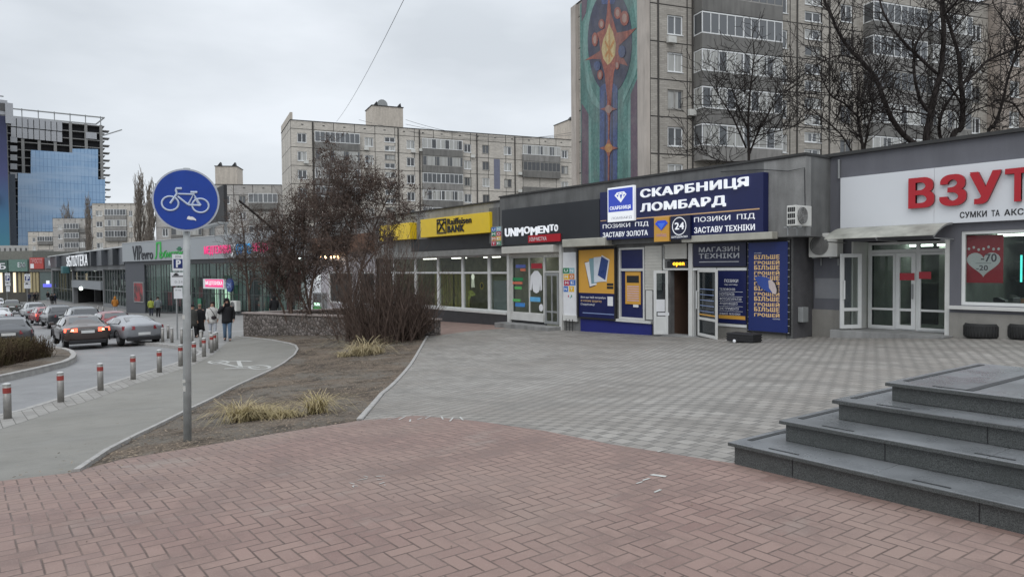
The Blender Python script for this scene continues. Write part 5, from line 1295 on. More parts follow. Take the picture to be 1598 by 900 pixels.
def apartment(name, label, L_, R_, zr, floors, fh, depth, cols, mat, seed, zbase=-4.0, attic=1.25, boff=.2, win=(.62, 1.45), group=None, pipe=True, gable=True):
    f = Face(L_, R_); W = f.len; r = random.Random(seed)
    rz = math.atan2(f.e.y, f.e.x); b = thing(name, label, 'apartment block', (L_[0], L_[1], zbase), rz, group)
    H = zr-zbase; zt = H-attic                       # local z of the ceiling of the top floor
    holes = []; items = []
    for kind, a, c, *o in cols:
        s0, s1 = (f.S(a), f.S(c)) if c > 30 or a > 30 else (a, c)
        for i in range(floors):
            zc = zt-i*fh
            if kind == 'w': q = (s0, s1, zc-win[0]-win[1], zc-win[0]); holes.append(q); items.append(('w', q, o[0] if o else 2))
            elif kind == 's':
                for k, dz in enumerate((.35, 1.72)):
                    q = (s0, s1, zc-dz-.85, zc-dz); holes.append(q); items.append(('w', q, 2))
            elif kind == 'b': items.append(('b', (s0, s1, zc-fh, zc), o[0] if o else 1.0))
    lf = Face((0, 0), (W, 0)); m = MB()
    lf.wall(m, 0, W, 0, H, 0, holes, .22)
    m.quad((0, 0, 0), (0, 0, H), (0, depth, H), (0, depth, 0)); m.quad((W, 0, 0), (W, depth, 0), (W, depth, H), (W, 0, H)); m.quad((0, depth, 0), (0, depth, H), (W, depth, H), (W, depth, 0)); m.quad((0, 0, H), (W, 0, H), (W, depth, H), (0, depth, H))
    for a, c, z0, z1 in holes: m.quad((a-.01, .22, z0-.01), (c+.01, .22, z0-.01), (c+.01, .22, z1+.01), (a-.01, .22, z1+.01))
    m.build('wall', mat, b, local=True)
    m = MB(); m.box(-.06, W+.06, -.07, .25, H+.003, H+.10); m.box(-.06, .25, .254, depth+.05, H+.003, H+.10); m.box(W-.25, W+.06, .254, depth+.05, H+.003, H+.10); m.build('parapet_cap', C_ROOF, b, local=True)
    for k, q, o in items:
        if k == 'w':
            window(b, q[0]+.01, q[2]+.01, q[1]-q[0]-.02, q[3]-q[2]-.02, .10, o, F_WHITE if r.random() < .8 else F_OLD)
        else: balcony(b, q[0], q[2]+.02-boff, q[1]-q[0], -.003, o, 1.12, fh-1.18, r)
    k = 0; m = MB(); s_ = 1.6
    while s_ < W-1: m.box(s_, s_+.35, -.01, .05, H-.62, H-.47); s_ += 3.2
    m.build('attic_vent', C_BLACK, b, local=True)
    return b, f, H, zt
def roof_house(b, name, s0, s1, y0, y1, H, h, mat):
    m = MB(); m.box(s0, s1, y0, y1, H+.005, H+h); o = m.build(name, mat, b, local=True)
    m = MB(); m.box(s0-.1, s1+.1, y0-.1, y1+.1, H+h+.003, H+h+.12); m.build('roof', C_ROOF, o, local=True)
    for s_ in (s0+.3, s1-.9):
        m = MB(); m.prism([(s_, y0+.2, H+h+.124), (s_+.7, y0+.2, H+h+.124), (s_+.55, y0+.2, H+h+.8)], (0, 1.0, 0)); m.build('roof_hatch', C_BLACK, o, local=True)
    return o
W_MAIN = wall_mat('panel_wall_warm', (.62, .58, .52), (.54, .505, .455), 2.8, 27.95-1.25-2.8*9, 3.25)
W_HOUSE = M('lift_house_wall', (.52, .47, .41), .85, var=.12, streak=.2)
b, f, H, zt = apartment('apartment_building', 'long nine storey panel block with a lift house on its roof behind the bank', (-108.9, 39.8), (-97.85, 87.6), 24.35, 6, 2.8, 12,
    [('w', 467.5, 482), ('b', 494, 563.5, .55), ('w', 572, 585.5), ('s', 603, 619.5), ('w', 637, 649.5), ('b', 660.5, 722.5, .55), ('w', 726, 737.5), ('w', 754.5, 765.5), ('w', 788, 800), ('b', 816, 873.5, .55), ('w', 877, 888)], W_MAIN, 3, zbase=-3.6)
roof_house(b, 'lift_house', f.S(585), f.S(633), .3, 5, H, 3.3, W_HOUSE)
m = MB(); m.lathe([(.9, 0), (.8, .12), (.5, .25), (.02, .3)], (f.S(605), 2.0, H+3.9), 14, 'Y'); m.build('dish_aerial', C_GREYM, b, local=True)
m = MB(); m.box(-.02, .35, -.02, 12, H+.11, H+1.2); m.build('gable_upstand', W_HOUSE, b, local=True)
roof_house(b, 'lift_house', f.S(890), f.S(908), .3, 6, H, 3.6, W_HOUSE)
for px in (492, 624, 657, 746, 805):
    s_ = f.S(px); m = MB(); m.box(s_-.09, s_+.09, -.12, -.004, 0, H-.1); m.build('joint_strip', M('dark_joint', (.07, .065, .06), .9), b, local=True)
s_ = f.S(777); m = MB(); m.box(s_-.55, s_+.55, -.025, -.004, zt-8.0, zt-2.9); m.build('blue_grey_strip', M('blue_grey_panel', (.17, .18, .24), .8), b, local=True)
rr = random.Random(2)
for px, py in ((478, 253), (572, 232), (572, 260), (645, 236), (658, 234), (738, 244), (812, 271), (812, 298)):
    p = f.hit(px, py, .3); t = Face((0, 0), (1, 0)); m = MB(); m.box(p[0]-.36, p[0]+.36, -.36, -.08, p[1]+3.6-.22, p[1]+3.6+.26); o = m.build('outdoor_unit', M('ac_white', (.60, .60, .57), .5, var=.12), b, local=True)

# --- block with the mosaic on its gable
QL, QR = (-37.7, 41.5), (-27.6, 76.2)
W_MOS = wall_mat('panel_wall_tiled', (.44, .41, .365), (.38, .355, .32), 2.82, 27.7-1.25-2.82*9, 3.3, seam=(.045, .042, .04))
b, f, H, zt = apartment('apartment_building', 'tall tiled panel block with a coloured mosaic on its end wall', QL, QR, 25.5, 8, 2.82, 13.2,
    [('w', 1042.5, 1066.5), ('w', 1208, 1228.5), ('s', 1255, 1280.5), ('w', 1310, 1328.5), ('w', 1513.5, 1528.5), ('b', 1083, 1206, 1.1), ('b', 1345, 1428, 1.1), ('b', 1440, 1500, .9)], W_MOS, 9, zbase=-2.2, boff=.48, win=(.70, 1.5))
for px in (1028, 1081, 1243, 1293):
    s_ = f.S(px); m = MB(); m.box(s_-.07, s_+.07, -.05, -.004, 0, H-.1); m.build('joint_strip', M('dark_joint', (.07, .065, .06), .9), b, local=True)
for px, py in ((1049, 62), (1082, 176)):
    p = f.hit(px, py, .3); m = MB(); m.box(p[0]-.36, p[0]+.36, -.36, -.08, p[1]+2.2-.22, p[1]+2.2+.26); m.build('outdoor_unit', M('ac_white', (.60, .60, .57), .5, var=.12), b, local=True)
# mosaic: raised tile fields on the end wall
fe = f.e; gback = Vector((QL[0], QL[1]))+Vector((-fe.y, fe.x))*13.2
FG = Face(tuple(gback), QL)
m = MB(); FG.box(m, 0.0, 1.0, -2.2, 25.4, .003, .30); m.build('gable_pier', M('gable_pale_plaster', (.48, .43, .385), .85, var=.12, scale=.5, streak=.25), b); m = MB(); FG.box(m, FG.len-1.35, FG.len, -2.2, 25.4, .003, .30); m.build('gable_pier', M('gable_pale_plaster', (.48, .43, .385), .85, var=.12, scale=.5, streak=.25), b)
def tiles(name, c, c2):
    g = NG(name); p = g.pos(); v = g.n('ShaderNodeTexVoronoi'); v.inputs['Scale'].default_value = 5.5; g.l(p, v.inputs['Vector'])
    sc = g.n('ShaderNodeSeparateColor'); g.l(v.outputs['Color'], sc.inputs[0])
    cc = g.mix(sc.outputs[0], c, c2)
    bands = g.noise(p, 1.6, 4, .6, (1, 1, .12))
    cc = g.mix(g.math('MULTIPLY', g.ramp(bands, .45, .62), .6), cc, tuple(x*.55 for x in c))
    cc = g.mix(g.math('ADD', g.math('MULTIPLY', g.ramp(g.noise(p, .5, 4), .45, .7), .3), .12), cc, (.19, .185, .18))
    return g.done(cc, .5, 0, .4)
T_TEAL = tiles('mosaic_green', (.045, .165, .145), (.11, .27, .235)); T_TEAL2 = tiles('mosaic_pale_green', (.12, .28, .25), (.20, .37, .33)); T_BLUE = tiles('mosaic_blue', (.022, .045, .15), (.055, .10, .26)); T_DEEP = tiles('mosaic_deep_blue', (.012, .014, .045), (.03, .035, .09))
T_PURP = tiles('mosaic_purple', (.085, .05, .085), (.15, .09, .12)); T_RED = tiles('mosaic_red', (.24, .045, .03), (.38, .11, .06)); T_ORG = tiles('mosaic_orange', (.45, .17, .03), (.55, .30, .08)); T_YEL = tiles('mosaic_yellow', (.50, .36, .14), (.60, .48, .24)); T_PINK = tiles('mosaic_pink', (.34, .20, .16), (.42, .28, .23))
mo = MB(); s0, s1 = FG.S(907.5, .05), FG.S(1000, .05); FG.box(mo, s0, s1, -2.1, 25.3, .004, .04); mo = mo.build('mosaic_panel', T_TEAL, b)
LAY = [0]
def mz(nm, mt, pts):
    LAY[0] += 1; d = .045+.002*LAY[0]
    m = MB(); FG.poly(m, [FG.hit(px, py, d) for px, py in pts], .041, d); m.build(nm, mt, mo)
def crop(pts): return [(880+x/2.905, y/2.905) for x, y in pts]
mz('mosaic_band', T_PURP, crop([(80, 470), (95, 490), (112, 520), (112, 900), (80, 900)])); mz('mosaic_band', T_PURP, crop([(302, 430), (335, 350), (342, 350), (335, 860), (302, 880)])); mz('mosaic_band', T_PURP, crop([(80, -60), (112, -60), (100, 60), (80, 100)]))
mz('mosaic_band', T_TEAL2, crop([(112, 520), (124, 540), (124, 890), (112, 895)])); mz('mosaic_band', T_TEAL2, crop([(292, 470), (302, 450), (302, 890), (290, 890)]))
mz('mosaic_arc', T_TEAL2, crop([(92, 300), (84, 230), (90, 120), (120, 20), (135, -60), (165, -60), (140, 40), (118, 130), (108, 220), (110, 320), (126, 400), (150, 450), (165, 475), (165, 500), (130, 470), (105, 400)]))
mz('mosaic_arc', T_TEAL2, crop([(350, 150), (345, 250), (325, 340), (290, 420), (268, 470), (268, 440), (292, 380), (315, 310), (328, 230), (330, 130), (318, 30), (300, -60), (330, -60), (345, 40)]))
oval = [(208+100*math.sin(t)*(1+.02*math.cos(t)), 190-235*math.cos(t)) for t in [2*math.pi*k/36 for k in range(36)]]
mz('mosaic_oval', T_DEEP, crop(oval))
mz('mosaic_stem', T_BLUE, crop([(162, 400), (180, 380), (230, 380), (243, 400), (240, 900), (162, 910)])); mz('mosaic_stem', T_BLUE, crop([(165, -60), (240, -60), (228, 20), (172, 20)]))
mz('mosaic_stem_core', T_DEEP, crop([(184, 420), (190, 420), (190, 890), (184, 890)])); mz('mosaic_stem_core', T_DEEP, crop([(216, 420), (222, 420), (220, 890), (214, 890)]))
mz('mosaic_star', T_RED, crop([(203, -40), (214, 60), (240, 150), (290, 140), (328, 128), (290, 170), (248, 210), (262, 250), (290, 300), (240, 285), (226, 330), (216, 440), (203, 660), (195, 440), (184, 330), (168, 270), (130, 268), (92, 275), (135, 250), (165, 230), (160, 185), (150, 150), (185, 130), (195, 60)]))
mz('mosaic_flame', T_YEL, crop([(205, 108), (222, 145), (236, 200), (232, 250), (212, 285), (198, 295), (178, 265), (170, 225), (178, 180), (192, 150)])); mz('mosaic_flame_vein', T_ORG, crop([(203, 130), (207, 130), (208, 280), (202, 285)]))
mz('mosaic_flame_vein', T_ORG, crop([(184, 190), (190, 185), (222, 255), (216, 262)])); mz('mosaic_flame_vein', T_ORG, crop([(226, 180), (231, 190), (190, 262), (184, 255)]))
for cx_, cy_, rx, ry in ((243, 60, 12, 24), (274, 84, 15, 30), (170, 110, 10, 20), (140, 180, 10, 28), (240, 296, 8, 18), (163, 340, 9, 20)):
    mz('mosaic_orb', T_RED, crop([(cx_+1.35*rx*math.cos(t), cy_+1.15*ry*math.sin(t)) for t in [2*math.pi*k/12 for k in range(12)]])); mz('mosaic_orb_core', T_PINK, crop([(cx_+.75*rx*math.cos(t), cy_+.7*ry*math.sin(t)) for t in [2*math.pi*k/12 for k in range(12)]]))
for cx_, cy_, rx, ry in ((262, 235, 16, 28), (150, 300, 16, 22)): mz('mosaic_whorl', T_BLUE, crop([(cx_+rx*math.cos(t), cy_+ry*math.sin(t)) for t in [2*math.pi*k/12 for k in range(12)]]))
for cy_, rx, ry in ((495, 38, 30), (672, 42, 34)):
    st = []
    for k in range(8):
        q = 1 if k % 2 == 0 else .42; st.append((202+rx*q*math.cos(k*math.pi/4), cy_+ry*q*math.sin(k*math.pi/4)*(1.4 if k % 4 == 2 else 1)))
    mz('mosaic_star', T_RED, crop(st)); mz('mosaic_star_core', T_ORG if cy_ > 600 else T_PINK, crop([(202+rx*.42*math.cos(t), cy_+ry*.62*math.sin(t)) for t in [2*math.pi*k/10 for k in range(10)]]))
mz('mosaic_line', T_RED, crop([(199, 520), (205, 520), (203, 640), (200, 640)])); mz('mosaic_line', T_RED, crop([(199, 700), (205, 700), (203, 880), (199, 880)]))
# --- next block to the right, brick coloured
W_PINK = wall_mat('panel_wall_pinkish', (.42, .36, .31), (.36, .315, .28), 2.8, 26-1.25-2.8*9, 3.3)
f0 = Face(QL, QR); e3 = (f0.e.x, f0.e.y); p0 = Vector((QR[0], QR[1]))+f0.n.xy*1.2+f0.e.xy*.05
apartment('apartment_building', 'pinkish panel block joining the mosaic block at the right edge', (p0.x, p0.y), (p0.x+e3[0]*26, p0.y+e3[1]*26), 26.0, 8, 2.82, 13, [('w', 1.2, 2.6), ('b', 3.8, 10, 1.0), ('w', 11.2, 12.6), ('s', 15, 16.4), ('b', 18, 24, 1.0)], W_PINK, 31, zbase=-2.2, boff=.48, win=(.70, 1.5))
# --- blocks further left
W_L1 = wall_mat('panel_wall_cool', (.50, .48, .45), (.43, .41, .39), 2.8, 0, 3.2)
def far_block(label, pxl, dl, pxr, dr, ytop, cols, seed, mat, floors=6, depth=12, zbase=-5.0, house=None):
    a, c = atd(pxl, 420, dl), atd(pxr, 420, dr); zr = atd(pxl, ytop, dl).z
    b_, f_, H_, z_ = apartment('apartment_building', label, (a.x, a.y), (c.x, c.y), zr, floors, 2.8, depth, cols, mat, seed, zbase=zbase)
    if house: roof_house(b_, 'lift_house', f_.S(house[0]), f_.S(house[1]), .4, 5, H_, 3.2, W_HOUSE)
    return b_
far_block('grey panel block with a lift house right behind the bicycle sign', 245, 124, 441, 127, 288, [('w', 254.5, 264), ('b', 270, 318, .6), ('w', 327, 337), ('w', 351, 361), ('w', 375, 386), ('b', 391, 436, .6)], 41, W_L1, 6, house=(338, 372))
far_block('pale panel block behind the library with bare poplars at both sides', 146, 190, 212, 191, 318, [('w', 152, 162), ('b', 167, 200, .6), ('w', 203, 209)], 42, W_MAIN, 5)
far_block('smaller pale block with bright white balconies beside a narrow poplar', 84, 215, 140, 216, 341, [('w', 92, 99), ('b', 103, 126, .6), ('b', 127, 139, .6)], 43, W_L1, 5)
far_block('lowest and farthest pale block in front of the blue glass tower', 45, 240, 86, 241, 362, [('w', 52, 57), ('b', 61, 84, .6)], 44, W_MAIN, 4)
b_ = thing('low_building', 'low pale flat roofed building at the foot of the blue tower', 'building', tuple(atd(20, 420, 260)*1.0)); c = atd(20, 420, 260)
fl_ = Face(tuple(atd(-12, 420, 260))[:2], tuple(atd(46, 420, 262))[:2]); m = MB(); fl_.box(m, 0, fl_.len, -5, fl_.hit(20, 383)[1], -10, 0); m.build('wall', M('low_pale_wall', (.38, .38, .37), .8, var=.2), b_)
for k in range(7):
    m = MB(); fl_.box(m, fl_.len*(k+.3)/7, fl_.len*(k+.65)/7, fl_.hit(20, 394)[1], fl_.hit(20, 387)[1], .003, .05); m.build('window', C_ROOMD, b_)

# ------------------------------------------------------------------ unfinished glass tower and its neighbour
def tower():
    a, c = atd(15, 420, 330), atd(163, 420, 352); f = Face((a.x, a.y), (c.x, c.y)); W = f.len; zb = -6
    Z = lambda px, y: f.hit(px, y)[1]
    b = thing('office_tower', 'unfinished blue glass office tower with bare concrete top floors', 'tower', tuple(f.pt(W/2, zb)))
    zt = Z(90, 190)
    g = NG('blue_curtain_wall'); o = g.pos(); sp = g.n('ShaderNodeSeparateXYZ'); g.l(o, sp.inputs[0])
    cb = g.n('ShaderNodeCombineXYZ'); dt = g.n('ShaderNodeVectorMath', operation='DOT_PRODUCT'); g.l(o, dt.inputs[0]); dt.inputs[1].default_value = tuple(f.e); g.l(dt.outputs['Value'], cb.inputs[0]); g.l(sp.outputs[2], cb.inputs[1])
    br = g.n('ShaderNodeTexBrick'); br.offset = 0; g.l(cb.outputs[0], br.inputs['Vector']); br.inputs['Scale'].default_value = 1; br.inputs['Brick Width'].default_value = 1.5; br.inputs['Row Height'].default_value = 3.6; br.inputs['Mortar Size'].default_value = .12
    br.inputs['Color1'].default_value = (.19, .34, .54, 1); br.inputs['Color2'].default_value = (.24, .39, .58, 1); br.inputs['Mortar'].default_value = (.11, .22, .40, 1)  # glass colours lightened, distance haze painted in
    bands = g.noise(cb.outputs[0], .12, 3, .5, (.3, 1.5, 1))
    cc = g.mix(g.ramp(bands, .45, .65), br.outputs['Color'], (.30, .43, .60))
    gm = g.done(cc, .12, .0, .9)
    C_FL = M('raw_concrete_floors', (.24, .24, .235), .9, var=.2); nf = 22; fhh = (zt-zb)/nf
    m = MB()
    for i in range(nf+1): f.box(m, 0, W+1.5, zb+i*fhh-.35, zb+i*fhh, -24, .0)
    m.build('floor_slab', C_FL, b)
    m = MB(); f.box(m, .8, W-.3, zb, zt-.4, -20, -2.6); m.build('core', M('dark_floor_depth', (.03, .03, .033), .9), b)
    ncol = 7
    for i in range(ncol):
        s_ = W*i/(ncol-1); m = MB(); f.box(m, s_-.6, s_+.6, zb, zt+.3, -1.3, .15); m.build('column', C_FL, b); m = MB(); m.tube([f.pt(s_, zt, -.5), f.pt(s_, zt+4.6, -.5)], .22, 5); m.build('roof_post', C_GREYM, b)
    # curtain wall, stepped top edge
    pts = [(28, 395), (28, 270), (48, 271), (48, 234), (113, 238.5), (113, 232), (153, 233), (153, 280), (164, 280), (164, 395)]
    m = MB(); f.poly(m, [f.hit(px, py, .6) for px, py in pts][:1]+[f.hit(px, py, .6) for px, py in pts][1:], .2, .6); o = m.build('curtain_wall', gm, b)
    m = MB(); s0, s1 = f.S(164), f.S(163)
    f.box(m, f.S(17), f.S(28), zb, Z(20, 272), .0, .5); m.build('dark_glass_strip', M('dark_strip', (.06, .075, .10), .3), b)
    C_PAN = M('pale_cladding', (.38, .39, .41), .7, var=.15)
    for i in range(9):
        a_, c_ = 17.0+i*9.0, 17.0+(i+1)*9.0-.8
        m = MB(); f.rbox(m, a_, c_, 181+i*.95, 197+i*.9, .2, .5); m.build('cladding_panel', C_PAN, b)
        m = MB(); f.rbox(m, a_, c_, 198.5+i*.9, 214+i*.9, .2, .5); m.build('cladding_panel', C_PAN, b)
    for i in range(5):
        m = MB(); f.rbox(m, 16, 27, 213+i*14, 222+i*14, .2, .4); m.build('cladding_panel', C_PAN, b)
    m = MB(); f.rbox(m, 134, 151, 206, 216, .2, .4); m.build('cladding_panel', C_PAN, b)
    # roof railing frame
    m = MB(); z1 = zt+4
    m.tube([f.pt(0, z1, 0), f.pt(W+1.5, z1, 0)], .35, 5); m.tube([f.pt(0, z1, -20), f.pt(W, z1, -20)], .35, 5); m.tube([f.pt(W+1.5, z1, 0), f.pt(W, z1, -20)], .35, 5); m.tube([f.pt(W, z1-9, 0), f.pt(W+9, z1-5, 0)], .3, 5); m.build('roof_frame', C_GREYM, b)
    for i in range(10):
        m = MB(); z = zt-2-i*fhh; f.box(m, W+.5, W+3.6, z-.3, z+.1, -6, -.5); m.build('balcony_slab', C_FL, b)
    # left neighbour carrying a giant dark banner
    a, c = atd(-60, 420, 300), atd(17.5, 420, 312); f2 = Face((a.x, a.y), (c.x, c.y)); b2 = thing('office_tower', 'left edge tower wrapped in a huge dark blue banner', 'tower', tuple(f2.pt(f2.len/2, zb))); z2 = f2.hit(10, 178)[1]
    m = MB(); f2.box(m, 0, f2.len, zb, z2, -22, 0); m.build('wall', M('banner_tower_wall', (.20, .20, .20), .8), b2)
    gb = NG('banner_print'); sp = gb.n('ShaderNodeSeparateXYZ'); gb.l(gb.pos(), sp.inputs[0]); gc = gb.n('ShaderNodeValToRGB'); e = gc.color_ramp.elements; e[0].position = .0; e[0].color = (.02, .03, .04, 1); e[1].position = 1; e[1].color = (.02, .025, .07, 1)
    for p_, c_ in ((.1, (.015, .03, .05)), (.22, (.06, .22, .28)), (.45, (.05, .16, .28)), (.68, (.06, .07, .18))):
        q = e.new(p_); q.color = (*c_, 1)
    gb.l(gb.ramp(gb.math('ADD', sp.outputs[2], gb.math('MULTIPLY', gb.noise(gb.pos(), .12, 3), 9)), 0, z2), gc.inputs[0]); gb.done(gc.outputs[0], .5)
    m = MB(); f2.box(m, .4, f2.len-.3, 6, z2-1, .003, .3); m.build('banner', gb.m, b2)
    m = MB(); m.ball(f2.pt(f2.S(.5, .35), f2.hit(.5, 310, .35)[1], .33), 2.2, .3, 2.6, 10, 6); m.build('red_spot', M('red_spot', (.35, .03, .08), .5), b2)
    m = MB(); f2.rbox(m, -20, 12, 153, 176, -6, .1); m.build('roof_hall', C_PAN, b2); m = MB(); f2.rbox(m, 8, 21, 160, 192, .4, .9); m.build('cladding_panel', C_PAN, b2)
    m = MB(); f2.rbox(m, -20, 8, 158, 170, .11, .3); m.build('roof_opening', C_ROOMD, b2); m = MB(); m.tube([f2.pt(0, f2.hit(8, 151)[1], 0), f2.pt(f2.len-1, f2.hit(8, 151)[1], 0)], .3, 5); m.build('roof_rail', C_GREYM, b2)
tower()
# ------------------------------------------------------------------ granite steps
def steps():
    base = gp(1143, 722); zb = base.z; rise = .152
    y0s = []; xs = []
    cs = [(1137, 689), (1217, 655), (1299.5, 623), (1382.5, 595.7)]
    pts = []; zz = (.075, .256, .428, .588)
    for i, (px, py) in enumerate(cs):
        z = zz[i]; d = ray(px, py); t = (z-CAM[2])/d[2]; pts.append(Vector(CAM+d*t))
    t = thing('granite_steps', 'four grey granite steps with overhanging treads in the right foreground', 'steps', tuple(pts[0]-Vector((0, 0, .16))))
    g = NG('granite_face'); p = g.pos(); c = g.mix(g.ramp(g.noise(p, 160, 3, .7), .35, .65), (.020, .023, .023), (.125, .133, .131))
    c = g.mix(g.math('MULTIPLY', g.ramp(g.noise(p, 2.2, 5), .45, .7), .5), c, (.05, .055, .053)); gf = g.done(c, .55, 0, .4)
    g = NG('granite_tread_sheen'); p = g.pos(); c = g.mix(g.ramp(g.noise(p, 170, 3, .7), .3, .7), (.130, .138, .146), (.225, .234, .243))  # same stone as the faces; sky reflection on the tops painted in lighter
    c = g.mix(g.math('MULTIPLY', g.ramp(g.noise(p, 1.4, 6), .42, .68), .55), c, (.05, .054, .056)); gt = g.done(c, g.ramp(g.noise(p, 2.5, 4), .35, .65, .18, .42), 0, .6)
    C_STRIP = M('dark_inlay', (.03, .032, .034), .6)
    XR = 4.2
    for i, c in enumerate(pts):
        z0 = -.35; x0 = c.x+.035; y0 = c.y+.035; yb = 7.9+.25
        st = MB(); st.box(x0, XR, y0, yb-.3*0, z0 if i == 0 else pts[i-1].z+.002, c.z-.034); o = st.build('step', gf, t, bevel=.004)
        sl = MB(); yend = yb+.05; xx = c.x; lens = [1.25, 1.6, 1.4, 1.8, 1.5]; k = i
        # tread slabs, small gaps between them
        while xx < XR:
            l_ = lens[k % 5]; k += 1
            yr = pts[i+1].y+.2 if i < 3 else c.y+1.0; sl.box(xx, min(xx+l_, XR)-.003, c.y, yr, c.z-.034, c.z); xx += l_
        sl.box(c.x, c.x+.46, yr+.003, yend, c.z-.034, c.z)
        if i == 3:
            sl.box(c.x+.463, XR, c.y+1.003, yend, c.z-.034, c.z)
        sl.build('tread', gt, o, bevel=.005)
        ns = MB(); ns.box(c.x-.004, XR, c.y-.006, c.y-.001, c.z-.032, c.z-.006); ns.build('edge_shade', gf, o); ns = MB(); ns.box(c.x-.006, c.x-.001, c.y+.002, yend, c.z-.032, c.z-.006); ns.build('edge_shade', gf, o)  # added dark boxes paint in the shade of the upright slab edges
        n = MB(); n.box(c.x+.06, c.x+.11, c.y+.18, yend-.1, c.z+.001, c.z+.004)
        n.build('inlay_strip', C_STRIP, o)
        for q in ((c.x+.35, c.x+.62, c.y+.06, c.y+.08), (c.x+1.5, c.x+1.75, c.y+.06, c.y+.08))+(((c.x+.60, c.x+.66, c.y+.05, yend-.1),) if i == 3 else ()):
            n = MB(); n.box(*q, c.z+.001, c.z+.004); n.build('inlay_strip', C_STRIP, o)
        q = x0+.55+.3*i
        while q < XR: j = MB(); j.box(q, q+.006, y0-.003, y0+.01, (pts[i-1].z if i else -.1)+.003, c.z-.036); q += 1.35; j.build('joint', C_BLACK, o)
steps()
def step_dirt():
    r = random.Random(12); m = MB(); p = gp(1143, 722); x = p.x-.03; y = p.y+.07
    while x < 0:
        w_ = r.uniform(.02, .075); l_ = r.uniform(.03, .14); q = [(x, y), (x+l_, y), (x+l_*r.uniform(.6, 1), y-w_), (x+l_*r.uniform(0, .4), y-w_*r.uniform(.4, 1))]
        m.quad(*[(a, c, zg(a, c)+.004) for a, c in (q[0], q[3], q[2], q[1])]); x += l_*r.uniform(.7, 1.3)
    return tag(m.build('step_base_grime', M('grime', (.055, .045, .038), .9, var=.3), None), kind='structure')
step_dirt()

# ------------------------------------------------------------------ bicycle sign on its post
def bike_sign():
    p = gp(292, 685); dep = depth_of(p); ppm = FPX/dep
    t = thing('bicycle_sign', 'round blue cycle path sign on a tall grey steel post', 'road sign', tuple(p))
    topz = atd(291, 258, dep).z
    lean = atd(290.2, 258, dep)-Vector((p.x, p.y, topz))
    C_POST = M('galvanised_post', (.36, .38, .38), .55, .15, var=.2, scale=6)
    er = Vector((_R[0], _R[1], 0)).normalized(); tx = 8.6/ppm
    m = MB(); m.tube([p-Vector((0, 0, .3)), p+Vector((0, 0, 1.75))+er*tx*.5, p+Vector((0, 0, 1.78))+er*tx*.5, Vector((p.x, p.y, topz-.05))+er*tx], [.047, .046, .040, .040], 14); m.build('post', C_POST, t, smooth=True)
    c = atd(291.2, 311.5, dep); c = Vector((p.x, p.y, c.z-.02))+er*tx*.93; v = (Vector(CAM)-c); v.z = 0; v.normalize()
    # sign faces up the path, a little left of the camera
    n = Vector((v.x, v.y, 0)); n.rotate(Matrix.Rotation(math.radians(-8), 3, 'Z')); e = Vector((-n.y, n.x, 0)); up = Vector((0, 0, 1))
    c = c+n*.075; R_ = 47.8/ppm
    def disc(r0, r1, d0, d1, nm, mt):
        m = MB(); k = 48; m.rings([[c+n*d+e*r*math.cos(2*math.pi*i/k)+up*r*math.sin(2*math.pi*i/k) for i in range(k)] for r, d in ((.001, d0), (r1, d0), (r1, d1), (.001, d1))]); return m.build(nm, mt, t)
    disc(0, R_, -.012, .010, 'sign_plate', M('sign_rim_grey', (.42, .45, .50), .4, var=.05)); disc(0, R_*.945, .011, .016, 'blue_face', M('sign_blue', (.006, .045, .30), .35, var=.10, scale=5))
    C_SYM = M('sign_symbol', (.48, .56, .68), .4, var=.05)
    sc = 2*R_/ (640-12)                              # from the enlarged photograph
    def Q(x, y): return c+n*.019-e*0+e*((x-325)*sc)*1+up*((355-y)*sc)
    m = MB(); w_ = .0125
    def line(P_, r=w_): m.tube([Q(*q) for q in P_], r*.9, 6)
    for cx_, cy_ in ((180, 392), (460, 410)): line([(cx_+77*math.cos(k*.2094), cy_+70*math.sin(k*.2094)) for k in range(31)])
    line([(180, 392), (243, 296), (235, 262), (238, 243), (290, 242)], .016); line([(255, 296), (392, 298)]); line([(250, 322), (345, 402)], .014); line([(345, 402), (398, 298), (462, 410)], .014); line([(345, 404), (460, 408)], .014); line([(398, 298), (405, 280)]); line([(370, 277), (433, 277)], .016); line([(405, 330), (440, 395)], .008)
    m.build('bicycle_symbol', C_SYM, t)
    m = MB(); m.prism([Q(x, y) for x, y in ((330, 548), (338, 522), (352, 516), (366, 524), (380, 522), (400, 534), (416, 552), (416, 564), (396, 556), (360, 554))], n*.003); m.build('torn_sticker', C_PRW, t)
    for dz in (-.22, .22):
        m = MB(); q = c-n*.045+up*dz; m.obox(q, e*.06, n*.03, up*.018); m.build('clamp', C_POST, t)
    r = random.Random(8)
    for k in range(5):
        z = r.uniform(.6, 2.0); a = r.uniform(-.6, .6); m = MB(); q = Vector((p.x, p.y, p.z+z))+n*.0415*math.cos(a)+e*.0415*math.sin(a); m.obox(q+n*.004, e*r.uniform(.01, .02), n*.004, up*r.uniform(.015, .035)); m.build('sticker_scrap', M('sticker_grey', (.5, .5, .47), .6), t)
bike_sign()

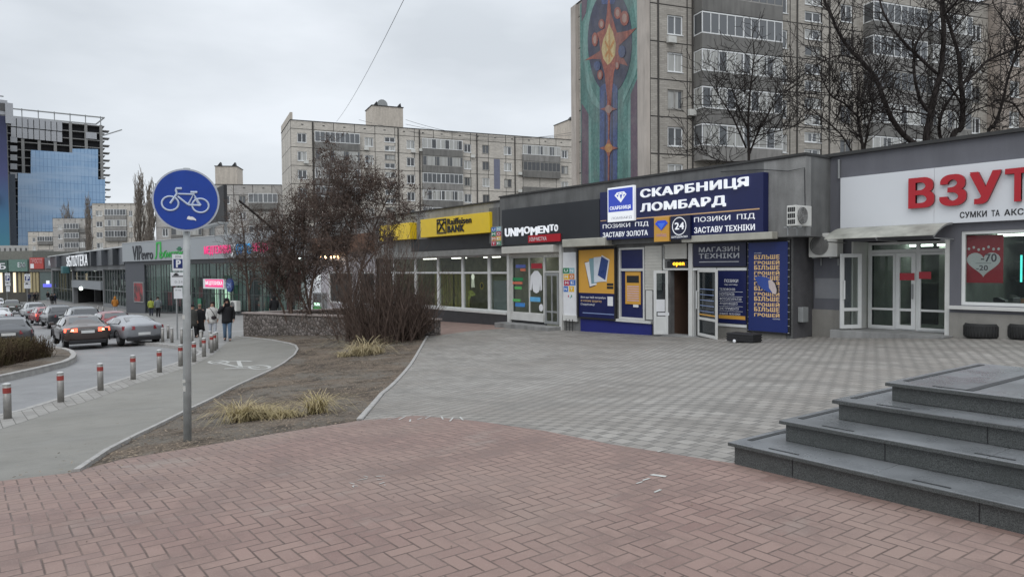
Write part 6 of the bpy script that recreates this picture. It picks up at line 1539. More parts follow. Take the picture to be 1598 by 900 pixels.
# ------------------------------------------------------------------ bollards
C_BOL = M('bollard_steel', (.26, .25, .235), .45, .5, var=.2, scale=9); C_BOLR = M('bollard_red_band', (.28, .045, .038), .5, var=.15); C_BOLC = M('bollard_cap', (.48, .48, .47), .35, .3)
def bollard(px, py, red, label, group, r_=.052, h=.65):
    p = gp(px, py); t = thing('bollard', label, 'bollard', tuple(p), 0, group)
    if ('bol', red, r_) not in WCACHE:
        m = MB(); m.lathe([(r_, -.1), (r_, h-.02)], n=14); o = m.build('post', C_BOL, None, smooth=True); WCACHE[('bol', red, r_)] = o.data; bpy.data.objects.remove(o)
        m = MB(); m.lathe([(r_*.2, h-.018), (r_*1.06, h-.018), (r_*1.06, h+.0), (r_*.6, h+.018), (.004, h+.024)], n=14); o = m.build('cap', C_BOLC, None); WCACHE[('cap', red, r_)] = o.data; bpy.data.objects.remove(o)
        m = MB(); m.lathe([(r_*1.02, h-.17), (r_*1.03, h-.17), (r_*1.03, h-.07), (r_*1.02, h-.07)], n=14); o = m.build('red_band', C_BOLR, None); WCACHE[('band', red, r_)] = o.data; bpy.data.objects.remove(o)
    for nm, k in (('post', 'bol'), ('cap', 'cap'))+((('red_band', 'band'),) if red else ()):
        o = bpy.data.objects.new(nm, WCACHE[(k, red, r_)]); COL.objects.link(o); o.parent = t
    return t
ords = ['nearest', 'second', 'third', 'fourth', 'fifth', 'sixth', 'seventh', 'eighth', 'ninth', 'tenth']
for i, (x, y) in enumerate(((12, 653), (95, 627), (157, 609), (208, 592), (249, 581), (282, 571), (303, 564.5), (318.5, 556.5), (330.5, 550), (335, 547))):
    bollard(x, y, True, f'{ords[i]} red banded steel bollard along the bike path, counted from the camera', 'red banded bollards along the bike path', .067)
names2 = ['far left', 'second', 'third', 'fourth', 'fifth', 'sixth', 'seventh', 'rightmost']
for i, (x, y) in enumerate(((240, 532), (254, 533.5), (262.6, 528), (268.5, 534.5), (284, 536), (299.5, 538), (314, 541), (328, 543), (338, 544.5))):
    bollard(x, y, False, ('plain steel bollard at the right end of the parking corner' if i == 8 else f'{names2[i]} plain steel bollard without a band beside the silver coupe'), 'plain bollards around the parking corner', .066)
for i, (x, y) in enumerate(((153, 487), (161, 488))): bollard(x, y, False, ('left' if i == 0 else 'right')+' one of two dark distant bollards near the person in orange', 'distant bollards by the library', .09, .65)

# ------------------------------------------------------------------ parking signs
def parking(px, pyb, ytop, plates, label, w_=.5):
    p = gp(px, pyb); dep = depth_of(p); t = thing('parking_sign', label, 'road sign', tuple(p))
    zt = atd(px, ytop, dep).z; m = MB(); m.tube([p-Vector((0, 0, .1)), Vector((p.x, p.y, zt))], .035, 8); m.build('post', C_GREYM, t)
    v = Vector(CAM)-p; v.z = 0; v.normalize(); e = Vector((-v.y, v.x, 0)); f = Face(tuple((p+v*.05-e))[:2], tuple((p+v*.05+e))[:2])
    for kind, pl, pr_, yt, yb in plates:
        s0, s1, z0, z1 = f.rect(pl, pr_, yt, yb)
        q = panel(t, 'plate', C_PRW, f, (s0, s1, z0, z1), 0, .01)
        w2, h2 = s1-s0, z1-z0
        if kind == 'P':
            panel(t, 'blue_face', C_BLUE, f, (s0+.1*w2, s1-.1*w2, z0+.15*h2, z0+.72*h2), .011, .015); text('P', C_PRW, t, f, s0+.32*w2, s1-.25*w2, z0+.2*h2, z0+.67*h2, .016, .004, .04)
            text('ЗОНА', C_BLACK, t, f, s0+.25*w2, s1-.2*w2, z0+.8*h2, z0+.93*h2, .011, .003)
        elif kind == 'car':
            m = MB(); f.box(m, s0+.1*w2, s1-.05*w2, z0+.66*h2, z0+.74*h2, .011, .014); f.box(m, s0+.22*w2, s0+.62*w2, z0+.76*h2, z0+.86*h2, .011, .014); f.box(m, s0+.3*w2, s0+.54*w2, z0+.865*h2, z0+.95*h2, .011, .014); m.build('car_symbol', C_BLACK, t)
            text('0-24', C_GREYM, t, f, s0+.3*w2, s1-.1*w2, z0+.2*h2, z0+.38*h2, .011, .003)
        else:
            text('20 грн', C_BLACK, t, f, s0+.15*w2, s1-.15*w2, z0+.7*h2, z0+.85*h2, .011, .003)
parking(277, 530, 396, [('P', 268.5, 287, 397, 422.5), ('car', 266, 287, 425, 446), ('t', 271, 285, 449, 466)], 'parking sign with blue P and white plates right behind the bicycle sign post')
parking(11.5, 478, 424, [('P', 7.5, 16, 426, 440), ('car', 8, 16.5, 441, 446), ('t', 9.5, 15.5, 447, 455)], 'distant parking sign at the far left by the lit columns')
parking(43, 478, 426, [('P', 38, 47.5, 427.5, 440), ('car', 37.5, 48, 441, 450)], 'distant parking sign in front of the violet lit shop')

# ------------------------------------------------------------------ rubble wall along the bed
def garden_wall():
    A, B = Vector((*WALL_PTS[0], 0)), Vector((*WALL_PTS[1], 0)); f = Face(tuple(A)[:2], tuple(B)[:2])
    t = thing('garden_wall', 'low rough stone garden wall with a flat cap behind the bare bushes', 'wall', tuple(f.pt(f.len/2, zg(*f.pt(f.len/2, 0)[:2]))))
    zt = -.42; g = NG('rubble_stone'); p = g.pos(); v = g.n('ShaderNodeTexVoronoi'); v.inputs['Scale'].default_value = 6; g.l(p, v.inputs['Vector'])
    v2 = g.n('ShaderNodeTexVoronoi', feature='DISTANCE_TO_EDGE'); v2.inputs['Scale'].default_value = 6; g.l(p, v2.inputs['Vector']); sc = g.n('ShaderNodeSeparateColor'); g.l(v.outputs['Color'], sc.inputs[0])
    c = g.mix(sc.outputs[0], (.13, .115, .105), (.27, .24, .225)); c = g.mix(g.ramp(v2.outputs['Distance'], .0, .12), (.035, .03, .028), c); c = g.mix(g.math('MULTIPLY', g.ramp(g.noise(p, 1.5, 5), .4, .7), .5), c, (.09, .075, .065)); g.bump(v2.outputs['Distance'], 1.0, .06); mt = g.done(c, .9, 0, .2)
    m = MB(); m.quad
    n = 20
    for i in range(n):
        s0, s1 = f.len*i/n, f.len*(i+1)/n; f.box(m, s0, s1-.002, zg(*f.pt(s0, 0)[:2])-.3, zt, -.38, 0)
    m.build('wall_body', mt, t); m = MB(); f.box(m, -.05, f.len+.05, zt+.003, zt+.07, -.44, .06); m.build('cap', M('pinkish_cap', (.30, .255, .235), .8, var=.15), t, bevel=.01)
    m = MB(); f2 = Face(tuple(A+f.n*-.2+Vector((0, 6.5, 0)))[:2], tuple(A+f.n*-.2)[:2]); f2 = Face((A.x, A.y+6.0), (A.x, A.y+.4)); f2.box(m, 0, f2.len, zg(A.x, A.y)-.3, zt-.0, -.38, -.002); m.build('side_wall', mt, t)
    m = MB(); f2.box(m, 0, f2.len, zt+.003, zt+.07, -.42, .04); m.build('side_cap', M('pinkish_cap', (.30, .255, .235), .8, var=.15), t)
garden_wall()

# ------------------------------------------------------------------ tyre planters in front of the shoe shop
def tyre(px, pxr, py, label):
    p = gp((px+pxr)/2, py-1); dep = depth_of(p); R_ = (pxr-px)/2/FPX*dep; h = .36
    t = thing('tyre_planter', label, 'planter', tuple(p), 0, 'old tyre planters'); C_T = M('old_rubber', (.025, .025, .025), .8, var=.3, scale=8)
    m = MB(); m.lathe([(R_*.86, 0), (R_*.97, .03), (R_, h*.5), (R_*.97, h-.04), (R_*.9, h), (R_*.72, h-.02), (R_*.70, h-.1), (R_*.02, h-.1)], tuple(p), 28); m.build('tyre', C_T, t, smooth=True)
    m = MB()
    for k in range(36):
        a = k*math.pi/18; d = Vector((math.cos(a), math.sin(a), 0)); q = p+d*R_*.985; m.obox(q+Vector((0, 0, h*.5)), d*.012, Vector((-d.y, d.x, 0))*.012, Vector((0, 0, h*.34)))
    m.build('tread', C_T, t); m = MB(); m.lathe([(R_*.69, h-.097), (.01, h-.06)], tuple(p), 20); m.build('soil', MAT_SOIL, t)
tyre(1508, 1560, 528, 'old black tyre planter below the shoe shop window'); tyre(1577, 1632, 530, 'second black tyre planter cut off by the right edge')

# ------------------------------------------------------------------ cables across the sky
def cables():
    C_CB = M('cable_black', (.10, .10, .105), .6)
    def cab(lab, a, c, sag, r, n=24):
        pts = [a.lerp(c, i/n)-Vector((0, 0, sag*4*(i/n)*(1-i/n))) for i in range(n+1)]; m = MB(); m.tube(pts, r, 5); top(m.build('overhead_cable', C_CB), lab, 'cable')
    cab('long thin cable rising across the sky from the block roof', atd(525, 190, 112), atd(634, -8, 42), .6, .018)
    cab('upper thin cable strung along the roof of the long block', atd(633, 187, 118), atd(900, 205, 128), 2.0, .03); cab('middle thin cable strung along the roof of the long block', atd(633, 194, 118), atd(900, 210, 128), 1.2, .03); cab('lowest thin cable strung along the roof of the long block', atd(560, 187, 115), atd(870, 214, 127), 1.6, .025)
cables()
# ------------------------------------------------------------------ trees
def bark(name, a, b):
    g = NG(name); p = g.pos(); c = g.mix(g.ramp(g.noise(p, 9, 4, .65, (1, 1, .25)), .35, .65), a, b); g.bump(g.noise(p, 25, 3, .6, (1, 1, .3)), .6, .02); return g.done(c, .9, 0, .15)
BARK = bark('dark_bark', (.016, .013, .012), (.045, .038, .036)); BARK2 = bark('brown_bark', (.055, .040, .034), (.145, .105, .086)); BARKP = bark('poplar_bark', (.13, .11, .095), (.24, .21, .18))
def smooth_path(P_, k=4):
    out = []
    for i in range(len(P_)-1):
        p0, p1, p2, p3 = P_[max(i-1, 0)], P_[i], P_[i+1], P_[min(i+2, len(P_)-1)]
        for j in range(k):
            t = j/k; out.append(.5*((2*p1)+(p2-p0)*t+(2*p0-5*p1+4*p2-p3)*t*t+(3*p1-p0-3*p2+p3)*t**3))
    out.append(P_[-1]); return out
def twig(m, r, p, d, L_, rad, depth, up=.15, tips=None, spread=.9, minr=.008, kids=(3, 5)):
    """a branch that wanders, thins and forks"""
    n = 4 if depth else 3; pts = [p]; q = p.copy(); d = d.normalized()
    for i in range(n):
        d = (d+Vector((r.uniform(-.25, .25), r.uniform(-.25, .25), r.uniform(-.2, .2)+up))).normalized(); q = q+d*L_/n; pts.append(q.copy())
    m.tube(pts, [max(minr, rad*(1-.65*i/n)) for i in range(n+1)], 5 if depth > 1 else 3, cap=False)
    if tips is not None and depth <= 1: tips.append((pts[-1], d))
    if depth <= 0: return
    for k in range(r.randint(*kids)):
        i = r.randint(1, n); b = pts[i]; t = (pts[i]-pts[i-1]).normalized()
        s_ = Vector((r.uniform(-1, 1), r.uniform(-1, 1), r.uniform(-.6, .9))).normalized(); s_ = (s_-t*s_.dot(t)).normalized()
        twig(m, r, b, t*(1-spread*.55)+s_*spread, L_*r.uniform(.45, .75), max(minr, rad*.5), depth-1, up, tips, spread, minr, kids)
def limb_tree(name, label, limbs, dep, seed, mat, ground=True, depth=2, tw=2.0, density=1.0, group=None, radk=.86, minr=.010):
    r = random.Random(seed); base = None; tr = MB(); cr_ = MB()
    for li, (pts, w0, w1) in enumerate(limbs):
        ph = r.uniform(0, 6.28); n = len(pts)
        P_ = [atd(px, py, dep+(0 if li == 0 else 1.8*math.sin(ph)*i/n)) for i, (px, py) in enumerate(pts)]
        if li == 0:
            z = zg(P_[0].x, P_[0].y); base = Vector((P_[0].x, P_[0].y, z))
            if ground and P_[0].z > z+.3: P_ = [base-Vector((0, 0, .2))]+P_
        P_ = smooth_path(P_, 4); N = len(P_); k = dep/FPX/2
        rad = [(w0+(w1-w0)*i/(N-1))*k*radk for i in range(N)]
        if li == 0: rad[0] *= 1.15
        tr.tube(P_, rad, 8)
        for i in range(2 if li else 5, N):
            t = (P_[i]-P_[i-1]).normalized()
            for q in range(int(density*3.0+r.random())):
                s_ = Vector((r.uniform(-1, 1), r.uniform(-1, 1), r.uniform(-.5, .9))).normalized(); s_ = (s_-t*s_.dot(t)).normalized(); fr = i/N
                twig(cr_, r, P_[i], t*.45+s_, tw*r.uniform(.5, 1.2), max(minr*1.6, min(.035, rad[i]*.4)), depth, .12, None, .9, minr, (2, 3))
        twig(cr_, r, P_[-1], P_[-1]-P_[-2], tw, rad[-1], depth, .12, None, .9, minr, (2, 4))
    t = thing(name, label, 'tree', tuple(base), 0, group)
    tr.build('trunk', mat, t, smooth=True); cr_.build('crown', mat, t)
    return t
def c2(pts): return [(1240+x/3.46, y/3.46) for x, y in pts]
def c1(pts): return [(1020+x/3.46, y/3.46) for x, y in pts]
GB = 'bare trees behind the shoe shop'
limb_tree('bare_tree', 'biggest bare tree with a leaning left limb rising behind the shoe shop roof', [
    (c2([(708, 830), (730, 650), (760, 500), (790, 380), (805, 200), (800, 60), (790, -60)]), 15, 6), (c2([(690, 800), (600, 740), (530, 650), (490, 560), (440, 430), (370, 340), (300, 270), (240, 180), (200, 90), (160, 0), (140, -70)]), 10, 4),
    (c2([(730, 610), (680, 540), (650, 430), (645, 310), (660, 230), (720, 150), (800, 80)]), 6.5, 3), (c2([(770, 400), (640, 280), (540, 170), (480, 70), (455, -20)]), 6, 3), (c2([(800, 90), (840, 50), (890, -10)]), 5, 3), (c2([(370, 340), (250, 300), (120, 350), (0, 440)]), 3, 1.6), (c2([(720, 620), (600, 600), (480, 590), (380, 640)]), 3, 1.5)], 44, 1, BARK, group=GB, density=.55, minr=.014)
limb_tree('bare_tree', 'bare tree with two crossing trunks right of the biggest one above the shoe shop', [
    (c2([(845, 810), (900, 690), (907, 560), (895, 430), (885, 300), (850, 180), (820, 90)]), 12, 5), (c2([(835, 800), (795, 760), (780, 690), (800, 600), (850, 520), (895, 460)]), 7, 4), (c2([(900, 460), (980, 390), (1040, 330), (1130, 290), (1240, 250), (1330, 220)]), 6, 3),
    (c2([(900, 560), (840, 470), (790, 420)]), 5, 3), (c2([(905, 640), (990, 590), (1060, 570)]), 3.5, 1.5), (c2([(850, 180), (900, 110), (960, 60)]), 3, 1.5)], 47, 2, BARK, group=GB, density=.55, minr=.014)
limb_tree('bare_tree', 'slimmer bare tree at the far right behind the shoe shop', [
    (c2([(1040, 780), (1080, 680), (1120, 560), (1150, 430), (1180, 340), (1200, 230), (1150, 140)]), 6, 3), (c2([(1090, 540), (1180, 560), (1240, 640), (1330, 700)]), 4, 2), (c2([(1180, 340), (1240, 260), (1300, 160)]), 3, 1.5)], 49, 3, BARK, group=GB, density=.7, minr=.014)
limb_tree('bare_tree', 'short forked bare tree standing left of the biggest one above the shop roof', [
    (c2([(368, 870), (355, 720), (340, 620), (345, 520)]), 6, 3), (c2([(350, 640), (270, 560), (200, 520), (150, 430)]), 4, 2), (c2([(372, 840), (395, 700), (420, 580), (400, 470), (420, 400)]), 4.5, 2), (c2([(320, 840), (260, 740), (180, 660), (60, 580)]), 3, 1.5)], 41, 4, BARK, group=GB, density=.7, minr=.015)
limb_tree('bare_tree', 'small bare tree with upswept branches above the navy pawnshop sign', [
    (c1([(515, 900), (510, 720), (515, 560), (530, 420), (540, 330)]), 6, 2), (c1([(500, 800), (430, 640), (380, 560), (330, 480)]), 3.6, 1.5), (c1([(518, 830), (570, 700), (640, 580), (700, 500)]), 3.6, 1.5), (c1([(508, 700), (450, 560), (410, 430)]), 3, 1.3), (c1([(515, 740), (620, 720), (740, 690), (830, 640)]), 2.4, 1.2), (c1([(500, 870), (360, 870), (240, 800)]), 2.4, 1.2)], 38, 5, BARK, density=.7, tw=1.6, group=GB, minr=.013)

# bare poplars far left: many steep branches
def poplar(px, pyb, pyt, wpx, dep, seed, label):
    r = random.Random(seed); p = atd(px, pyb, dep); p.z = zg(p.x, p.y); top_ = atd(px, pyt, dep).z; H = top_-p.z; R_ = wpx/2/FPX*dep
    t = thing('poplar_tree', label, 'tree', tuple(p), 0, 'bare poplars behind the shops'); tr = MB(); tr.tube([p, p+Vector((0, 0, H*.5)), p+Vector((0, 0, H*.97))], [.45, .28, .05], 6); tr.build('trunk', BARKP, t)
    m = MB()
    for k in range(80):
        h = r.uniform(.12, .85); a = r.uniform(0, 6.28); rr = R_*r.uniform(.3, 1)*(1-.5*abs(h-.4)); b = p+Vector((0, 0, H*h)); d = Vector((math.cos(a), math.sin(a), 0)); L_ = H*r.uniform(.14, .26)
        pts = [b, b+d*rr*.6+Vector((0, 0, L_*.35)), b+d*rr*.9+Vector((0, 0, L_*.7)), b+d*rr*r.uniform(.8, 1.1)+Vector((0, 0, L_))]; m.tube(pts, [.10, .08, .06, .03], 3, False)
        for j in range(6):
            q = pts[r.randint(1, 2)].lerp(pts[3], r.random()); m.tube([q, q+Vector((r.uniform(-.5, .5), r.uniform(-.5, .5), r.uniform(.8, 2.0)))], [.05, .025], 3, False)
    m.build('crown', BARKP, t)
poplar(219, 420, 283, 22, 128, 1, 'taller bare poplar left of the bicycle sign'); poplar(236, 420, 300, 18, 124, 2, 'bare poplar touching the left rim of the bicycle sign'); poplar(140, 420, 312, 12, 180, 3, 'narrow distant bare poplar between the two far pale blocks')
poplar(106, 420, 322, 24, 230, 4, 'rounded distant bare tree in front of the blue tower')

# ------------------------------------------------------------------ bush group in the planting bed
def d1c(pts): return [(360+x/3.46, 300+y/3.46) for x, y in pts]
C_LEAF = None
def leaf_mat():
    g = NG('withered_leaves'); p = g.pos(); c = g.mix(g.ramp(g.noise(p, 4, 3), .35, .65), (.045, .034, .030), (.15, .115, .10)); return g.done(c, .9, 0, .1)
C_LEAF = leaf_mat()
def hang(m, r, p, n, spread, drop, s=.055):
    for k in range(n):
        q = p+Vector((r.gauss(0, spread), r.gauss(0, spread), -abs(r.gauss(0, drop)))); a = r.uniform(0, 6.28)
        d = Vector((math.cos(a)*.35, math.sin(a)*.35, -1)).normalized()*s*r.uniform(.7, 1.6); e = Vector((-math.sin(a), math.cos(a), r.uniform(-.3, .3)))*s*r.uniform(.3, .6)
        m.quad(q, q+d*.5+e, q+d, q+d*.5-e)
def bed_tree(label, limbs, base_px, dep, seed, leafn, top_limbs, tw=.9):
    r = random.Random(seed); p = gp(*base_px); dep = depth_of(p); tr = MB(); cr_ = MB(); tips = []
    for li, (pts, w0, w1) in enumerate(limbs):
        P_ = [atd(px, py, dep+(.5*math.sin(seed+li*2.1)*i/len(pts) if i else 0)) for i, (px, py) in enumerate(pts)]
        if li == 0 or abs(P_[0].z-p.z) < .25: P_[0].z = p.z-.05
        P_ = smooth_path(P_, 4); N = len(P_); k = dep/FPX/2; rad = [(w0+(w1-w0)*i/(N-1))*k for i in range(N)]; tr.tube(P_, rad, 7)
        for i in range(N//3, N):
            t = (P_[i]-P_[i-1]).normalized()
            for q in range(3):
                s_ = Vector((r.uniform(-1, 1), r.uniform(-1, 1), r.uniform(-.4, 1))).normalized(); s_ = (s_-t*s_.dot(t)).normalized()
                twig(cr_, r, P_[i], t*.5+s_, tw*r.uniform(.5, 1.3), rad[i]*.4, 2, .10, tips, .9, .0055)
        twig(cr_, r, P_[-1], P_[-1]-P_[-2], tw*1.3, rad[-1], 2, .1, tips, .9, .0055)
    t = thing('bare_tree', label, 'tree', tuple(p), 0, 'bare trees in the planting bed'); tr.build('trunk', BARK2, t, smooth=True); cr_.build('crown', BARK2, t)
    if leafn and tips:
        m = MB()
        for k in range(leafn): hang(m, r, r.choice(tips)[0], r.randint(14, 34), .11, .16)
        m.build('withered_leaves', C_LEAF, t)
    return t
bed_tree('slender bare sapling at the left end of the rubble wall', [(d1c([(105, 775), (100, 600), (90, 480), (82, 380), (72, 250), (60, 150)]), 4.5, 1.5), (d1c([(98, 540), (130, 430), (150, 330), (180, 240)]), 2, 1), (d1c([(90, 470), (50, 380), (20, 300)]), 2, 1)], (390, 523), 33, 1, 0, None, .8)
bed_tree('bare tree with three dark leaning stems left of the broad thicket', [(d1c([(325, 770), (318, 620), (290, 480), (285, 330), (270, 200)]), 5.5, 2), (d1c([(322, 765), (280, 620), (220, 500), (180, 420), (150, 330)]), 4, 1.5), (d1c([(330, 765), (328, 560), (335, 400), (345, 250), (350, 120)]), 5, 2), (d1c([(290, 470), (230, 330), (220, 200)]), 2.5, 1.2), (d1c([(335, 400), (400, 260), (430, 130)]), 2.5, 1.2)], (454, 522), 31, 2, 420, None, .85)
bed_tree('bare tree with forked dark stems and withered leaves in the middle of the bed', [(d1c([(425, 770), (418, 660), (380, 560), (345, 450), (300, 330)]), 5.5, 2), (d1c([(432, 765), (428, 600), (445, 470), (475, 370), (490, 250), (500, 130), (515, 20)]), 5, 1.6), (d1c([(422, 620), (400, 470), (392, 350), (390, 200), (380, 60)]), 4, 1.6), (d1c([(445, 470), (540, 330), (600, 230), (640, 120)]), 3, 1.4), (d1c([(490, 230), (560, 130), (580, 30)]), 2.4, 1.2), (d1c([(505, 100), (530, -20), (540, -120), (537, -190)]), 1.6, .8)], (483, 522), 30, 3, 360, None, .7)
bed_tree('bare tree with withered leaves rising out of the broad thicket', [(d1c([(635, 745), (640, 620), (600, 500), (560, 400), (535, 260), (490, 160), (430, 60)]), 5, 2), (d1c([(642, 740), (680, 520), (720, 360), (760, 230), (830, 70), (870, -20)]), 4, 1.5), (d1c([(640, 740), (645, 500), (625, 350), (650, 200), (690, 70), (720, -50)]), 4, 1.5), (d1c([(700, 430), (800, 300), (880, 200), (960, 110)]), 3, 1.2), (d1c([(650, 200), (600, 100), (610, 0), (590, -70)]), 2.5, 1.2), (d1c([(760, 230), (700, 120), (660, 20)]), 2, 1.2), (d1c([(830, 70), (770, 20), (740, -30)]), 2, 1)], (545, 527), 28, 4, 430, None, .7)
def thicket(label, cx, cy, wpx, hpx, n, seed):
    r = random.Random(seed); p = gp(cx, cy); dep = depth_of(p); W = wpx/FPX*dep; H = hpx/FPX*dep
    t = thing('bare_thicket', label, 'bush', tuple(p), 0, 'bare bushes in the planting bed'); m = MB(); m2 = MB(); e = Vector((_R[0], _R[1], 0)).normalized(); fwd = Vector((_F[0], _F[1], 0)).normalized()
    for k in range(n):
        u = max(-1, min(1, r.gauss(0, .45))); v = r.uniform(-.4, .4); b = p+e*u*W*.25+fwd*v*W*.5; b.z = zg(b.x, b.y)
        h = H*(1-.4*abs(u)**1.5)*r.uniform(.3, 1.0); lean = u*W*.42*r.uniform(.3, 1.1)+r.gauss(0, .3); pts = [b]
        for i in range(1, 5): f_ = i/4; pts.append(b+e*lean*f_**1.4+fwd*r.gauss(0, .10)*f_+Vector((r.gauss(0, .03), r.gauss(0, .03), h*f_)))
        m.tube(pts, [.013, .011, .009, .007, .004], 4, False)
        for q in range(13):
            i = r.randint(1, 4); s_ = Vector((r.uniform(-1, 1), r.uniform(-1, 1), r.uniform(.6, 2))).normalized(); a = pts[i-1].lerp(pts[i], r.random()); L_ = r.uniform(.2, 1.1)
            m2.tube([a, a+s_*L_*.5+Vector((r.gauss(0, .04), r.gauss(0, .04), 0)), a+s_*L_+Vector((0, 0, .08))], [.007, .005, .004], 3, False)
    m.build('stems', BARK2, t); m2.build('twigs', BARK2, t)
thicket('broad dense bare thicket on the right side of the planting bed', 600, 534, 190, 190, 170, 1)
thicket('thin bare bush left of the broad thicket in front of the stone wall', 560, 531, 150, 150, 70, 3)
thicket('low dark bare bush at the foot of the broad thicket by the paving edge', 640, 529, 70, 70, 150, 2)
def pole():
    a, c = gp(452, 521), None; d = depth_of(a); m = MB(); m.tube([atd(440, 372, d), atd(413, 346, d), atd(373, 313, d-.3)], [.045, .05, .05], 7); top(m.build('broken_branch', BARK), 'thick bare broken branch slanting up to the left out of the bushes', 'branch')
pole()

# dry ornamental grass tufts
def tuft(label, px, py, wpx, hpx, n, seed, ca, cb):
    r = random.Random(seed); p = gp(px, py); dep = depth_of(p); W = wpx/FPX*dep/2; H = hpx/FPX*dep; t = thing('grass_tuft', label, 'grass tuft', tuple(p), 0, 'dry grass tufts in the bed'); m = MB(); e = Vector((_R[0], _R[1], 0)).normalized()
    cl = [(r.uniform(-.75, .75), r.uniform(-.5, .5), r.choice((.35, .5, .7, 1.0, 1.5))) for _ in range(11)]
    for k in range(n):
        c = r.choice(cl); b = p+e*(c[0]*W+r.gauss(0, W*.09))+Vector((-e.y, e.x, 0))*(c[1]*W*.7+r.gauss(0, W*.09)); b.z = zg(b.x, b.y)-.03
        a = r.uniform(0, 6.28); L_ = H*c[2]*r.uniform(.6, 1.5); o = Vector((math.cos(a), math.sin(a), 0)); lean = r.uniform(.5, 2.6); pts = [b, b+o*L_*.25*lean+Vector((0, 0, L_*.55)), b+o*L_*.65*lean+Vector((0, 0, L_*.75)), b+o*L_*1.05*lean+Vector((0, 0, L_*r.uniform(.05, .7)))]
        s_ = Vector((-o.y, o.x, 0))*r.uniform(.004, .008)*(dep/12)**.5
        for i in range(3): m.quad(pts[i]-s_*(1-i*.25), pts[i]+s_*(1-i*.25), pts[i+1]+s_*(.75-i*.25), pts[i+1]-s_*(.75-i*.25))
    g = NG('dry_grass_'+str(seed)); c = g.mix(g.ramp(g.noise(g.pos(), 5, 3), .3, .7), ca, cb); m.build('blades', g.done(c, .8, 0, .15), t)
tuft('nearer sprawling tuft of dry yellow green grass in the planting bed', 438, 648, 150, 19, 1900, 1, (.26, .215, .095), (.46, .38, .235)); tuft('farther pale dry grass tuft before the thicket', 560, 553, 84, 16, 1000, 2, (.30, .25, .14), (.50, .42, .27))

# clipped bare hedge on the traffic island
def hedge():
    r = random.Random(6); t = thing('bare_hedge', 'low brown leafless hedge on the kerbed traffic island at the left edge', 'hedge', tuple(gp(40, 570))); m = MB()
    a, c = gp(-60, 590), gp(97, 556); d = (c-a); L_ = d.length; d.normalize(); n = Vector((-d.y, d.x, 0))
    for k in range(2600):
        u = r.random(); v = r.uniform(.25, 2.0)*(1-.25*(u > .9)); b = a+d*u*L_+n*v; b.z = zg(b.x, b.y); h = r.uniform(.4, .85)*(1 if u < .93 else .75)
        q = b+Vector((r.gauss(0, .12), r.gauss(0, .12), h)); m.tube([b, b.lerp(q, .5)+Vector((r.gauss(0, .05), r.gauss(0, .05), 0)), q], [.010, .008, .005], 3, False)
        for j in range(2):
            w_ = b.lerp(q, r.uniform(.3, .9)); m.tube([w_, w_+Vector((r.gauss(0, .12), r.gauss(0, .12), r.uniform(.05, .25)))], [.006, .004], 3, False)
    g = NG('hedge_twigs'); cc = g.mix(g.ramp(g.noise(g.pos(), 1.2, 4), .4, .65), (.075, .052, .036), (.11, .095, .05)); m.build('twigs', g.done(cc, .9, 0, .1), t)
    m = MB()
    for k in range(5000):
        u = r.random(); v = r.uniform(.2, 2.0); b = a+d*u*L_+n*v; z = zg(b.x, b.y)+r.uniform(.1, .8); s_ = r.uniform(.015, .04); an = r.uniform(0, 6.28); q = Vector((b.x, b.y, z)); e = Vector((math.cos(an), math.sin(an), r.uniform(-1, 1)))*s_; f_ = Vector((-math.sin(an), math.cos(an), r.uniform(-1, 1)))*s_*.5; m.quad(q-e, q+f_, q+e, q-f_)
    g = NG('hedge_dead_leaves'); cc = g.mix(g.ramp(g.noise(g.pos(), 2.0, 4), .35, .65), (.07, .045, .03), (.10, .085, .035)); m.build('dead_leaves', g.done(cc, .9, 0, .1), t)
hedge()
# ------------------------------------------------------------------ cars
G_CAR = None
def car_glass():
    g = NG('car_glass'); g.b.inputs['Coat Weight'].default_value = 1.0; g.b.inputs['Coat Roughness'].default_value = .02; return g.done((.02, .023, .027), .06, 0, .9)
G_CAR = car_glass()
def paint(name, c, metal=.3):
    if name in _MC: return _MC[name]
    g = NG(name); f = g.noise(g.pos(), 2.0, 4); cc = g.mix(g.math('MULTIPLY', g.ramp(f, .4, .7), .35), c, tuple(v*.7+.03 for v in c)); g.b.inputs['Coat Weight'].default_value = .8; g.b.inputs['Coat Roughness'].default_value = .08
    _MC[name] = g.done(cc, .35, metal, .5); return _MC[name]
C_TYRE = M('tyre_rubber', (.018, .018, .018), .85); C_RIM = M('alloy_rim', (.38, .38, .39), .35, .6); C_PLATE = M('number_plate', (.62, .63, .62), .5); C_TRIM = M('black_trim', (.02, .02, .022), .6)
L_ON = glow('tail_light_on', (1.0, .10, .05), 3.2); L_HOT = glow('tail_light_core', (1.0, .40, .22), 4.0); L_OFF = M('tail_light_off', (.22, .015, .02), .25, spec=.6)
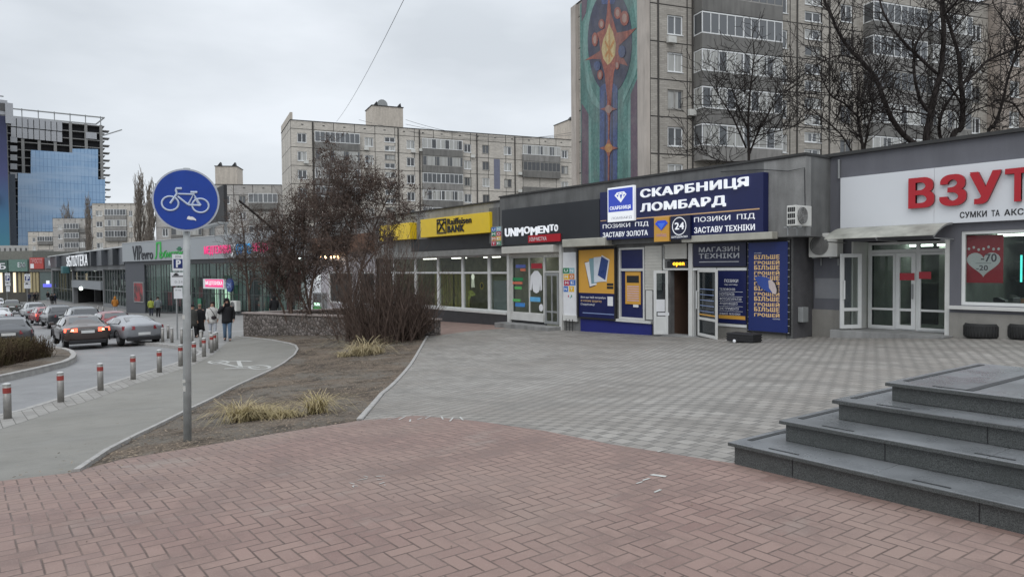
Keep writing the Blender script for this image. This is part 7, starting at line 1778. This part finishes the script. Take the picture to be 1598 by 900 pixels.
SHAPES = {   # stations from rear bumper to nose: x, bottom z, belt z, half width at belt, roof z, half width at roof
 'sedan': (4.7, [(0, .42, .90, .80, .93, .74), (.10, .30, .98, .87, 1.01, .78), (.55, .24, 1.00, .90, 1.04, .72), (.75, .24, 1.00, .90, 1.10, .70), (1.35, .22, .98, .91, 1.40, .62), (2.2, .20, .95, .91, 1.45, .62), (2.75, .20, .94, .91, 1.40, .60), (3.45, .20, .93, .90, .98, .70), (4.2, .24, .80, .91, .84, .70), (4.62, .28, .68, .86, .70, .62), (4.7, .36, .60, .76, .62, .55)], (3, 4), [(4, 5), (5, 6)], (6, 7)),
 'coupe': (4.5, [(0, .42, .88, .78, .92, .70), (.10, .30, .96, .86, 1.00, .74), (.35, .25, .99, .90, 1.05, .70), (.55, .25, .98, .91, 1.10, .66), (1.35, .22, .95, .92, 1.31, .58), (2.0, .20, .92, .91, 1.34, .57), (2.45, .20, .91, .90, 1.29, .55), (3.15, .20, .90, .89, .95, .66), (4.0, .24, .78, .91, .80, .66), (4.42, .28, .66, .86, .67, .6), (4.5, .36, .58, .76, .60, .5)], (3, 4), [(4, 5), (5, 6)], (6, 7)),
 'suv': (4.7, [(0, .50, 1.02, .82, 1.05, .76), (.08, .36, 1.08, .89, 1.12, .78), (.16, .34, 1.10, .91, 1.16, .76), (.20, .33, 1.10, .92, 1.20, .75), (.55, .30, 1.09, .93, 1.66, .66), (1.9, .28, 1.06, .93, 1.72, .66), (2.75, .28, 1.05, .93, 1.66, .63), (3.45, .28, 1.04, .92, 1.10, .72), (4.25, .32, .95, .92, .97, .72), (4.62, .36, .84, .88, .86, .66), (4.7, .42, .74, .78, .76, .6)], (3, 4), [(4, 5), (5, 6)], (6, 7)),
 'hatch': (4.1, [(0, .46, .92, .78, .95, .72), (.08, .34, .98, .85, 1.02, .74), (.14, .30, 1.00, .87, 1.06, .72), (.18, .30, 1.00, .88, 1.10, .71), (.60, .26, .98, .89, 1.46, .60), (1.6, .24, .95, .89, 1.50, .61), (2.4, .22, .94, .89, 1.43, .58), (3.0, .22, .93, .88, .98, .68), (3.65, .26, .82, .89, .84, .68), (4.02, .30, .70, .85, .72, .6), (4.1, .38, .6, .74, .62, .52)], (3, 4), [(4, 5), (5, 6)], (6, 7)),
}
def car(px, py, ang, shape, col, colname, label, lights=False, scale=1.0, detail=True, at=None):
    L_, st, rear, sides, front = SHAPES[shape]; p = Vector(at) if at else gp(px, py); p.z = zg(p.x, p.y)-.12
    if p.y > 11: p.z += .12
    t = thing('parked_car' if not lights else 'car', label, 'car', tuple(p), math.radians(ang), 'cars on the road at the left'); mt = paint(colname, col)
    def prof(s_, j):   # cross-section points, left side from sill to roof centre
        x, b, bl, hw, rf, rw = s_
        return [(hw*.90, b), (hw*1.0, b+(bl-b)*.25), (hw*1.02, b+(bl-b)*.6), (hw*.97, bl), (rw*1.0+.02, rf-.07), (rw*.86, rf-.015), (rw*.45, rf+.015)]
    rings = []
    for s_ in st:
        P_ = prof(s_, 0); rings.append([(s_[0], y, z) for y, z in P_]+[(s_[0], -y, z) for y, z in reversed(P_)])
    m = MB(); m.rings(rings); o = m.build('body', mt, t, local=True); sub = o.modifiers.new('sub', 'SUBSURF'); sub.levels = 1; sub.render_levels = 1
    for q in o.data.polygons: q.use_smooth = True
    sp = lambda i: prof(st[i], 0)
    def glassq(nm, quads):
        m = MB()
        for q in quads:
            a = [Vector(v) for v in q]; n = (a[1]-a[0]).cross(a[3]-a[0]).normalized()*.014
            c = sum(a, Vector())/4
            if n.dot(c-Vector((L_/2, 0, .8))) < 0: n = -n
            m.add([v+n for v in a], [(0, 1, 2, 3)]); m.add([v-n for v in a], [(3, 2, 1, 0)])
        return m.build(nm, G_CAR, t, local=True)
    def lp(i, k, f=0.0, k2=None):   # point on section i
        P_ = sp(i); y, z = P_[k]
        if k2 is not None: y, z = y+(P_[k2][0]-y)*f, z+(P_[k2][1]-z)*f
        return (st[i][0], y, z)
    mir = lambda v: (v[0], -v[1], v[2])
    i, j = rear; q = [lp(i, 4, .1, 3), lp(j, 4, .05, 3)]
    def lerp3(a, c, f): return tuple(a[k]+(c[k]-a[k])*f for k in range(3))
    lo, hi = lerp3(lp(i, 5), lp(j, 5), .12), lerp3(lp(i, 5), lp(j, 5), .86); lo = (lo[0], lo[1]+.02, lo[2]); glassq('rear_window', [[lo, mir(lo), mir(hi), hi]])
    i, j = front; lo, hi = lerp3(lp(j, 5), lp(i, 5), .12), lerp3(lp(j, 5), lp(i, 5), .88); glassq('windscreen', [[lo, mir(lo), mir(hi), hi]])
    for sg in (1, -1):
        F_ = (lambda v: v) if sg == 1 else mir; qs = []
        i0 = rear[0]; a0, a1 = lp(i0+1, 3, .14, 4), lp(i0+1, 3, .86, 4); b0 = lp(i0, 3, .3, 4); qs.append([lerp3(b0, a0, .45), a0, a1, lerp3(b0, a1, .55)])
        for i, j in sides:
            x0, x1 = lp(i, 3, .14, 4), lp(j, 3, .14, 4); y0, y1 = lp(i, 3, .86, 4), lp(j, 3, .86, 4); qs.append([lerp3(x0, x1, .04), lerp3(x0, x1, .96), lerp3(y0, y1, .96), lerp3(y0, y1, .04)])
        i, j = front; a0, a1 = lp(i, 3, .14, 4), lp(i, 3, .84, 4); b0 = lp(j, 3, .1, 4); qs.append([lerp3(a0, b0, .04), lerp3(a0, b0, .65), lerp3(a0, lerp3(a1, b0, .6), .9), a1])
        glassq('side_window', [[F_(v) for v in q] for q in qs])
    R_ = .33 if shape != 'suv' else .36
    for xw in (.86 if shape != 'hatch' else .72, L_-.98):
        for sg in (1, -1):
            y = sg*(.82 if shape != 'hatch' else .78); m = MB(); m.lathe([(.01, -.11), (R_*.9, -.11), (R_, -.07), (R_, .07), (R_*.9, .10), (R_*.62, .10)], (xw, y-sg*.06, R_), 20, 'Y'); wo_ = m.build('wheel', C_TYRE, t, local=True)
            if detail:
                m = MB(); m.lathe([(.01, .0), (R_*.62, .0), (R_*.66, .02), (R_*.5, .045), (.02, .05)], (xw, y+sg*.02, R_), 14, 'Y') if sg > 0 else m.lathe([(.01, .0), (R_*.62, .0), (R_*.66, -.02), (R_*.5, -.045), (.02, -.05)], (xw, y+sg*.02, R_), 14, 'Y'); m.build('rim', C_RIM, wo_, local=True)
                m = MB(); k = 12; pts = [(xw+(R_+.06)*math.cos(a*math.pi/k), y+sg*.10, R_+(R_+.06)*math.sin(a*math.pi/k)) for a in range(k+1)]; m.tube(pts, .03, 5); m.build('wheel_arch', C_TRIM, t, local=True)
    bl = st[1][2]
    for sg in (1, -1):
        for nm, y0, y1, z0, z1, mm, dx in (('tail_light', .40, .88, bl-.20, bl-.04, L_ON if lights else L_OFF, 0),)+((('light_core', .54, .80, bl-.165, bl-.075, L_HOT, -.02),) if lights else ()):
            m = MB(); xa = -.02+dx*.5; m.hexa([(xa+.0, sg*y0, z0), (xa+.12, sg*y1, z0), (xa+.30, sg*y1, z0), (xa+.18, sg*y0, z0), (xa+.03, sg*y0, z1), (xa+.14, sg*(y1-.01), z1), (xa+.30, sg*(y1-.01), z1), (xa+.2, sg*y0, z1)]); m.build(nm, mm, t, local=True)
    if detail:
        m = MB(); m.box(-.012, .1, -.26, .26, bl-.26, bl-.14) if shape in ('sedan', 'hatch', 'suv') else m.box(-.012, .1, -.26, .26, bl-.46, bl-.34); m.build('number_plate', C_PLATE, t, local=True)
        m = MB(); m.box(-.01, .22, -.72, .72, st[1][1]-.05, st[1][1]+.12); m.build('rear_bumper', C_TRIM, t, bevel=.03, local=True)
        for sg in (1, -1):
            m = MB(); x = st[6][0]+.25; m.obox((x, sg*(st[6][3]+.11), st[6][2]+.08), (.06, 0, 0), (0, .10, 0), (0, 0, .07)); m.build('mirror', mt, t, bevel=.03, local=True)
        m = MB(); m.box(.004, .05, -.42, .42, bl-.10, bl-.075); m.build('chrome_strip', C_RIM, t, local=True)
        if lights: 
            m = MB(); i, j = rear; hi = lerp3(lp(i, 5), lp(j, 5), .9); m.obox((hi[0]-.01, 0, hi[2]+.0), (.015, 0, 0), (0, .2, 0), (0, 0, .012)); m.build('brake_light', L_OFF, t, local=True)
    return t
car(138, 540.5, 182, 'sedan', (.060, .042, .036), 'brown_paint', 'dark brown saloon car with lit tail lights turning by the traffic island', True)
car(226, 535, 188, 'coupe', (.26, .27, .29), 'silver_paint', 'silver grey coupe with dark tail lights beside the bollards')
car(184, 524, 184, 'hatch', (.20, .02, .025), 'red_paint', 'red hatchback with bright tail light between the brown car and the silver coupe', True)
car(136, 519, 182, 'suv', (.075, .08, .085), 'dark_grey_paint', 'dark grey tall estate car in front of the brown saloon')
car(98, 510, 184, 'suv', (.035, .037, .042), 'black_paint', 'black tall car left of the dark grey estate in the parked row')
car(76, 505, 185, 'hatch', (.30, .022, .03), 'bright_red_paint', 'bright red hatchback with lit lamp in the middle of the parked row', True)
car(58, 497, 185, 'suv', (.30, .31, .32), 'pale_silver_paint', 'pale silver car farthest in the parked row')
car(19, 488.5, 178, 'suv', (.085, .09, .078), 'olive_grey_paint', 'olive grey estate car driving away in the left lane')
car(-4, 484, 178, 'suv', (.55, .56, .57), 'white_paint', 'white van like car cut by the left edge behind the olive estate')
car(14, 545, 176, 'hatch', (.085, .09, .098), 'anthracite_paint', 'anthracite hatchback with black tail band behind the bare hedge')
car(0, 505, 177, 'sedan', (.60, .61, .62), 'white_paint', 'white saloon car roof showing above the anthracite hatchback')
car(150, 516, 184, 'sedan', (.42, .43, .44), 'light_grey_paint', 'light grey saloon mostly hidden behind the brown car')
# ------------------------------------------------------------------ people
SKIN = M('skin', (.42, .25, .18), .6, var=.06); HAIR = M('dark_hair', (.02, .015, .012), .7)
def cloth(name, c): return M(name, c, .85, var=.18, scale=9)
def ell(c, rx, ry, z, n=12, rot=0.0): return [(c[0]+rx*math.cos(2*math.pi*k/n+rot), c[1]+ry*math.sin(2*math.pi*k/n+rot), z) for k in range(n)]
def person(px, py, face, label, h=1.74, coat=None, legs=None, coat_len=.48, hood=None, hat=None, stride=.18, female=False, arm_r=None, bag=None, shoes=None, at=None, seed=1, hair=None):
    """local x points where the person looks, y to their left; feet on the ground"""
    p = Vector(at) if at else gp(px, py); k = h/1.74
    t = thing('person', label, 'person', tuple(p), math.radians(face))
    sw = .19 if not female else .165; hip = .095
    V = lambda x, y, z: (x*k, y*k, z*k)
    fl, fr = stride, -stride
    J = {'pelvis': (0, 0, .93), 'waist': (.0, 0, 1.08), 'chest': (.015, 0, 1.30), 'neck': (.01, 0, 1.47), 'head': (.03, 0, 1.60), 'crown': (.03, 0, 1.70),
         'hipL': (0, hip, .90), 'kneeL': (fl*.55+.03, hip, .50), 'ankL': (fl, hip, .09 if fl > 0 else .11), 'toeL': (fl+.15, hip+.02, .035),
         'hipR': (0, -hip, .90), 'kneeR': (fr*.3+.05, -hip, .50), 'ankR': (fr, -hip, .11), 'toeR': (fr+.15, -hip-.02, .04),
         'shL': (.0, sw, 1.41), 'elL': (-.05, sw+.07, 1.13), 'wrL': (.06, sw+.07, .90), 'hdL': (.09, sw+.06, .80),
         'shR': (.0, -sw, 1.41), 'elR': (-.03, -sw-.07, 1.13), 'wrR': (.10, -sw-.05, .90), 'hdR': (.13, -sw-.04, .80)}
    if arm_r == 'phone': J.update(elR=(.12, -sw-.12, 1.20), wrR=(.19, -sw+.06, 1.44), hdR=(.15, -.10, 1.54))
    rad = {'pelvis': .13, 'waist': .12, 'chest': .14, 'neck': .055, 'head': .088, 'crown': .06, 'hipL': .09, 'kneeL': .058, 'ankL': .04, 'toeL': .035, 'hipR': .09, 'kneeR': .058, 'ankR': .04, 'toeR': .035,
           'shL': .06, 'elL': .045, 'wrL': .03, 'hdL': .032, 'shR': .06, 'elR': .045, 'wrR': .03, 'hdR': .032}
    E_ = [('pelvis', 'waist'), ('waist', 'chest'), ('chest', 'neck'), ('neck', 'head'), ('head', 'crown'), ('pelvis', 'hipL'), ('hipL', 'kneeL'), ('kneeL', 'ankL'), ('ankL', 'toeL'), ('pelvis', 'hipR'), ('hipR', 'kneeR'), ('kneeR', 'ankR'), ('ankR', 'toeR'), ('chest', 'shL'), ('shL', 'elL'), ('elL', 'wrL'), ('wrL', 'hdL'), ('chest', 'shR'), ('shR', 'elR'), ('elR', 'wrR'), ('wrR', 'hdR')]
    names = list(J); me = bpy.data.meshes.new('body'); me.from_pydata([V(*J[n]) for n in names], [(names.index(a), names.index(c)) for a, c in E_], [])
    o = bpy.data.objects.new('body', me); COL.objects.link(o); o.modifiers.new('skin', 'SKIN'); s_ = o.modifiers.new('sub', 'SUBSURF'); s_.levels = 1
    for i, n in enumerate(names):
        sv = me.skin_vertices[0].data[i]; sv.radius = (rad[n]*k, rad[n]*k); sv.use_root = (n == 'pelvis')
    dg = bpy.context.evaluated_depsgraph_get(); nm_ = bpy.data.meshes.new_from_object(o.evaluated_get(dg)); bpy.data.objects.remove(o)
    nm_.materials.clear(); nm_.materials.append(SKIN); nm_.name = 'body'; b = bpy.data.objects.new('body', nm_); COL.objects.link(b); b.parent = t
    for q in nm_.polygons: q.use_smooth = True
    def part(m, name, mat, smooth=True, par=b): 
        m.v = [V(*v) for v in m.v]; return m.build(name, mat, par, smooth=smooth, local=True)
    # face
    m = MB(); m.ball((.125, 0, 1.60), .02, .016, .025, 6, 5); part(m, 'nose', SKIN)
    for sy in (.034, -.034):
        m = MB(); m.ball((.108, sy, 1.63), .008, .012, .008, 6, 5); part(m, 'eye', HAIR)
    # trousers
    lm = legs; m = MB()
    for a, c, d in (('hipL', 'kneeL', 'ankL'), ('hipR', 'kneeR', 'ankR')):
        m.tube([J[a], tuple((x+y)/2 for x, y in zip(J[a], J[c])), J[c], tuple((x+y)/2 for x, y in zip(J[c], J[d])), J[d]], [.105, .094, .076, .068, .062], 10)
    m.rings([ell((0, 0), .125, .165, z) for z in (.84, .92, 1.0)]); part(m, 'trousers', lm)
    sm = shoes or C_BLACK
    for a, c in (('ankL', 'toeL'), ('ankR', 'toeR')):
        m = MB(); x, y, z = J[a]; z0 = z-.09; m.rings([[(x-.08+q, y+w_*s1, z0+hh*s2) for s1, s2 in ((1, 0.0), (1, .6), (.5, 1), (-.5, 1), (-1, .6), (-1, 0.0))] for q, w_, hh in ((0, .032, .08), (.05, .042, .11), (.13, .048, .075), (.22, .045, .055), (.27, .025, .04))]); part(m, 'shoe', sm)
    # coat body and sleeves
    m = MB(); z0 = coat_len; fl_ = .04 if coat_len < .7 else 0
    R_ = [(z0, .155+fl_, .215+fl_), ((z0+.95)/2, .15, .215), (.98, .145, .205), (1.12, .14, .20), (1.30, .15, sw+.05), (1.40, .125, sw+.045), (1.46, .085, .11), (1.50, .075, .085)]
    m.rings([ell((.01, 0), rx, ry, z, 16) for z, rx, ry in R_]); part(m, 'coat', coat)
    for sd in 'LR':
        m = MB(); A, B, C_ = J['sh'+sd], J['el'+sd], J['wr'+sd]; m.tube([A, tuple((x+y)/2 for x, y in zip(A, B)), B, tuple((x+y)/2 for x, y in zip(B, C_)), C_], [.085, .078, .07, .062, .055], 10); part(m, 'sleeve', coat)
    # five fingers on each hand
    for sd in 'LR':
        w_, hd = Vector(J['wr'+sd]), Vector(J['hd'+sd]); d = (hd-w_).normalized(); sx = d.cross(Vector((0, 1, 0))).normalized(); m = MB()
        for f_ in range(4):
            a = hd+sx*(.024-.016*f_); L2 = (.062, .07, .066, .052)[f_]; m.tube([a, a+d*L2*.5, a+d*L2+Vector((0, -.015 if sd == 'L' else .015, 0))], [.010, .009, .006], 5)
        m.tube([hd-d*.02+sx*.03, hd+d*.02+sx*.055, hd+d*.045+sx*.055], [.011, .010, .007], 5); part(m, 'fingers', SKIN)
    if hood:
        m = MB(); m.rings([ell((.0+off, 0), rx, ry, z, 12) for z, rx, ry, off in ((1.44, .12, .13, 0), (1.52, .125, .135, -.015), (1.60, .115, .125, -.03), (1.68, .105, .115, -.02), (1.75, .085, .09, .0), (1.79, .03, .03, .01))]); part(m, 'hood', hood)
        m = MB(); pts = [(.10+.02*math.sin(a), .10*math.cos(a), 1.60+.125*math.sin(a)) for a in [q*math.pi/10-.3 for q in range(12)]]; m.tube(pts, .028, 6); part(m, 'hood_rim', hood)
    elif hat:
        m = MB(); m.rings([ell((.028, 0), rx, ry, z, 12) for z, rx, ry in ((1.64, .112, .102), (1.70, .108, .098), (1.75, .075, .07), (1.77, .02, .02))]); part(m, 'hat', hat)
    else:
        m = MB(); m.rings([ell((ox, 0), rx, ry, z, 12) for z, rx, ry, ox in ((1.54 if female else 1.60, .07, .092, -.03), (1.63, .085, .104, -.025), (1.69, .108, .102, .005), (1.735, .092, .088, .015), (1.76, .05, .05, .02), (1.765, .01, .01, .02))]); part(m, 'hair', hair or HAIR)
    if bag:
        m = MB(); m.ball((.19, .04, 1.00), .06, .13, .09, 10, 7); part(m, 'bag', bag); m = MB(); m.tube([(.2, .12, 1.04), (.16, -.02, 1.30), (.10, -.12, 1.44), (-.06, -.13, 1.44)], .014, 5); part(m, 'bag_strap', bag)
    return t
def toward(px, py, off=0):
    p = gp(px, py); return math.degrees(math.atan2(-p.y, -p.x))+off
BLK = cloth('black_cloth', (.012, .012, .014)); JEAN = cloth('blue_jeans', (.10, .155, .23)); WHT = cloth('white_puffer', (.55, .54, .52)); PALE = cloth('pale_jeans', (.42, .44, .48)); GRY = cloth('grey_jacket', (.14, .16, .17)); OLV = cloth('olive_cloth', (.055, .055, .05)); ORG = cloth('orange_jacket', (.42, .17, .03)); YGR = cloth('yellow_green_jacket', (.30, .34, .06)); DBL = cloth('dark_blue_cloth', (.03, .035, .055)); BRN = cloth('brown_hat', (.22, .16, .12))
man = person(355, 531.5, toward(355, 531), 'person in a short black hooded coat and light jeans holding a phone to the head', 1.80, BLK, JEAN, .74, hood=BLK, arm_r='phone', stride=.16)
ph = gp(355, 531.5)
person(332, 527.5, toward(332, 527, 8), 'person in a white puffer jacket and pale trousers with a small dark shoulder bag', 1.68, WHT, PALE, .72, female=True, bag=cloth('dark_bag', (.03, .022, .025)), stride=.14, shoes=C_PRW)
person(312.5, 525, toward(312, 525), 'person in a long black coat walking left of the white puffer jacket', 1.58, BLK, BLK, .30, female=True, hat=BRN, stride=.10)
person(301, 527, toward(301, 527, 30), 'person in dark olive clothes half hidden behind the sign post', 1.60, OLV, BLK, .62, female=True, hat=BLK, stride=.12)
person(236, 493, toward(236, 493, 180), 'person in a yellow green jacket walking away by the glass shop front', 1.60, YGR, DBL, .80, female=True, stride=.12)
person(247, 494.5, toward(247, 494, 180), 'person in a grey jacket walking away beside the yellow green jacket', 1.72, GRY, BLK, .80, stride=.14)
person(180, 489, toward(180, 488, 170), 'person in an orange jacket standing behind the parked cars', 1.74, ORG, PALE, .72, hood=ORG, stride=.05)
person(427, 507, 180, 'person in black standing behind the rubble wall', 1.70, BLK, BLK, .6, hood=BLK, stride=.05, at=(gp(428, 503).x, gp(428, 503).y, gp(428, 503).z))
FG_ = 'walkers far down the pavement'
for i, (x, y, lab, c) in enumerate(((10, 464, 'person in dark clothes at the far left by the lit columns', BLK), (22, 466, 'person in grey left of the walking figure in black far away', GRY), (32, 469, 'person in black striding on the far pavement', BLK), (46, 471, 'slim person in dark blue alone on the far pavement', DBL), (54, 471, 'left one of a dark clothed pair on the far pavement', BLK), (58, 470, 'right one of a dark clothed pair on the far pavement', OLV), (75, 469, 'person in dark jacket and pale trousers before the distant violet lit shop', BLK), (81, 475, 'bigger dark figure nearest of the far walkers', BLK), (85.5, 474.5, 'person in black just right of the bigger dark far walker', DBL))):
    t = person(x, y, toward(x, y, 180 if i % 2 else 20), lab, 1.72, c, PALE if i == 6 else BLK, .62, stride=.16, seed=i)
